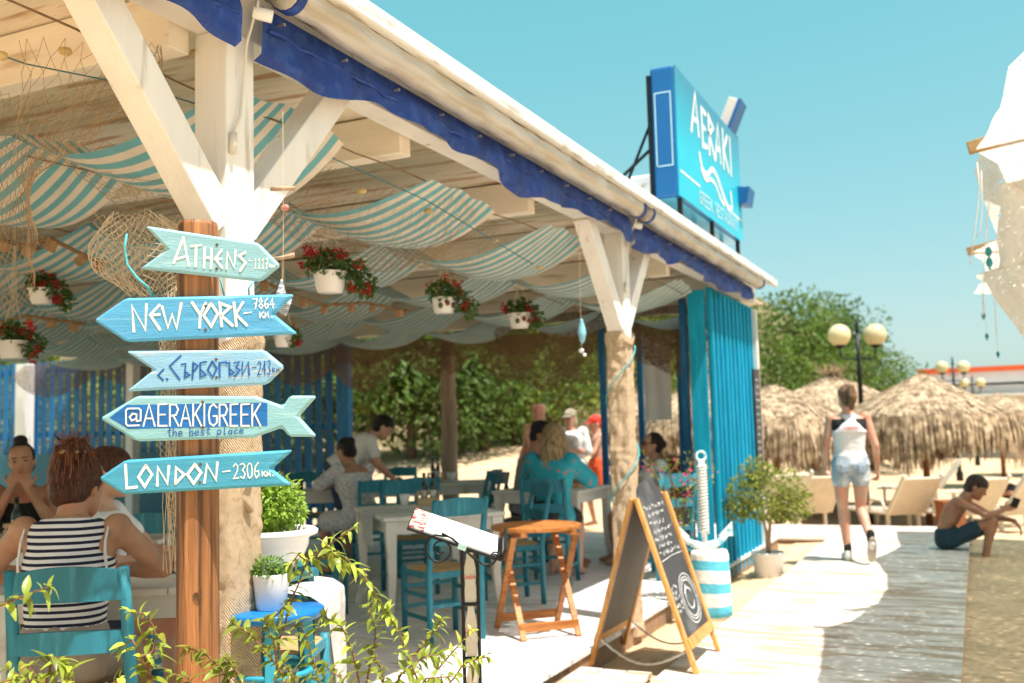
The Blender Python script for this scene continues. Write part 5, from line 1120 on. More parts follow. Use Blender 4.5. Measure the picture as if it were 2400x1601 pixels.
for pts, w_ in (([(.29,.47),(.33,.36),(.40,.36),(.48,.44),(.56,.41),(.64,.31),(.73,.225),(.80,.25),(.79,.38)], .050), ([(.31,.36),(.37,.30),(.45,.34),(.52,.33),(.60,.245),(.66,.215)], .036)): P_.stroke(smooth_line(pts), w_)
P_.put('wave_emblem', WPAINT, fc)
P_ = Paint(lambda a, b: V((0, a*L_, b*H_)), (1,0,0), .002); P_.stroke([(.02,.20),(.28,.20)], .018); P_.stroke([(.72,.20),(.98,.20)], .018); P_.put('rule', WPAINT, fc)
P_ = Paint(lambda a, b: V((0, a*L_, b*H_)), (1,0,0), .0025)
for q in layout('GREEK RESTAURANT', (.26,.165),(.90,.165),(.26,.065),(.90,.065), .7): P_.stroke(q, .018)
P_.put('tagline_lettering', mat('pale blue lettering', (.45,.72,.80), .5, .05, 5, 0), fc)
P_ = Paint(lambda a, b: V((-.21 + .2*a, -.0, b*H_)), (0,-1,0), .002)
P_.stroke([(.18,.24),(.18,.80),(.82,.80),(.82,.24),(.18,.24)], .010); P_.put('side_outline', mat('pale blue lettering', (0,0,0)), rs)
for y in (.1, 1.15, 2.2):
    for x in (-.19, -.03): mb = MB(); mb.box((x, y, -.10), (.035,.035,.20)); ob('support_leg', mb, BLK, rs)
    mb = MB(); mb.tube([(-.2, y, .95), (-.23, y, .45), (-1.0, y-.02, -.16)], .014, 6); ob('strut', mb, BLK, rs); mb = MB(); mb.tube([(-.22, y, .70), (-.62, y, -.16)], .012, 6); ob('strut', mb, BLK, rs)
mb = MB(); mb.box((-.22, .0, .42), (.03,.03,1.16)); ob('rear_upright', mb, BLK, rs)
bx_ = thing('roof_unit', 'low white metal box standing on the roof behind the sign', 'roof unit', (-3.0, 9.6, 2.934)); mb = MB(); mb.box((0,0,.34), (.9,2.0,.68)); ob('casing', mb, ROOFM, bx_, bevel=.02); mb = MB(); mb.box((0,-1.003,.38), (.6,.012,.4)); ob('grille', mb, METAL, bx_)

WB = mat('white sign panel', (.76,.68,.60), .4, .04, 4, 0)
for (u, v, hz, an_, lab) in ((1716, 275, .34, .42, 'white and blue floodlight box tilted above the far end of the roof sign'), (1746, 462, .17, .2, 'small blue floodlight box low at the far end of the roof sign')):
    c = PD(u, v, 9.9); s2 = thing('floodlight', lab, 'floodlight', c, group='floodlights of the roof sign'); rot_ = Matrix.Rotation(an_, 3, 'Y')
    mb = MB(); mb.box((-.02,0,0), (.10,.26,hz), rot_); ob('housing', mb, WB if hz > .2 else MATS['blue sign box metal'], s2, bevel=.008)
    mb = MB(); mb.box(rot_ @ V((.045,0,0)), (.03,.27,hz), rot_); ob('front_panel', mb, MATS['blue sign box metal'], s2, bevel=.004)
    mb = MB(); mb.tube([(0,0,-hz*.4), (-.2,-.05,-hz*.5), (-2.0 - c.x, 9.80 - c.y, -hz*.55)], .012, 6); ob('arm', mb, BLK, s2)
# ================================================================== BEACH
STRAW = mat('dry straw thatch', (.54,.41,.27), .9, .38, 9, 0, rand=.05, c2=(.26,.185,.115), c2amt=.48, c2scale=7, trans=.12, spec=.15)
REDW = mat('red-brown stained pole', (.26,.085,.03), .55, .2, 6, .2, 30, (5,5,.5))
def parasol(x, y, zg, apex, rad, label, seed, n=2600, tuft=False):
    t = thing('thatched_parasol', label, 'parasol', (x, y, zg), group='thatched beach parasols'); r_ = random.Random(seed); H1 = apex - zg
    mb = MB(); mb.tube([(0,0,0),(0,0,H1-.12)], [.06,.05], 12); ob('pole', mb, REDW, t, smooth=True)
    eave = H1 - rad*.52; mb = MB()
    mb.lathe([(rad*.98, eave), (rad*.66, eave+rad*.20), (rad*.33, eave+rad*.38), (.03, H1-.05)], n=26, wob=lambda a, z: .03*sin(a*5+seed)); ob('thatch_base', mb, STRAW, t, smooth=True)
    mb = MB()
    for k in range(n):
        a = r_.uniform(0, 2*pi); f_ = r_.random()**.6; r0_ = rad*f_; z = H1 - .03 - .50*rad*f_**1.1 + r_.uniform(0,.05); Ls = r_.uniform(.16,.34); w_ = r_.uniform(.010,.022)
        steep = .55 + .2*r_.random() if f_ < .88 else 2.2 + 3*r_.random(); d = V((cos(a), sin(a), -steep)).normalized(); sd = V((-sin(a), cos(a), 0))*w_; p = V((r0_*cos(a), r0_*sin(a), z)); e = p + d*Ls*.55; e2 = e + (d + V((0,0,-.8 - (2 if f_ > .88 else 0)))).normalized()*Ls*(.5 + .9*(f_ > .86)) + V((r_.gauss(0,.02), r_.gauss(0,.02), 0)); l_ = V((cos(a), sin(a), .5))*.012
        mb.add([p - sd + l_, p + sd + l_, e + sd*.9 + l_, e - sd*.9 + l_, e2 + sd*.15, e2 - sd*.15], [(0,1,2,3), (3,2,4,5)])
    for k in range(int(n*.45)):   # hanging fringe
        a = r_.uniform(0, 2*pi); rr = rad*r_.uniform(.92,1.03); p = V((rr*cos(a), rr*sin(a), eave + r_.uniform(-.02,.07))); Ls = r_.uniform(.34,.72)*(1+.35*sin(a*7+seed)*sin(a*3)); sd = V((-sin(a), cos(a), 0))*r_.uniform(.010,.024); e = p + V((cos(a)*.05 + r_.gauss(0,.03), sin(a)*.05 + r_.gauss(0,.03), -Ls))
        mb.add([p - sd, p + sd, (p+e)/2 + sd*1.1 + V((cos(a)*.03, sin(a)*.03, 0)), (p+e)/2 - sd*1.1 + V((cos(a)*.03, sin(a)*.03, 0)), e + sd*.3, e - sd*.3], [(0,1,2,3), (3,2,4,5)])
    if tuft:
        for k in range(240): 
            a = r_.uniform(0, 2*pi); s_ = r_.uniform(.1,.45); p = V((0,0,H1-.1)); e = p + V((cos(a)*s_, sin(a)*s_, r_.uniform(.0,.32))); sd = V((-sin(a), cos(a), 0))*.012; mb.add([p-sd, p+sd, e+sd*.4, e-sd*.4], [(0,1,2,3)])
    tag(ob('straw', mb, STRAW, t, fixn=False), kind='stuff'); return t
def P2(u, d): p = PD(u, 1000, d); return p.x, p.y
x, y = P2(2165, 17.3); parasol(x, y, -.49, 2.10, 1.50, 'nearest thatched parasol, beside the sitting boy', 1, 5200)
x, y = P2(1955, 20.5); parasol(x, y, -.49, 2.30, 2.15, 'wide thatched parasol behind the walking woman, with a tufted top', 2, 5200, True)
x, y = P2(1815, 16.2); parasol(x, y, -.49, 1.95, 1.22, 'thatched parasol just right of the blue wall', 3, 4200)
x, y = P2(1640, 18.5); parasol(x, y, -.49, 2.10, 1.5, 'thatched parasol half hidden behind the blue wall', 4, 2400)
x, y = P2(1520, 20.5); parasol(x, y, -.49, 2.15, 1.4, 'thatched parasol seen through the rear opening behind the seated woman', 5, 2000)
x, y = P2(2345, 26); parasol(x, y, -.49, 1.95, 1.3, 'distant thatched parasol at the right behind the nearest one', 6, 1400)
x, y = P2(2440, 31); parasol(x, y, -.49, 1.95, 1.3, 'farthest thatched parasol cut by the right photo edge', 7, 900)
x, y = P2(1905, 27); parasol(x, y, -.49, 2.2, 1.4, 'distant thatched parasol between the lamp and the blue wall', 8, 1200)

LNG = mat('ivory lounger plastic', (.66,.60,.50), .5, .05, 4, .05, 30)
WICK = stripe('ribbed lounger slats', (.62,.55,.44), (.46,.40,.31), 0, 26, .55, .6, 0, uv=False)
def lounger_proto():
    t = thing('sun_lounger', 'x', 'sun lounger')
    mb = MB(); mb.box((0,.35,.30), (.62,1.30,.045)); ob('seat_frame', mb, LNG, t, bevel=.015)
    R_b = Matrix.Rotation(radians(-52), 3, 'X'); mb = MB(); mb.box((0,-.30,.30), (.0,.0,.0)); 
    mb = MB(); mb.box(V((0,-.30,.32)) + R_b @ V((0,-.33,0)), (.64,.70,.05), R_b); ob('backrest', mb, WICK, t, bevel=.03)
    for sx in (-1,1):
        mb = MB(); mb.box(V((sx*.33,-.30,.33)) + R_b @ V((0,-.34,0)), (.035,.76,.07), R_b); ob('back_rail', mb, LNG, t, bevel=.012)
        for y in (-.2, .85): mb = MB(); mb.box((sx*.27, y, .14), (.05,.06,.28)); ob('leg', mb, LNG, t, bevel=.01)
        mb = MB(); mb.tube([(sx*.34,-.25,.33),(sx*.36,-.2,.50),(sx*.36,.10,.50),(sx*.34,.16,.33)], .022, 8); ob('armrest', mb, LNG, t, smooth=True)
    for k in range(9): mb = MB(); mb.box((0, -.22 + k*.135, .330), (.54,.10,.018)); ob('slat', mb, WICK, t)
    return t
lp = lounger_proto(); first = True
for (u, d, a, lab) in ((1870, 15.6, .25, 'ivory sun lounger with a ribbed back, left of the walking woman'), (1790, 14.6, .3, 'low ivory sun lounger corner behind the potted tree'), (2085, 15.7, .35, 'ivory sun lounger in the shade right of the walking woman'), (2235, 15.5, .35, 'ivory sun lounger behind the sitting boy, in the parasol shade'), (2335, 15.7, .5, 'bright sunlit ivory lounger right of the sitting boy'), (2330, 20.5, 1.2, 'distant ivory lounger under the nearest parasol'), (2420, 19.5, .9, 'ivory sun lounger at the right photo edge'), (2160, 22.0, 1.3, 'far ivory lounger in the sun between the parasols')):
    o = lp if first else copy_tree(lp); first = False
    x, y = P2(u, d); o.location = (x, y, sand_z(x, y)); o.rotation_euler = (0, 0, a + .35); o['label'] = lab; o['group'] = 'beach sun loungers'
bxp = P2(2214, 15.0); bx_ = thing('side_box', 'brown wooden box table standing by the nearest parasol pole', 'box', (bxp[0], bxp[1], sand_z(*bxp)), YAW)
mb = MB(); mb.box((0,0,.25), (.32,.32,.46)); ob('box_body', mb, REDW, bx_, bevel=.006); mb = MB(); mb.box((0,0,.495), (.36,.36,.025)); ob('box_top', mb, REDW, bx_, bevel=.004)

# ---- lamps with globes
GLOBE = mat('cream opal globe', (.80,.70,.42), .25, .03, 2, 0, spec=.5, trans=.25)
def lamp(u, v, d, label, rg, zg=-.5, lean=0):
    c = PD(u, v, d); t = thing('globe_lamp', label, 'street lamp', (c.x, c.y, zg), YAW + .15, group='black lamp posts with cream globes'); H1 = c.z - zg
    mb = MB(); mb.lathe([(.10,0),(.10,.25),(.06,.32),(.045,.9),(.042,H1*.75),(.055,H1*.76),(.035,H1*.80),(.03,H1-.1)], n=14); ob('column', mb, BLK, t, smooth=True)
    mb = MB(); mb.lathe([(.03,H1-.1),(.045,H1-.06),(.02,H1),(.03,H1+.05),(.004,H1+.16)], n=12); ob('finial', mb, BLK, t, smooth=True)
    for s_ in (-1, 1):
        mb = MB(); mb.tube([(0,0,H1-.55)] + [(s_*(.18 + .15*sin(a)), 0, H1-.55 - .08*sin(a*1.6) + .10*a) for a in (.3,.7,1.1,1.5)] + [(s_*.34, 0, H1-.18-.18)], .016, 7); mb.tube([(s_*.05 + s_*.07*cos(a), 0, H1-.42+.07*sin(a)) for a in [k*.6 for k in range(9)]], .010, 6); ob('arm', mb, BLK, t, smooth=True)
        mb = MB(); mb.lathe([(.02,H1-.38),(.09,H1-.34),(.095,H1-.31),(.05,H1-.31)], (s_*.34,0,0), 14); ob('globe_cup', mb, BLK, t, smooth=True)
        mb = MB(); mb.ell((s_*.34,0,H1-.32+rg*.93), (rg,rg,rg), 24, 16); ob('globe', mb, GLOBE, t, smooth=True)
lamp(2008, 768, 17.8, 'tall black lamp post with two cream globes behind the walking woman', .200)
lamp(2232, 848, 29, 'smaller lamp post with two cream globes above the nearest parasol', .178)
lamp(2278, 888, 38, 'farthest lamp post with two cream globes in front of the white pavilion', .178)

# ---- far beach restaurant
fb = thing('far_restaurant', 'long low white beach restaurant with an orange roof edge, far at the right', 'building', V((1.5, 52, -.6)))
WALLW = mat('white render', (.72,.70,.67), .8, .04, 2, .05, 20)
mb = MB(); mb.box((5, 2, 1.7), (16, 6, 3.4)); ob('wall', mb, WALLW, fb); mb = MB(); mb.box((5, 1.9, 3.75), (17.4, 7, .5)); rf = ob('roof', mb, mat('pale grey awning roof', (.58,.57,.56), .6, .05, 2, 0), fb)
mb = MB(); mb.box((5, 1.9, 4.12), (17.8, 7.4, .22)); ob('roof_band', mb, mat('orange red band', (.68,.10,.02), .5, .05, 2, 0), rf)
for k in range(8): mb = MB(); mb.box((-2 + k*2.0, -1.02, 1.6), (1.5,.06,1.9)); w_ = ob('window', mb, mat('dark window', (.05,.06,.07), .2, .1, 2, 0), fb); mb = MB(); mb.box((-2 + k*2.0, -1.06, .62), (1.6,.12,.06)); ob('sill', mb, WALLW, w_)
mb = MB(); mb.box((5, -2.0, 2.9), (17.4, 2.0, .10)); ob('awning', mb, mat('white awning cloth', (.74,.73,.70), .8, .04, 3, 0), fb)
fh_ = thing('far_house', 'small brick-coloured house roof showing behind the tree at the right', 'house', V((-4, 60, -.6))); mb = MB(); mb.box((0,0,1.5), (5,5,3.0)); ob('wall', mb, mat('terracotta render', (.45,.22,.15), .8, .1, 2, 0), fh_); mb = MB(); mb.prism([V((-2.8,-2.8,3.0)), V((2.8,-2.8,3.0)), V((0,-2.8,3.9))], V((0,5.6,0))); ob('roof', mb, mat('roof tiles', (.35,.14,.08), .8, .2, 6, 0), fh_)

# ================================================================== TREES
BARK = mat('tree bark', (.16,.11,.07), .9, .25, 8, .4, 20, (4,4,.6))
LV = [mat('dark green foliage', (.095,.16,.028), .6, .4, 1.2, 0, trans=.45), mat('mid green foliage', (.12,.20,.03), .6, .45, 1.2, 0, trans=.38, c2=(.22,.24,.05), c2amt=.40, c2scale=2), mat('yellow green foliage', (.38,.40,.075), .6, .4, 1.2, 0, trans=.5, c2=(.30,.20,.07), c2amt=.38, c2scale=2.5)]
def tree(x, y, zg, H1, rad, label, kind, seed, n=3600, leaf=.16, name='tree'):
    r_ = random.Random(seed); t = thing(name, label, 'tree', (x, y, zg), group='trees behind the restaurant'); th = H1*.45
    mb = MB(); mb.tube([(0,0,-.3),(.05,0,th*.4),(.1*sin(seed),.1*cos(seed),th)], [.16,.12,.08], 10); tr = ob('trunk', mb, BARK, t, smooth=True)
    cl_ = []
    for k in range(11):
        a = r_.uniform(0,6.28); e = r_.uniform(.15,.95); p = V((cos(a)*rad*r_.uniform(.3,.78)*sin(pi*(.15+.8*e)), sin(a)*rad*r_.uniform(.3,.78)*sin(pi*(.15+.8*e)), H1*(.12 + .76*e))); cl_.append(p)
    for p in cl_[:6]: mb = MB(); mb.tube([(0,0,min(th, p.z*.5)), tuple(p*.55 + V((0,0,p.z*.18))), tuple(p)], [.06,.04,.015], 6); ob('limb', mb, BARK, t, smooth=True)
    mb = MB()
    for k, p in enumerate(cl_ + [V((0,0,H1*.8)), V((0,0,H1*.5))]): s_ = r_.uniform(.36,.56)*rad; foliage(mb, p, (s_*1.15, s_*1.15, s_*.85), int(n/12), leaf, leaf*.5, .25, seed*31+k)
    tag(ob('crown', mb, LV[kind], t, fixn=False), kind='stuff'); return t
# big tree at the right
x, y = P2(1890, 31); tree(x, y, -.5, 6.2, 2.7, 'tall green tree behind the thatched parasols', 1, 3, 7000, .20)
x, y = P2(1785, 29); tree(x, y, -.5, 4.4, 2.6, 'rounded bushy tree right beside the blue wall', 1, 4, 5200, .18)
x, y = P2(2040, 34); tree(x, y, -.5, 4.6, 2.3, 'lower tree on the right flank behind the first globe lamp', 0, 5, 4200, .18)
x, y = P2(1960, 38); tree(x, y, -.5, 7.4, 2.3, 'tree with the highest crown behind the parasols', 0, 6, 3600, .22)
x, y = P2(2095, 37); tree(x, y, -.5, 4.0, 1.7, 'small dark tree tapering off left of the orange roof band', 0, 16, 2400, .18)
spots = [(770,20,5.0,2.2,2),(860,18.5,4.0,1.9,1),(960,19,4.6,2.1,0),(1045,21,5.0,2.2,1),(1130,19.5,3.8,1.9,0),(1200,22,5.0,2.3,2),(1290,21,3.6,1.9,1),(1370,24,4.6,2.3,2),(1455,26,4.4,2.2,1),(1560,28,5.0,2.4,2),(660,20,4.6,2.0,1),(520,21,5.0,2.2,2),(380,22,5.0,2.3,1),(200,23,5.2,2.3,2),(20,24,5.4,2.4,0),(900,26,6.4,2.8,1),(1120,28,6.8,3.0,2),(1320,30,6.6,3.0,1),(80,22,3.4,1.9,1),(300,21,3.4,1.9,2),(470,19.5,3.2,1.8,1),(610,18.5,3.2,1.7,0)]
labs = ['yellow green tree right of the blue fence end', 'mid green tree behind the woman in white lace', 'dark green tree left of the rear trunk post', 'green tree right behind the rear trunk post', 'dark bushy tree right of the trunk post', 'yellow green tree above the man in the black cap', 'low green tree behind the bare-chested man', 'yellow green tree behind the person in the red cap', 'green tree just left of the second post', 'pale tree seen behind the white banner', 'green tree behind the fence, near its right end', 'yellow green tree behind the middle of the slat fence', 'green tree behind the slats left of the signs', 'yellow tree behind the slats at the left', 'dark tree behind the slats at the left edge', 'tall tree on the slope behind the lace woman', 'tall yellow green tree on the slope behind the trunk post', 'tall tree on the slope above the standing people', 'low bush close behind the slats at the far left', 'low yellow bush close behind the slats, left of the signs', 'low green bush close behind the slats, hidden by the signs', 'low dark bush close behind the right end of the slats']
for k, ((u, d, h, r, kd), lb) in enumerate(zip(spots, labs)):
    d += 5.5; x, y = P2(u, d); zg = sand_z(x, y) - .3 + hill_z(x, y-6)*.15; tree(x, y, zg, h*1.12, r*1.2, lb, kd, 50+k, 3600, (.15,.19,.23)[k % 3], 'hillside_tree')

# ================================================================== NET CANOPY OVER THE BOARDWALK
SAIL = mat('white knotted net canopy', (.82,.76,.68), .9, .08, 20, .3, 60, trans=.45); holes(SAIL, 26, .65, .03, 'noise', (1, 1.8, 1))
ct = thing('net_canopy', 'white net and cloth canopy overhanging the boardwalk at the upper right', 'canopy', (2.2, 8.0, 0)); co = V((2.2, 8.0, 0))
edge = [(3.2,.75,2.90),(4.2,.40,2.86),(4.8,.22,2.86),(5.5,.20,2.88),(6.2,.14,2.93),(6.67,.09,2.97),(6.95,.22,2.93),(7.6,.30,2.87),(8.4,.31,2.83),(9.2,.24,2.82),(9.9,.13,2.86),(10.3,.05,2.88),(10.7,.14,2.84),(11.4,.2,2.78),(12.2,.12,2.8),(13,.05,2.8)]
def cf2(s, t):
    q = s*(len(edge)-1); i = min(int(q), len(edge)-2); f_ = q-i; a, b = edge[i], edge[i+1]; y = a[0]+(b[0]-a[0])*f_; x = a[1]+(b[1]-a[1])*f_; z = a[2]+(b[2]-a[2])*f_
    return V((x + (4.6-x)*t, y + .15*t*sin(y), z + .9*t - .30*sin(pi*min(1, t*1.6))*(.6+.4*sin(y*1.5)) + .03*noise.noise(V((y*2, t*6, 0))))) - co
mb = MB(); mb.sheet(cf2, 120, 40); ob('net_sheet', mb, SAIL, ct, smooth=True)
def cf3(s, t):   # lower drape hanging towards the right
    ed = [(222,2402),(300,2345),(345,2296),(390,2284),(440,2300),(500,2322),(535,2336),(600,2343),(628,2338),(640,2288),(652,2290),(668,2312),(700,2326),(740,2352),(775,2378),(815,2404),(850,2440)]
    q = s*(len(ed)-1); i = min(int(q), len(ed)-2); f_ = q-i; v_ = ed[i][0]+(ed[i+1][0]-ed[i][0])*f_; u_ = ed[i][1]+(ed[i+1][1]-ed[i][1])*f_
    return PD(u_ + (2760-u_)*t, v_ - 40*t + 14*sin(t*9+s*5), 6.55 + .9*s + .25*t + .06*sin(t*22 + s*7) + .04*sin(s*19)) - co
mb = MB(); mb.sheet(cf3, 96, 60); ob('net_drape', mb, SAIL, ct, smooth=True)
for (y, x, z) in ((6.67,.05,2.985),(10.3,.01,2.895),(13.0,.0,2.8)): mb = MB(); x += (.6 if y > 12 else 0); mb.beam(V((x, y, z))-co, V((4.7, y, z+.9))-co, .06, .075); ob('bar', mb, mat('brown bar timber', (.42,.24,.10), .7, .15, 6, .2, 30, (4,1,4)), ct, bevel=.005)
for y in (6.67, 13.0): mb = MB(); mb.box(V((4.6, y, 1.7))-co, (.12,.12,3.9)); ob('canopy_post', mb, POSTW, ct)
mb = MB(); mb.box(V((4.6, 9.9, 3.72))-co, (.10,7.0,.12)); ob('canopy_beam', mb, POSTW, ct)
def pc_(u, v, x): return PX(u, v, x)
STR = mat('pale strings', (.68,.64,.60), .9, .1, 20, 0)
for k, pts in enumerate((((2290,380),(2296,440),(2290,500),(2282,560),(2274,620)), ((2300,400),(2302,480),(2298,540),(2288,556)), ((2320,350),(2325,420),(2318,480),(2310,560),(2306,640),(2304,740)), ((2340,520),(2336,580),(2330,680),(2336,790)), ((2378,280),(2372,330),(2345,400),(2333,440),(2352,440),(2360,400),(2368,350)), ((2370,340),(2370,470),(2376,500),(2380,480),(2378,340)))):
    mb = MB(); mb.tube([PD(u, v, 6.55 + .1*k) - co for u, v in pts], .0035, 5); ob('string', mb, STR, ct, smooth=True)
TFI = mat('teal glass fish', (.02,.26,.28), .25, .15, 10, 0)
for k, (u, v) in enumerate(((2317,590),(2381,575),(2305,740),(2313,788),(2339,830))):
    c = PD(u, v, 6.8 + .35*k); s_ = .022 if k < 2 else .014
    t = thing('fish_pendant', ['teal double fish pendant below the canopy bar', 'grey white fish pendant against the white canopy', 'teal fish pendant on the lowest string, upper', 'teal fish pendant on the lowest string, lower', 'tiny teal pendant nearest the lamp globes'][k], 'pendant', c, group='fish pendants')
    for q in (0, 1):
        if q and k > 1: continue
        mb = MB(); mb.ell(UP*(-q*.075), (s_*1.0, s_*.35, s_*1.6), 10, 8); ob('fish_body', mb, CERA if k == 1 else TFI, t, smooth=True); mb = MB(); mb.prism([UP*(-q*.075) + V((0,0,-s_*1.3)), UP*(-q*.075) + V((-s_*.7,0,-s_*2.2)), UP*(-q*.075) + V((s_*.7,0,-s_*2.2))], V((0,.004,0))); ob('fish_tail', mb, CERA if k == 1 else TFI, t)
    mb = MB(); mb.tube([UP*s_*1.4, UP*.28], .002, 4); ob('thread', mb, STR, t)
# ================================================================== PEOPLE
def skin(n, c): return mat('skin ' + n, c, .48, .16, 9, .12, 160, sss=.08, rand=0, c2=(min(1,c[0]*1.12), c[1]*.86, c[2]*.82), c2amt=.46, c2scale=7)
SK1 = skin('tanned', (.42,.23,.14)); SK2 = skin('fair', (.56,.33,.23)); SK3 = skin('deep tan', (.34,.17,.10)); SK4 = skin('sunburnt', (.55,.29,.20))
EYE = mat('dark eye', (.02,.014,.01), .3, .1, 5, 0); LIP = mat('lips', (.40,.13,.11), .5, .1, 9, 0)
def hairm(n, c): return mat('hair ' + n, c, .42, .35, 12, .9, 40, (9,9,.8), spec=.4, c2=(c[0]*.42, c[1]*.40, c[2]*.38), c2amt=.48, c2scale=11, c2stretch=(6,6,.7))
HBR = hairm('auburn', (.11,.032,.014)); HBK = hairm('black', (.012,.009,.008)); HBL = hairm('blonde', (.46,.32,.16)); HLB = hairm('light brown', (.28,.15,.07)); HDB = hairm('dark brown', (.05,.028,.016)); HGR = hairm('pale straw hat', (.62,.56,.40))
def clothm(n, c, **k): return mat('cloth ' + n, c, .85, k.pop('var', .08), k.pop('scale', 8), .75, k.pop('bscale', 13), **k)
def lerp(a, b, t): return V(a)*(1-t) + V(b)*t
STAND = dict(pelvis=(0,0,.93), waist=(0,.0,1.06), chest=(0,0,1.26), neck=(0,-.01,1.43), head=(0,.015,1.585),
             sh=((.165,-.005,1.385),), el=((.205,-.03,1.11),), wr=((.215,.04,.87),), hip=((.085,0,.90),), kn=((.095,.02,.49),), an=((.095,-.02,.085),), toe=((.105,.13,.03),))
def mir(p): return V((-p[0], p[1], p[2]))
def pose(**k):
    d = {}
    for q in ('pelvis','waist','chest','neck','head'): d[q] = V(k.get(q, STAND[q]))
    for q in ('sh','el','wr','hip','kn','an','toe'):
        d[q+'R'] = V(k.get(q+'R', STAND[q][0])); d[q+'L'] = V(k.get(q+'L', mir(k[q+'R']) if q+'R' in k and not k.get('asym') else mir(STAND[q][0])))
    return d
def sitpose(seat=.46, lean=0.0, **k):
    """seated: lean > 0 tips the trunk forward"""
    z = seat + .085; o = V((0,0,z)); Rl = Matrix.Rotation(-lean, 3, 'X')
    def up(y, h): return o + Rl @ V((0, y, h))
    b = dict(pelvis=o, waist=up(-.01,.14), chest=up(.0,.34), neck=up(.0,.515), head=up(.03,.675),
             shR=up(-.005,.465)+V((.165,0,0)), elR=up(.02,.20)+V((.215,0,0)), wrR=up(.22,.15)+V((.16,0,0)), hipR=o+V((.09,.02,-.01)), knR=(.12,.43,seat+.045), anR=(.12,.42,.085), toeR=(.125,.57,.03))
    for q in ('sh','el','wr','hip','kn','an','toe'): b[q+'L'] = mir(b[q+'R'])
    b.update({a: V(c) for a, c in k.items()}); return {a: V(c) for a, c in b.items()}
def head_pieces(mb, c, M, s=1.0):
    secs = [(-.118,.052,.020,.020),(-.105,.042,.042,.045),(-.075,.025,.056,.066),(-.04,.012,.064,.080),(0,.004,.070,.090),(.035,0,.0735,.096),(.07,-.004,.070,.092),(.098,-.006,.055,.074),(.115,-.008,.028,.04)]
    mb.loft([(c + M @ V((0,y,z))*s, (M @ V((w_,0,0)))*s, (M @ V((0,d,0)))*s) for z, y, w_, d in secs], 20)
    mb.cap(c + M @ V((0,.088,.018))*s, .009*s, c + M @ V((0,.108,-.026))*s, .014*s, 8)
    mb.cap(c + M @ V((0,.080,-.062))*s, .020*s, c + M @ V((0,.078,-.10))*s, .020*s, 8)
    for q in (-1, 1):
        mb.ell(c + M @ V((q*.074,-.008,-.005))*s, (.011*s,.020*s,.033*s), 10, 8, M)
        mb.cap(c + M @ V((q*.015,.090,.028))*s, .010*s, c + M @ V((q*.045,.078,.030))*s, .010*s, 6)
def hand_pieces(mb, wr, el, s, inner, curl=.5, spread=1.0, dirv=None):
    d = (wr-el).normalized() if dirv is None else V(dirv).normalized(); n = V(inner); n = (n - d*n.dot(d)).normalized(); sd = d.cross(n).normalized()
    if sd.z < 0: sd = -sd      # thumb side up by default
    pc_ = wr + d*.05*s
    mb.loft([(wr + d*(.01*s), sd*.024*s, n*.019*s), (wr + d*.05*s, sd*.038*s, n*.016*s), (wr + d*.088*s, sd*.040*s, n*.013*s), (wr + d*.098*s, sd*.034*s, n*.010*s)], 12)
    for i, (o, L) in enumerate(((.030,.068),(.010,.078),(-.010,.072),(-.029,.056))):
        b = wr + d*.090*s + sd*o*s; a1 = curl*.8; p1 = b + (d*cos(a1) + n*sin(a1) + sd*o*1.6*spread)*(L*.48*s); a2 = curl*2.0; p2 = p1 + (d*cos(a2) + n*sin(a2))*(L*.32*s); a3 = curl*2.7; p3 = p2 + (d*cos(a3) + n*sin(a3))*(L*.24*s)
        mb.cap(b, .0092*s, p1, .0086*s, 7); mb.cap(p1, .0086*s, p2, .0080*s, 7); mb.cap(p2, .0080*s, p3, .0070*s, 7)
    b = wr + d*.03*s + sd*.030*s; p1 = b + (d*.7 + sd*.8 + n*.25*(1+curl))*(.038*s); p2 = p1 + (d*.95 + sd*(.3-.5*curl) + n*.4*curl)*(.034*s); mb.cap(b, .013*s, p1, .0105*s, 7); mb.cap(p1, .0105*s, p2, .0085*s, 7)
def torso_secs(J, g=0.0, w=1.0, lo=0, hi=99, fem=True, dep=1.0):
    pl, wa, ch, nk = J['pelvis'], J['waist'], J['chest'], J['neck']; sx = (J['shR']-J['shL']).normalized(); hx = (J['hipR']-J['hipL']).normalized(); sw = (J['shR']-J['shL']).length/2
    def fr(up_, s_): return up_.cross(s_).normalized()
    u1 = (wa-pl).normalized(); u2 = (ch-wa).normalized(); u3 = (nk-ch).normalized()
    hw = .172 if fem else .162; ww = .128 if fem else .145
    S = [(pl - u1*.085, hx, u1, .105, .075), (pl - u1*.05, hx, u1, hw*.90, .115), (pl, hx, u1, hw, .125), (lerp(pl, wa, .55), hx, u1, (hw+ww)/2*1.01, .112), (wa, lerp(hx,sx,.5), u1, ww, .098),
         (lerp(wa, ch, .5), sx, u2, ww*1.07, .108), (ch, sx, u2, .152, .118), (lerp(ch, nk, .42), sx, u3, sw*.99, .105), (lerp(ch, nk, .68), sx, u3, sw*.95, .085), (lerp(ch, nk, .86), sx, u3, sw*.62, .066), (lerp(ch, nk, .99), sx, u3, .066, .055)]
    S = S[lo:hi]; return [(c, s_.normalized()*(a*w+g), fr(u_, s_)*(b*w*dep+g)) for c, s_, u_, a, b in S]
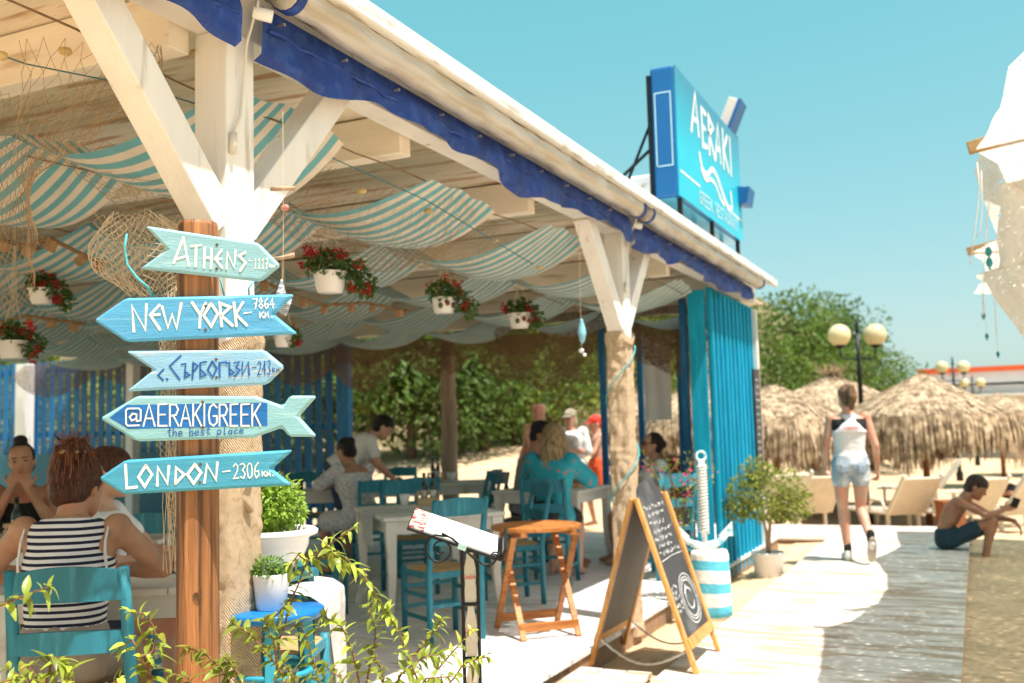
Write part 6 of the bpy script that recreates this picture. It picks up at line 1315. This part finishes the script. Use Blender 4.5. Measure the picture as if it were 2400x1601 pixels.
def person(label, loc, rz, J, sk, s=1.0, face=(0,0,0), hair=None, hairm_=None, fem=True, clothes=(), vox=.0085, w=1.0, inner=((-1,0,0),(1,0,0)), curl=(.45,.45), hands=(True, True), eyes=True, legs=True, extra=None, hdir=(None, None), smooth=5):
    t = thing('person', label, 'person', loc, rz); J = {a: V(b)*1.0 for a, b in J.items()}
    M = (Matrix.Rotation(face[0], 3, 'Z') @ Matrix.Rotation(face[1], 3, 'X') @ Matrix.Rotation(face[2], 3, 'Y'))
    mb = MB(); mb.loft(torso_secs(J, 0, w, fem=fem))
    if fem:
        ch = J['chest']; sx = (J['shR']-J['shL']).normalized(); f_ = (J['neck']-J['chest']).normalized().cross(sx)
        for q in (-1, 1): mb.ell(ch + sx*.072*q + f_*.095*w + (J['neck']-ch)*.05, (.058,.052,.060), 12, 8)
    hd = J['head']; mb.cap(lerp(J['chest'], J['neck'], .8), .060 if fem else .066, lerp(J['neck'], hd, .55) + M @ V((0,-.012,0)), .050 if fem else .058, 14); head_pieces(mb, hd, M)
    for q, sg in (('R', 0), ('L', 1)):
        sh, el, wr = J['sh'+q], J['el'+q], J['wr'+q]
        mb.ell(sh, (.056*w,.056*w,.058*w), 12, 8); mb.cap(sh, .050*w, el, .037*w, 14); mb.cap(el, .0375*w, lerp(el, wr, .35), .038*w, 12); mb.cap(lerp(el, wr, .35), .038*w, wr, .024, 12)
        if hands[sg]: hand_pieces(mb, wr, el, 1.0, inner[sg], curl[sg], dirv=hdir[sg])
        if legs:
            hp, kn, an, to = J['hip'+q], J['kn'+q], J['an'+q], J['toe'+q]
            mb.cap(hp, .088*w, lerp(hp, kn, .5), .076*w, 14); mb.cap(lerp(hp, kn, .5), .076*w, kn, .053*w, 14); mb.cap(kn, .053*w, lerp(kn, an, .32) , .054*w, 14); cb = lerp(kn, an, .30); mb.cap(cb, .052*w, an, .033, 14)
            hl = an + (an-to).normalized()*.03; hl.z = min(an.z, hl.z) - .035; mb.cap(an, .033, hl, .030, 10); mb.cap(lerp(an, hl, .5), .030, to, .024, 10); mb.cap(lerp(hl, to, .3), .03, lerp(an, to, .85) + V((0,0,-.01)), .030, 10)
    if extra: extra(mb, J, M)
    bd = link('body', remesh(mb, vox, smooth, .5, 'body'), sk, t)
    if eyes:
        for q in (-1, 1):
            m2 = MB(); m2.ell(hd + M @ V((q*.031,.0865,.014)), (.0125,.008,.0065), 10, 6, M); ob('eye', m2, EYE, t, smooth=True)
            m2 = MB(); m2.cap(hd + M @ V((q*.015,.098,.036)), .004, hd + M @ V((q*.048,.083,.038)), .003, 6); ob('eyebrow', m2, hairm_ or HDB, t, smooth=True)
        m2 = MB(); m2.ell(hd + M @ V((0,.093,-.058)), (.023,.008,.0075), 10, 6, M); ob('mouth', m2, LIP, t, smooth=True)
    if hair:
        m2 = MB(); hair(m2, hd, M, J); link('hair', remesh(m2, vox*.85, 3, .5, 'hair'), hairm_, t)
        if hair in (h_long, h_pony):
            m3 = MB(); r3 = random.Random(int(abs(loc[0])*977)); low = -.30 if hair is h_long else -.06
            for k in range(150):
                a = r3.uniform(pi*.95, pi*2.05); p = hd + M @ V((.03*cos(a), -.02+.03*sin(a), .128)); q_ = hd + M @ V((.089*cos(a), -.022+.108*sin(a), .035)); e_ = hd + M @ V((.090*cos(a)+r3.gauss(0,.008), -.03+.098*sin(a)+r3.gauss(0,.006), low - r3.uniform(-.03,.05)))
                m3.tube([p, q_, e_] if hair is not h_pony else [hd + M @ V((.088*cos(a)*.9, .03, .06)), q_, hd + M @ V((0,-.115,.085))], .0013, 3, cap=False)
            tag(ob('hair_strands', m3, hairm_, t, fixn=False), kind='stuff')
    for nm, fn, cm, vx in clothes:
        m2 = MB(); fn(m2, J); link(nm, remesh(m2, vx or vox, 4, .5, nm), cm, t)
    t.scale = (s, s, s); return t, J, M, hd
# hair builders
def h_cap(mb, c, M, lo=-.0): mb.ell(c + M @ V((0,-.020,.032)), (.084,.102,.098), 18, 14, M); mb.ell(c + M @ V((0,-.045,-.02)), (.078,.070,.085), 14, 10, M)
def h_short(mb, c, M, J): h_cap(mb, c, M); mb.ell(c + M @ V((0,.002,.052)), (.082,.100,.078), 16, 12, M)
def h_bun(mb, c, M, J):
    h_cap(mb, c, M); mb.ell(c + M @ V((.0,-.035,.135)), (.048,.046,.042), 12, 10, M)
def h_messybun(mb, c, M, J):
    mb.ell(c + M @ V((0,-.024,.03)), (.090,.106,.104), 18, 14, M); mb.ell(c + M @ V((0,-.052,-.02)), (.080,.062,.075), 14, 10, M)
    mb.ell(c + M @ V((.005,-.045,.135)), (.050,.050,.045), 12, 10, M); r_ = random.Random(3)
    for k in range(46):
        a = r_.uniform(0, 2*pi); b = r_.uniform(-.3, 1.2); p = M @ V((.09*cos(a)*cos(b), -.02+.105*sin(a)*cos(b), .03+.10*sin(b))); e = M @ V((.01*cos(a), -.04+.02*sin(a), .14)); mid = (p+e)/2*1.12 + V((r_.gauss(0,.012), r_.gauss(0,.012), r_.gauss(0,.012)))
        mb.cap(c+p, .008, c+mid, .008, 6); mb.cap(c+mid, .008, c+e, .007, 6)
    for k in range(9):
        a = r_.uniform(0, 2*pi); p = M @ V((.03*cos(a), -.045+.03*sin(a), .15)); mb.cap(c+p, .009, c + p*1.0 + V((.035*cos(a), .035*sin(a), r_.uniform(-.03,.035))), .006, 6)
def h_pony(mb, c, M, J):
    h_cap(mb, c, M); p = c + M @ V((0,-.115,.085)); mb.cap(p, .034, p + M @ V((-.01,-.035,-.09)), .044, 10); mb.cap(p + M @ V((-.01,-.035,-.09)), .044, p + M @ V((-.015,-.02,-.20)), .022, 10)
def h_long(mb, c, M, J):
    mb.ell(c + M @ V((0,-.022,.03)), (.094,.108,.102), 18, 14, M); r_ = random.Random(4)
    for k in range(34):
        a = pi + pi*k/33; x, y = .090*cos(a), -.015 + .095*sin(a); p = c + M @ V((x, y, .02)); q = c + M @ V((x*1.12+r_.gauss(0,.012), y*1.05-.02, -.13)); e = c + M @ V((x*1.1+r_.gauss(0,.03), y*1.0-.02+r_.gauss(0,.012), -.26-r_.uniform(0,.07))); mb.cap(p, .026, q, .024, 7); mb.cap(q, .024, e, .010, 7)
def h_capbrim(mb, c, M, J):
    mb.ell(c + M @ V((0,-.008,.055)), (.090,.108,.085), 18, 12, M); mb.loft([(c + M @ V((0,.06,.045)), M @ V((.075,0,0)), M @ V((0,.02,.0))), (c + M @ V((0,.12,.040)), M @ V((.07,0,0)), M @ V((0,.05,.008))), (c + M @ V((0,.16,.032)), M @ V((.05,0,0)), M @ V((0,.03,.006)))], 14); mb.ell(c + M @ V((0,-.05,-.015)), (.076,.06,.07), 12, 8, M)
# clothing builders
def top(g=.010, lo=1, hi=9, w=1.0, sleeves=None, fem=True, straps=False, rad=.058, dep=1.0):
    def f(mb, J):
        mb.loft(torso_secs(J, g, w, lo, hi, fem, dep), 22)
        if fem:
            ch = J['chest']; sx = (J['shR']-J['shL']).normalized(); f_ = (J['neck']-J['chest']).normalized().cross(sx)
            for q in (-1, 1): mb.ell(ch + sx*.072*q + f_*.095*w + (J['neck']-ch)*.05, (.058+g,.052+g,.060+g), 12, 8)
        if sleeves:
            for q in 'RL':
                sh, el, wr = J['sh'+q], J['el'+q], J['wr'+q]; mb.ell(sh, (rad+.008,)*3, 12, 8)
                if sleeves <= 1: mb.cap(sh, rad, lerp(sh, el, sleeves), rad*.95, 12)
                else: mb.cap(sh, rad, el, rad*.85, 12); mb.cap(el, rad*.85, lerp(el, wr, sleeves-1), rad*.75, 12)
    return f
def shorts(g=.012, leg=.45, w=1.0, rad=.095, fem=True):
    def f(mb, J):
        mb.loft(torso_secs(J, g, w, 0, 5, fem), 20)
        for q in 'RL': mb.cap(J['hip'+q], rad*w, lerp(J['hip'+q], J['kn'+q], leg), (rad+.004)*w, 14)
    return f
def trousers(w=1.0):
    def f(mb, J):
        mb.loft(torso_secs(J, .012, w, 0, 5, False), 18)
        for q in 'RL': mb.cap(J['hip'+q], .096, J['kn'+q], .066, 14); mb.cap(J['kn'+q], .066, lerp(J['kn'+q], J['an'+q], .95), .048, 14)
    return f
def facing(d): return math.atan2(d[1], d[0]) - pi/2
LEAN0 = V((0,0,0))

# 1 -- woman in the striped top, seen from behind
STRIPE = stripe('navy and white striped jersey', (.012,.016,.045), (.76,.75,.76), 2, 42, .46, .9, 0, uv=False, wob=.022, wscale=2.2)
J = sitpose(.46, .13, head=(.0,.135,1.165), elR=(.285,.25,.83), wrR=(.06,.40,.815), elL=(-.36,.20,.84), wrL=(-.18,.42,.80), knR=(.15,.42,.50), knL=(-.15,.42,.50))
wp = c1 + fd1*.015 - R0*.10
def tank(mb, J):
    S = torso_secs(J, .012, .97, 0, 7); mb.loft(S, 22); ch, nk = J['chest'], J['neck']; u_ = (nk-ch).normalized(); f_ = u_.cross(V((1,0,0))).normalized()
    mb.loft([S[-2], S[-1]] + [(lerp(ch, nk, q), V((a,0,0)), f_*b) for q, a, b in ((.25,.150,.122),(.45,.150,.116),(.66,.150,.102),(.84,.140,.086),(.95,.100,.074))], 22)
    for q in (-1, 1): mb.ell(ch + V((q*.072,0,0)) + f_*.095 + (nk-ch)*.05, (.07,.064,.072), 12, 8)
def trim(mb, J, side):
    for q in side:
        sg = 1 if q == 'R' else -1; sh = J['sh'+q]; ch = J['chest']
        u_ = (J['neck']-ch).normalized(); f_ = u_.cross(V((1,0,0))).normalized(); nk = J['neck']
        pts = [ch + V((sg*.158,0,0)) - f_*.05 - u_*.07, ch + V((sg*.150,0,0)) - f_*.085 + u_*.02, lerp(ch, nk, .45) + V((sg*.147,0,0)) - f_*.082, lerp(ch, nk, .75) + V((sg*.146,0,0)) - f_*.05, lerp(ch, nk, .90) + V((sg*.135,0,0)) + f_*.0, lerp(ch, nk, .70) + V((sg*.14,0,0)) + f_*.07]
        for a, b in zip(pts[:-1], pts[1:]): mb.cap(a, .007, b, .007, 8)
t, J, M, hd = person('woman in a navy and white striped sleeveless top seen from behind at the near table', (wp.x, wp.y, 0), facing(fd1), J, SK1, 1.0, (-.35,-.12,0), h_messybun, HBR, clothes=(('striped_top', tank, STRIPE, .007), ('armhole_trim', lambda mb, J: trim(mb, J, 'R'), clothm('white trim', (.74,.73,.72)), .006), ('armhole_trim', lambda mb, J: trim(mb, J, 'L'), clothm('white trim', (.74,.73,.72)), .006), ('shorts', shorts(.010, .5), clothm('grey sand shorts', (.30,.26,.22)), .01)), vox=.0075, curl=(.5,.5))
mb = MB(); r_ = random.Random(8)      # loose strands
for k in range(130):
    a = r_.uniform(0, 2*pi); b = r_.uniform(-.6, 1.1); p = hd + M @ V((.094*cos(a)*cos(b), -.024+.110*sin(a)*cos(b), .03+.107*sin(b))); e = hd + M @ V((.02*cos(a), -.045+.03*sin(a), .15+r_.gauss(0,.015)))
    mb.tube([p, lerp(p, e, .5) + (lerp(p, e, .5)-hd).normalized()*r_.uniform(.012,.03), e, e + V((r_.gauss(0,.03), r_.gauss(0,.03), r_.uniform(-.02,.05)))], .0011, 3, cap=False)
tag(ob('hair_strands', mb, mat('hair copper strands', (.22,.075,.025), .4, .2, 9, 0), t, fixn=False), kind='stuff')
mb = MB(); mb.tube([hd + M @ V((.052*cos(k*.35), -.04+.052*sin(k*.35), .118)) for k in range(18)], .008, 6, closed=True); ob('hair_tie', mb, mat('beige hair tie', (.55,.38,.22), .8, .1, 9, .1, 40), t, smooth=True)
# 2 -- person across the near table in profile
op = PD(222, 1135, 4.75)
t, J, M, hd = person('person across the near table turned in profile, half hidden by the London sign', (op.x, op.y, 0), facing(R0), sitpose(.46, .06, elR=(.24,.20,.80), wrR=(.12,.38,.80), elL=(-.26,.2,.80), wrL=(-.14,.38,.80)), SK2, .97, (0,-.1,0), h_short, HBR, clothes=(('white_shirt', top(.014, 1, 10, 1.0, .5), clothm('white shirt', (.74,.73,.72)), .011), ('shorts', shorts(), clothm('dark blue shorts', (.03,.04,.08)), .012)), vox=.010)
# 3 -- woman in black, hands at her chin
bp = PD(62, 1100, 6.75); J = sitpose(.46, .16, elR=(.16,.27,.80), wrR=(.045,.225,1.035), elL=(-.22,.25,.79), wrL=(-.06,.235,1.03))
t, J, M, hd = person('dark-haired woman in a black top resting her chin on her hands at the left', (bp.x, bp.y, 0), facing(rotv(-FH, .25)), J, SK1, 1.0, (.1,-.10,.10), h_bun, HBK, clothes=(('black_top', top(.012, 1, 8, 1.05), clothm('black jersey', (.012,.012,.014)), .010), ('black_trousers', trousers(), clothm('black trousers', (.015,.015,.017)), .012)), vox=.008, w=1.06, curl=(.75,.75), hdir=((-.25,-.1,.9),(.25,-.1,.9)), inner=((0,-1,.1),(0,-1,.1)))
for q in (-1, 1): m2 = MB(); m2.cap(J['chest']+V((q*.075,.09,.08)), .008, J['neck']+V((q*.085,.0,-.055)), .008, 6); m2.cap(J['neck']+V((q*.085,.0,-.055)), .008, J['chest']+V((q*.07,-.10,.06)), .008, 6); ob('strap', m2, MATS['cloth black jersey'], t, smooth=True)
# 4 -- woman in white lace
lw = PD(846, 1100, 9.35); LACE = clothm('white lace', (.62,.60,.60), c2=(.42,.38,.38), c2amt=.48, c2scale=40)
t, J, M, hd = person('dark-haired woman in an off-shoulder white lace top leaning over her plate', (lw.x, lw.y, 0), facing(rotv(FH, .75)), sitpose(.46, .34, elR=(.23,.36,.82), wrR=(.06,.56,.83), elL=(-.27,.34,.84), wrL=(-.12,.52,.82)), SK1, 1.0, (.2,-.45,0), lambda mb, c, M, J: (h_cap(mb, c, M), mb.ell(c + M @ V((0,-.10,.05)), (.05,.045,.05), 10, 8, M)), HBK, clothes=(('lace_top', top(.020, 1, 8, 1.05, .85, rad=.072), LACE, .011), ('skirt', shorts(.016, .9, 1.05), LACE, .013)), vox=.010, w=1.05)
mb = MB()
for q in (-1, 1): mb.tube([J['chest']+V((q*.08,-.06,.10)), J['neck']+V((q*.07,-.05,-.03))], .005, 6)
ob('strap', mb, MATS['cloth black jersey'], t)
# 5 -- bending person in white shirt and jeans
bn = PD(800, 1100, 10.3)
t, J, M, hd = person('dark-haired person in a white shirt and jeans bending over a rear table', (bn.x, bn.y, 0), facing(rotv(R0, .2)), pose(pelvis=(0,-.06,.95), waist=(0,.05,1.05), chest=(0,.20,1.17), neck=(0,.33,1.27), head=(0,.43,1.37), shR=(.165,.29,1.24), elR=(.23,.36,.99), wrR=(.16,.52,.84), hipR=(.085,-.05,.91), knR=(.1,.02,.49), anR=(.1,-.06,.085), toeR=(.11,.1,.03)), SK2, 1.02, (0,-.6,0), h_short, HBK, clothes=(('white_shirt', top(.016, 2, 10, 1.02, .6), clothm('white shirt', (0,0,0)), .012), ('jeans', trousers(), clothm('dark denim', (.03,.05,.10)), .012)), vox=.011)
# 6 -- man in grey t-shirt and black cap
mp6 = PD(1226, 1100, 9.75)
t, J, M, hd = person('man in a grey t-shirt and black cap leaning on the table', (mp6.x, mp6.y, 0), facing(rotv(R0, -.15)), sitpose(.46, .22, elR=(.24,.30,.82), wrR=(.10,.34,1.03), elL=(-.26,.28,.82), wrL=(-.10,.45,.83)), SK3, 1.06, (0,-.25,0), h_capbrim, mat('black cap cloth', (.010,.010,.012), .8, .1, 8, .2, 50), fem=False, clothes=(('grey_shirt', top(.016, 1, 10, 1.05, .6, False), clothm('grey jersey', (.22,.23,.25)), .011), ('shorts', shorts(fem=False), MATS['cloth dark blue shorts'], .012)), vox=.010, w=1.08)
# 7 -- blonde woman in turquoise
TQ = clothm('turquoise print', (.02,.30,.38), c2=(.45,.12,.05), c2amt=.36, c2scale=16, bscale=20)
bl7 = V((-3.42, 8.10, 0))
t, J, M, hd = person('blonde woman in a turquoise printed shirt seen from behind', (bl7.x, bl7.y, 0), facing(rotv((0,1), .12)), sitpose(.46, .12, elR=(.30,.24,.83), wrR=(.12,.42,.82), elL=(-.28,.24,.83), wrL=(-.10,.42,.83)), SK2, 1.03, (.5,-.1,0), h_long, HBL, clothes=(('turquoise_shirt', top(.026, 0, 10, 1.06, .95, rad=.078), TQ, .011), ('black_shorts', shorts(.012, .6), MATS['cloth black trousers'], .012)), vox=.0095, w=1.05)
# 8-10 -- standing bathers beyond the rear opening
def gz(u, d, z): p = PD(u, 1000, d); return (p.x, p.y, z)
t, *_ = person('bald bare-chested man standing on the sand beyond the rear opening', gz(1266, 13.9, -.12), facing(rotv(-FH, -.5)), pose(asym=1, elR=(.24,-.02,1.13), wrR=(.22,.18,.98), elL=(-.24,.02,1.13), wrL=(-.10,.22,1.05)), SK4, 1.06, (-.4,-.1,0), None, None, fem=False, clothes=(('swim_trunks', shorts(fem=False), clothm('dark trunks', (.04,.05,.09)), .013),), vox=.011, w=1.16)
t, *_ = person('woman in an open white shirt and pale hat holding a camera', gz(1338, 13.9, -.12), facing(rotv(-FH, -.35)), pose(asym=1, elR=(.23,-.0,1.12), wrR=(.08,.22,1.15), elL=(-.23,.0,1.12), wrL=(-.06,.22,1.14)), SK4, 1.0, (-.3,-.15,0), lambda mb, c, M, J: (h_capbrim(mb, c, M, J), mb.ell(c + M @ V((0,-.04,-.06)), (.085,.07,.09), 12, 8, M)), HGR, clothes=(('white_shirt', top(.030, 0, 10, 1.08, .95, rad=.08), MATS['cloth white shirt'], .012), ('dark_swimsuit', shorts(.01, .15), clothm('navy swimsuit', (.03,.04,.09)), .013)), vox=.011)
t, *_ = person('child in orange shorts and a red cap walking on the sand', gz(1398, 14.6, -.12), facing(rotv(-R0, .2)), pose(asym=1, elR=(.20,-.14,1.15), wrR=(.20,-.2,.93), elL=(-.20,.12,1.15), wrL=(-.22,.30,1.10), knR=(.09,.14,.50), anR=(.09,.06,.10), toeR=(.09,.2,.05), knL=(-.09,-.04,.49), anL=(-.09,-.22,.11), toeL=(-.09,-.1,.04)), SK2, .95, (0,-.2,0), h_capbrim, mat('red cap cloth', (.62,.04,.02), .8, .1, 8, .2, 50), fem=False, clothes=(('orange_shorts', shorts(.018, .6, fem=False, rad=.10), clothm('orange shorts', (.66,.10,.03)), .013),), vox=.011, w=.94)
# 11 -- woman in sunglasses
sg_ = PD(1535, 1100, 9.9)
t, J, M, hd = person('woman in dark sunglasses and a white t-shirt seated beside the second post', (sg_.x, sg_.y, 0), facing(rotv(-R0, .15)), sitpose(.42, -.02), SK1, .97, (-.05,0,0), lambda mb, c, M, J: (h_cap(mb, c, M), mb.ell(c + M @ V((0,-.11,.0)), (.04,.04,.05), 10, 8, M)), HDB, clothes=(('white_tshirt', top(.018, 1, 10, 1.03, .65, rad=.066), MATS['cloth white shirt'], .011), ('shorts', shorts(), MATS['cloth dark blue shorts'], .012)), vox=.0095, eyes=True)
m2 = MB()
for q in (-1, 1): m2.ell(hd + M @ V((q*.034,.100,.014)), (.028,.010,.020), 14, 8, M); m2.tube([hd + M @ V((q*.06,.09,.02)), hd + M @ V((q*.078,0,.012))], .004, 6)
ob('sunglasses', m2, BLK, t, smooth=True)

# 12 -- walking woman
wk = G(2006, 1316, -.05)
J = pose(asym=1, pelvis=(0,0,.93), elR=(.235,-.05,1.11), wrR=(.262,.05,.88), elL=(-.215,.03,1.12), wrL=(-.205,.19,.93), knL=(-.085,.06,.50), anL=(-.06,.05,.095), toeL=(-.065,.19,.03), knR=(.085,.05,.50), anR=(.095,-.26,.235), toeR=(.10,-.20,.105), hipR=(.093,0,.90), hipL=(-.093,0,.90))
TANK = clothm('white racerback', (.70,.69,.70)); DEN = clothm('washed denim', (.32,.40,.48), c2=(.56,.60,.64), c2amt=.5, c2scale=9)
def racer(mb, J):
    mb.loft(torso_secs(J, .013, 1.0, 3, 7), 22); ch = J['chest']; nk = J['neck']
    mb.loft([(ch + V((0,-.02,-.02)), V((.165,0,0)), V((0,.125,0))), (ch + V((0,-.02,.05)), V((.118,0,0)), V((0,.125,0))), (lerp(ch, nk, .55) + V((0,-.01,0)), V((.066,0,0)), V((0,.115,0))), (lerp(ch, nk, .86) + V((0,-.005,0)), V((.078,0,0)), V((0,.092,0))), (nk + V((0,0,-.015)), V((.080,0,0)), V((0,.070,0)))], 20)
    for q in (-1, 1): mb.ell(ch + V((q*.072,.095,.01)), (.07,.064,.072), 12, 8)
t, J, M, hd = person('woman in a white racerback top and denim shorts walking away on the boardwalk', (wk.x, wk.y, -.05), facing(rotv(FH, -.12)), J, SK2, 1.02, (.25,0,0), h_pony, HLB, clothes=(('black_bra', top(.011, 6, 9, 1.0), MATS['cloth black jersey'], .009), ('racerback_top', racer, TANK, .008), ('denim_shorts', shorts(.016, .30, .97, .091), DEN, .008)), vox=.0075, w=.95, curl=(.9,.6))
P_ = Paint(lambda a, b: J['chest'] + V((-.085+.17*a, -.146, .005+.03*b)), (0,-1,0), .001)
for k in range(9): P_.stroke([(.05+.1*k,0),(.07+.1*k,1),(.10+.1*k,.2),(.12+.1*k,.9)], .005)
for q in (-1, 1):
    m2 = MB(); m2.box(J['pelvis'] + V((q*.080,-.130,-.04)), (.070,.012,.075)); ob('back_pocket', m2, clothm('dark denim pocket', (.27,.34,.42)), t, bevel=.006)
P_.put('red_print', mat('red shirt print', (.62,.06,.05), .7, .1, 9, 0), t)
SHOE = mat('white canvas shoe', (.72,.69,.64), .7, .06, 8, .2, 60); SOLE = mat('tan rubber sole', (.42,.34,.26), .7, .1, 8, .1, 40); SOCK = clothm('black sock', (.012,.012,.013))
for q in 'LR':
    an, to = J['an'+q], J['toe'+q]; dn = (to-an).normalized(); hl = an - (lerp(an, to, .0)-an) + V((0,-.03,-.055)) if q == 'L' else an + V((0,.045,-.085))
    m2 = MB()
    if q == 'L': m2.cap(an + V((0,-.025,-.045)), .036, to + V((0,.0,.004)), .036, 12); m2.cap(an + V((0,-.01,-.015)), .040, an + V((0,-.03,-.05)), .036, 12)
    else: m2.cap(an + V((0,-.02,-.035)), .040, to + V((0,.03,-.02)), .034, 12)
    sh_ = link('shoe', remesh(m2, .008, 3, .5, 'shoe'), SHOE, t)
    m2 = MB(); m2.cap(an + V((0,0,.06)), .038, an + V((0,-.005,-.01)), .039, 12); link('sock', remesh(m2, .008, 2, .5, 'sock'), SOCK, t)
    m2 = MB()
    if q == 'L': m2.loft([(an + V((0,.06,-.088)), V((.040,0,0)), V((0,.13,0))), (an + V((0,.06,-.072)), V((.043,0,0)), V((0,.135,0)))], 18)
    else: m2.loft([(lerp(an, to, .6) + V((.0,-.050,-.02)), V((.042,0,0)), V((0,.05,-.12))), (lerp(an, to, .6) + V((0,-.035,-.012)), V((.040,0,0)), V((0,.05,-.12)))], 18)
    ob('sole', m2, SOLE, t)

# 13 -- boy sitting on the edge of the boardwalk
by = V((-.36, 11.62, 0))
J = dict(pelvis=(0,0,.10), waist=(0,-.015,.22), chest=(0,.07,.40), neck=(0,.20,.53), head=(0,.30,.64), shR=(.135,.165,.485), elR=(.15,.40,.36), wrR=(.07,.55,.42), shL=(-.135,.165,.485), elL=(-.16,.42,.33), wrL=(-.05,.63,.30),
         hipR=(.075,.03,.09), knR=(.095,.42,.30), anR=(.085,.36,-.06), toeR=(.09,.49,-.10), hipL=(-.075,.03,.09), knL=(-.10,.43,.28), anL=(-.085,.33,-.06), toeL=(-.09,.46,-.10))
t, J, M, hd = person('bare-chested boy in dark swim shorts sitting hunched on the boardwalk edge', (by.x, by.y, -.05), facing((1, -.12)), J, SK3, 1.02, (.1,-.55,0), h_short, HDB, fem=False, clothes=(('swim_shorts', shorts(.016, .62, .92, .092, False), clothm('dark petrol swim shorts', (.015,.04,.055)), .010),), vox=.008, w=.86, curl=(.6,.4), hdir=(None, (.0,.5,-.8)), inner=((-1,0,0),(0,-1,0)))
ph = thing('phone', 'small dark phone in the hand of the sitting boy', 'phone', V((by.x, by.y, -.05)) + rotv((.6,.65), 0)*0 + Matrix.Rotation(facing((1,-.12)), 3, 'Z') @ V((.05,.67,.50))); mb = MB(); mb.box((0,0,0), (.07,.012,.10), Matrix.Rotation(.4, 3, 'Y')); ob('phone_body', mb, BLK, ph, bevel=.003)
# 14 -- sunbathers
def lying(u, d, lab, sw, a, z):
    x, y = P2(u, d); J = dict(pelvis=(0,0,.12), waist=(0,-.13,.13), chest=(0,-.33,.16), neck=(0,-.50,.20), head=(0,-.65,.24), shR=(.165,-.45,.17), elR=(.22,-.2,.10), wrR=(.2,.03,.09), hipR=(.09,.03,.11), knR=(.1,.44,.16), anR=(.1,.86,.08), toeR=(.11,.92,.2))
    for q in ('sh','el','wr','hip','kn','an','toe'): J[q+'L'] = mir(J[q+'R'])
    M_ = person(lab, (x, y, z), a, J, SK3, 1.0, (0, 1.2, 0), h_short, HDB, clothes=(('swimsuit', shorts(.012, .1), sw, .014),), vox=.012)
lying(2352, 16.8, 'tanned sunbather lying under the nearest parasol', MATS['cloth black jersey'], -.9, -.03)
t, *_ = person('distant bather in red swimwear standing at the right edge', gz(2398, 36, -.5), facing(-FH), pose(), SK3, 1.0, (0,0,0), h_capbrim, MATS['red cap cloth'], clothes=(('red_swimsuit', top(.012, 0, 7), MATS['cloth orange shorts'], .015),), vox=.014)
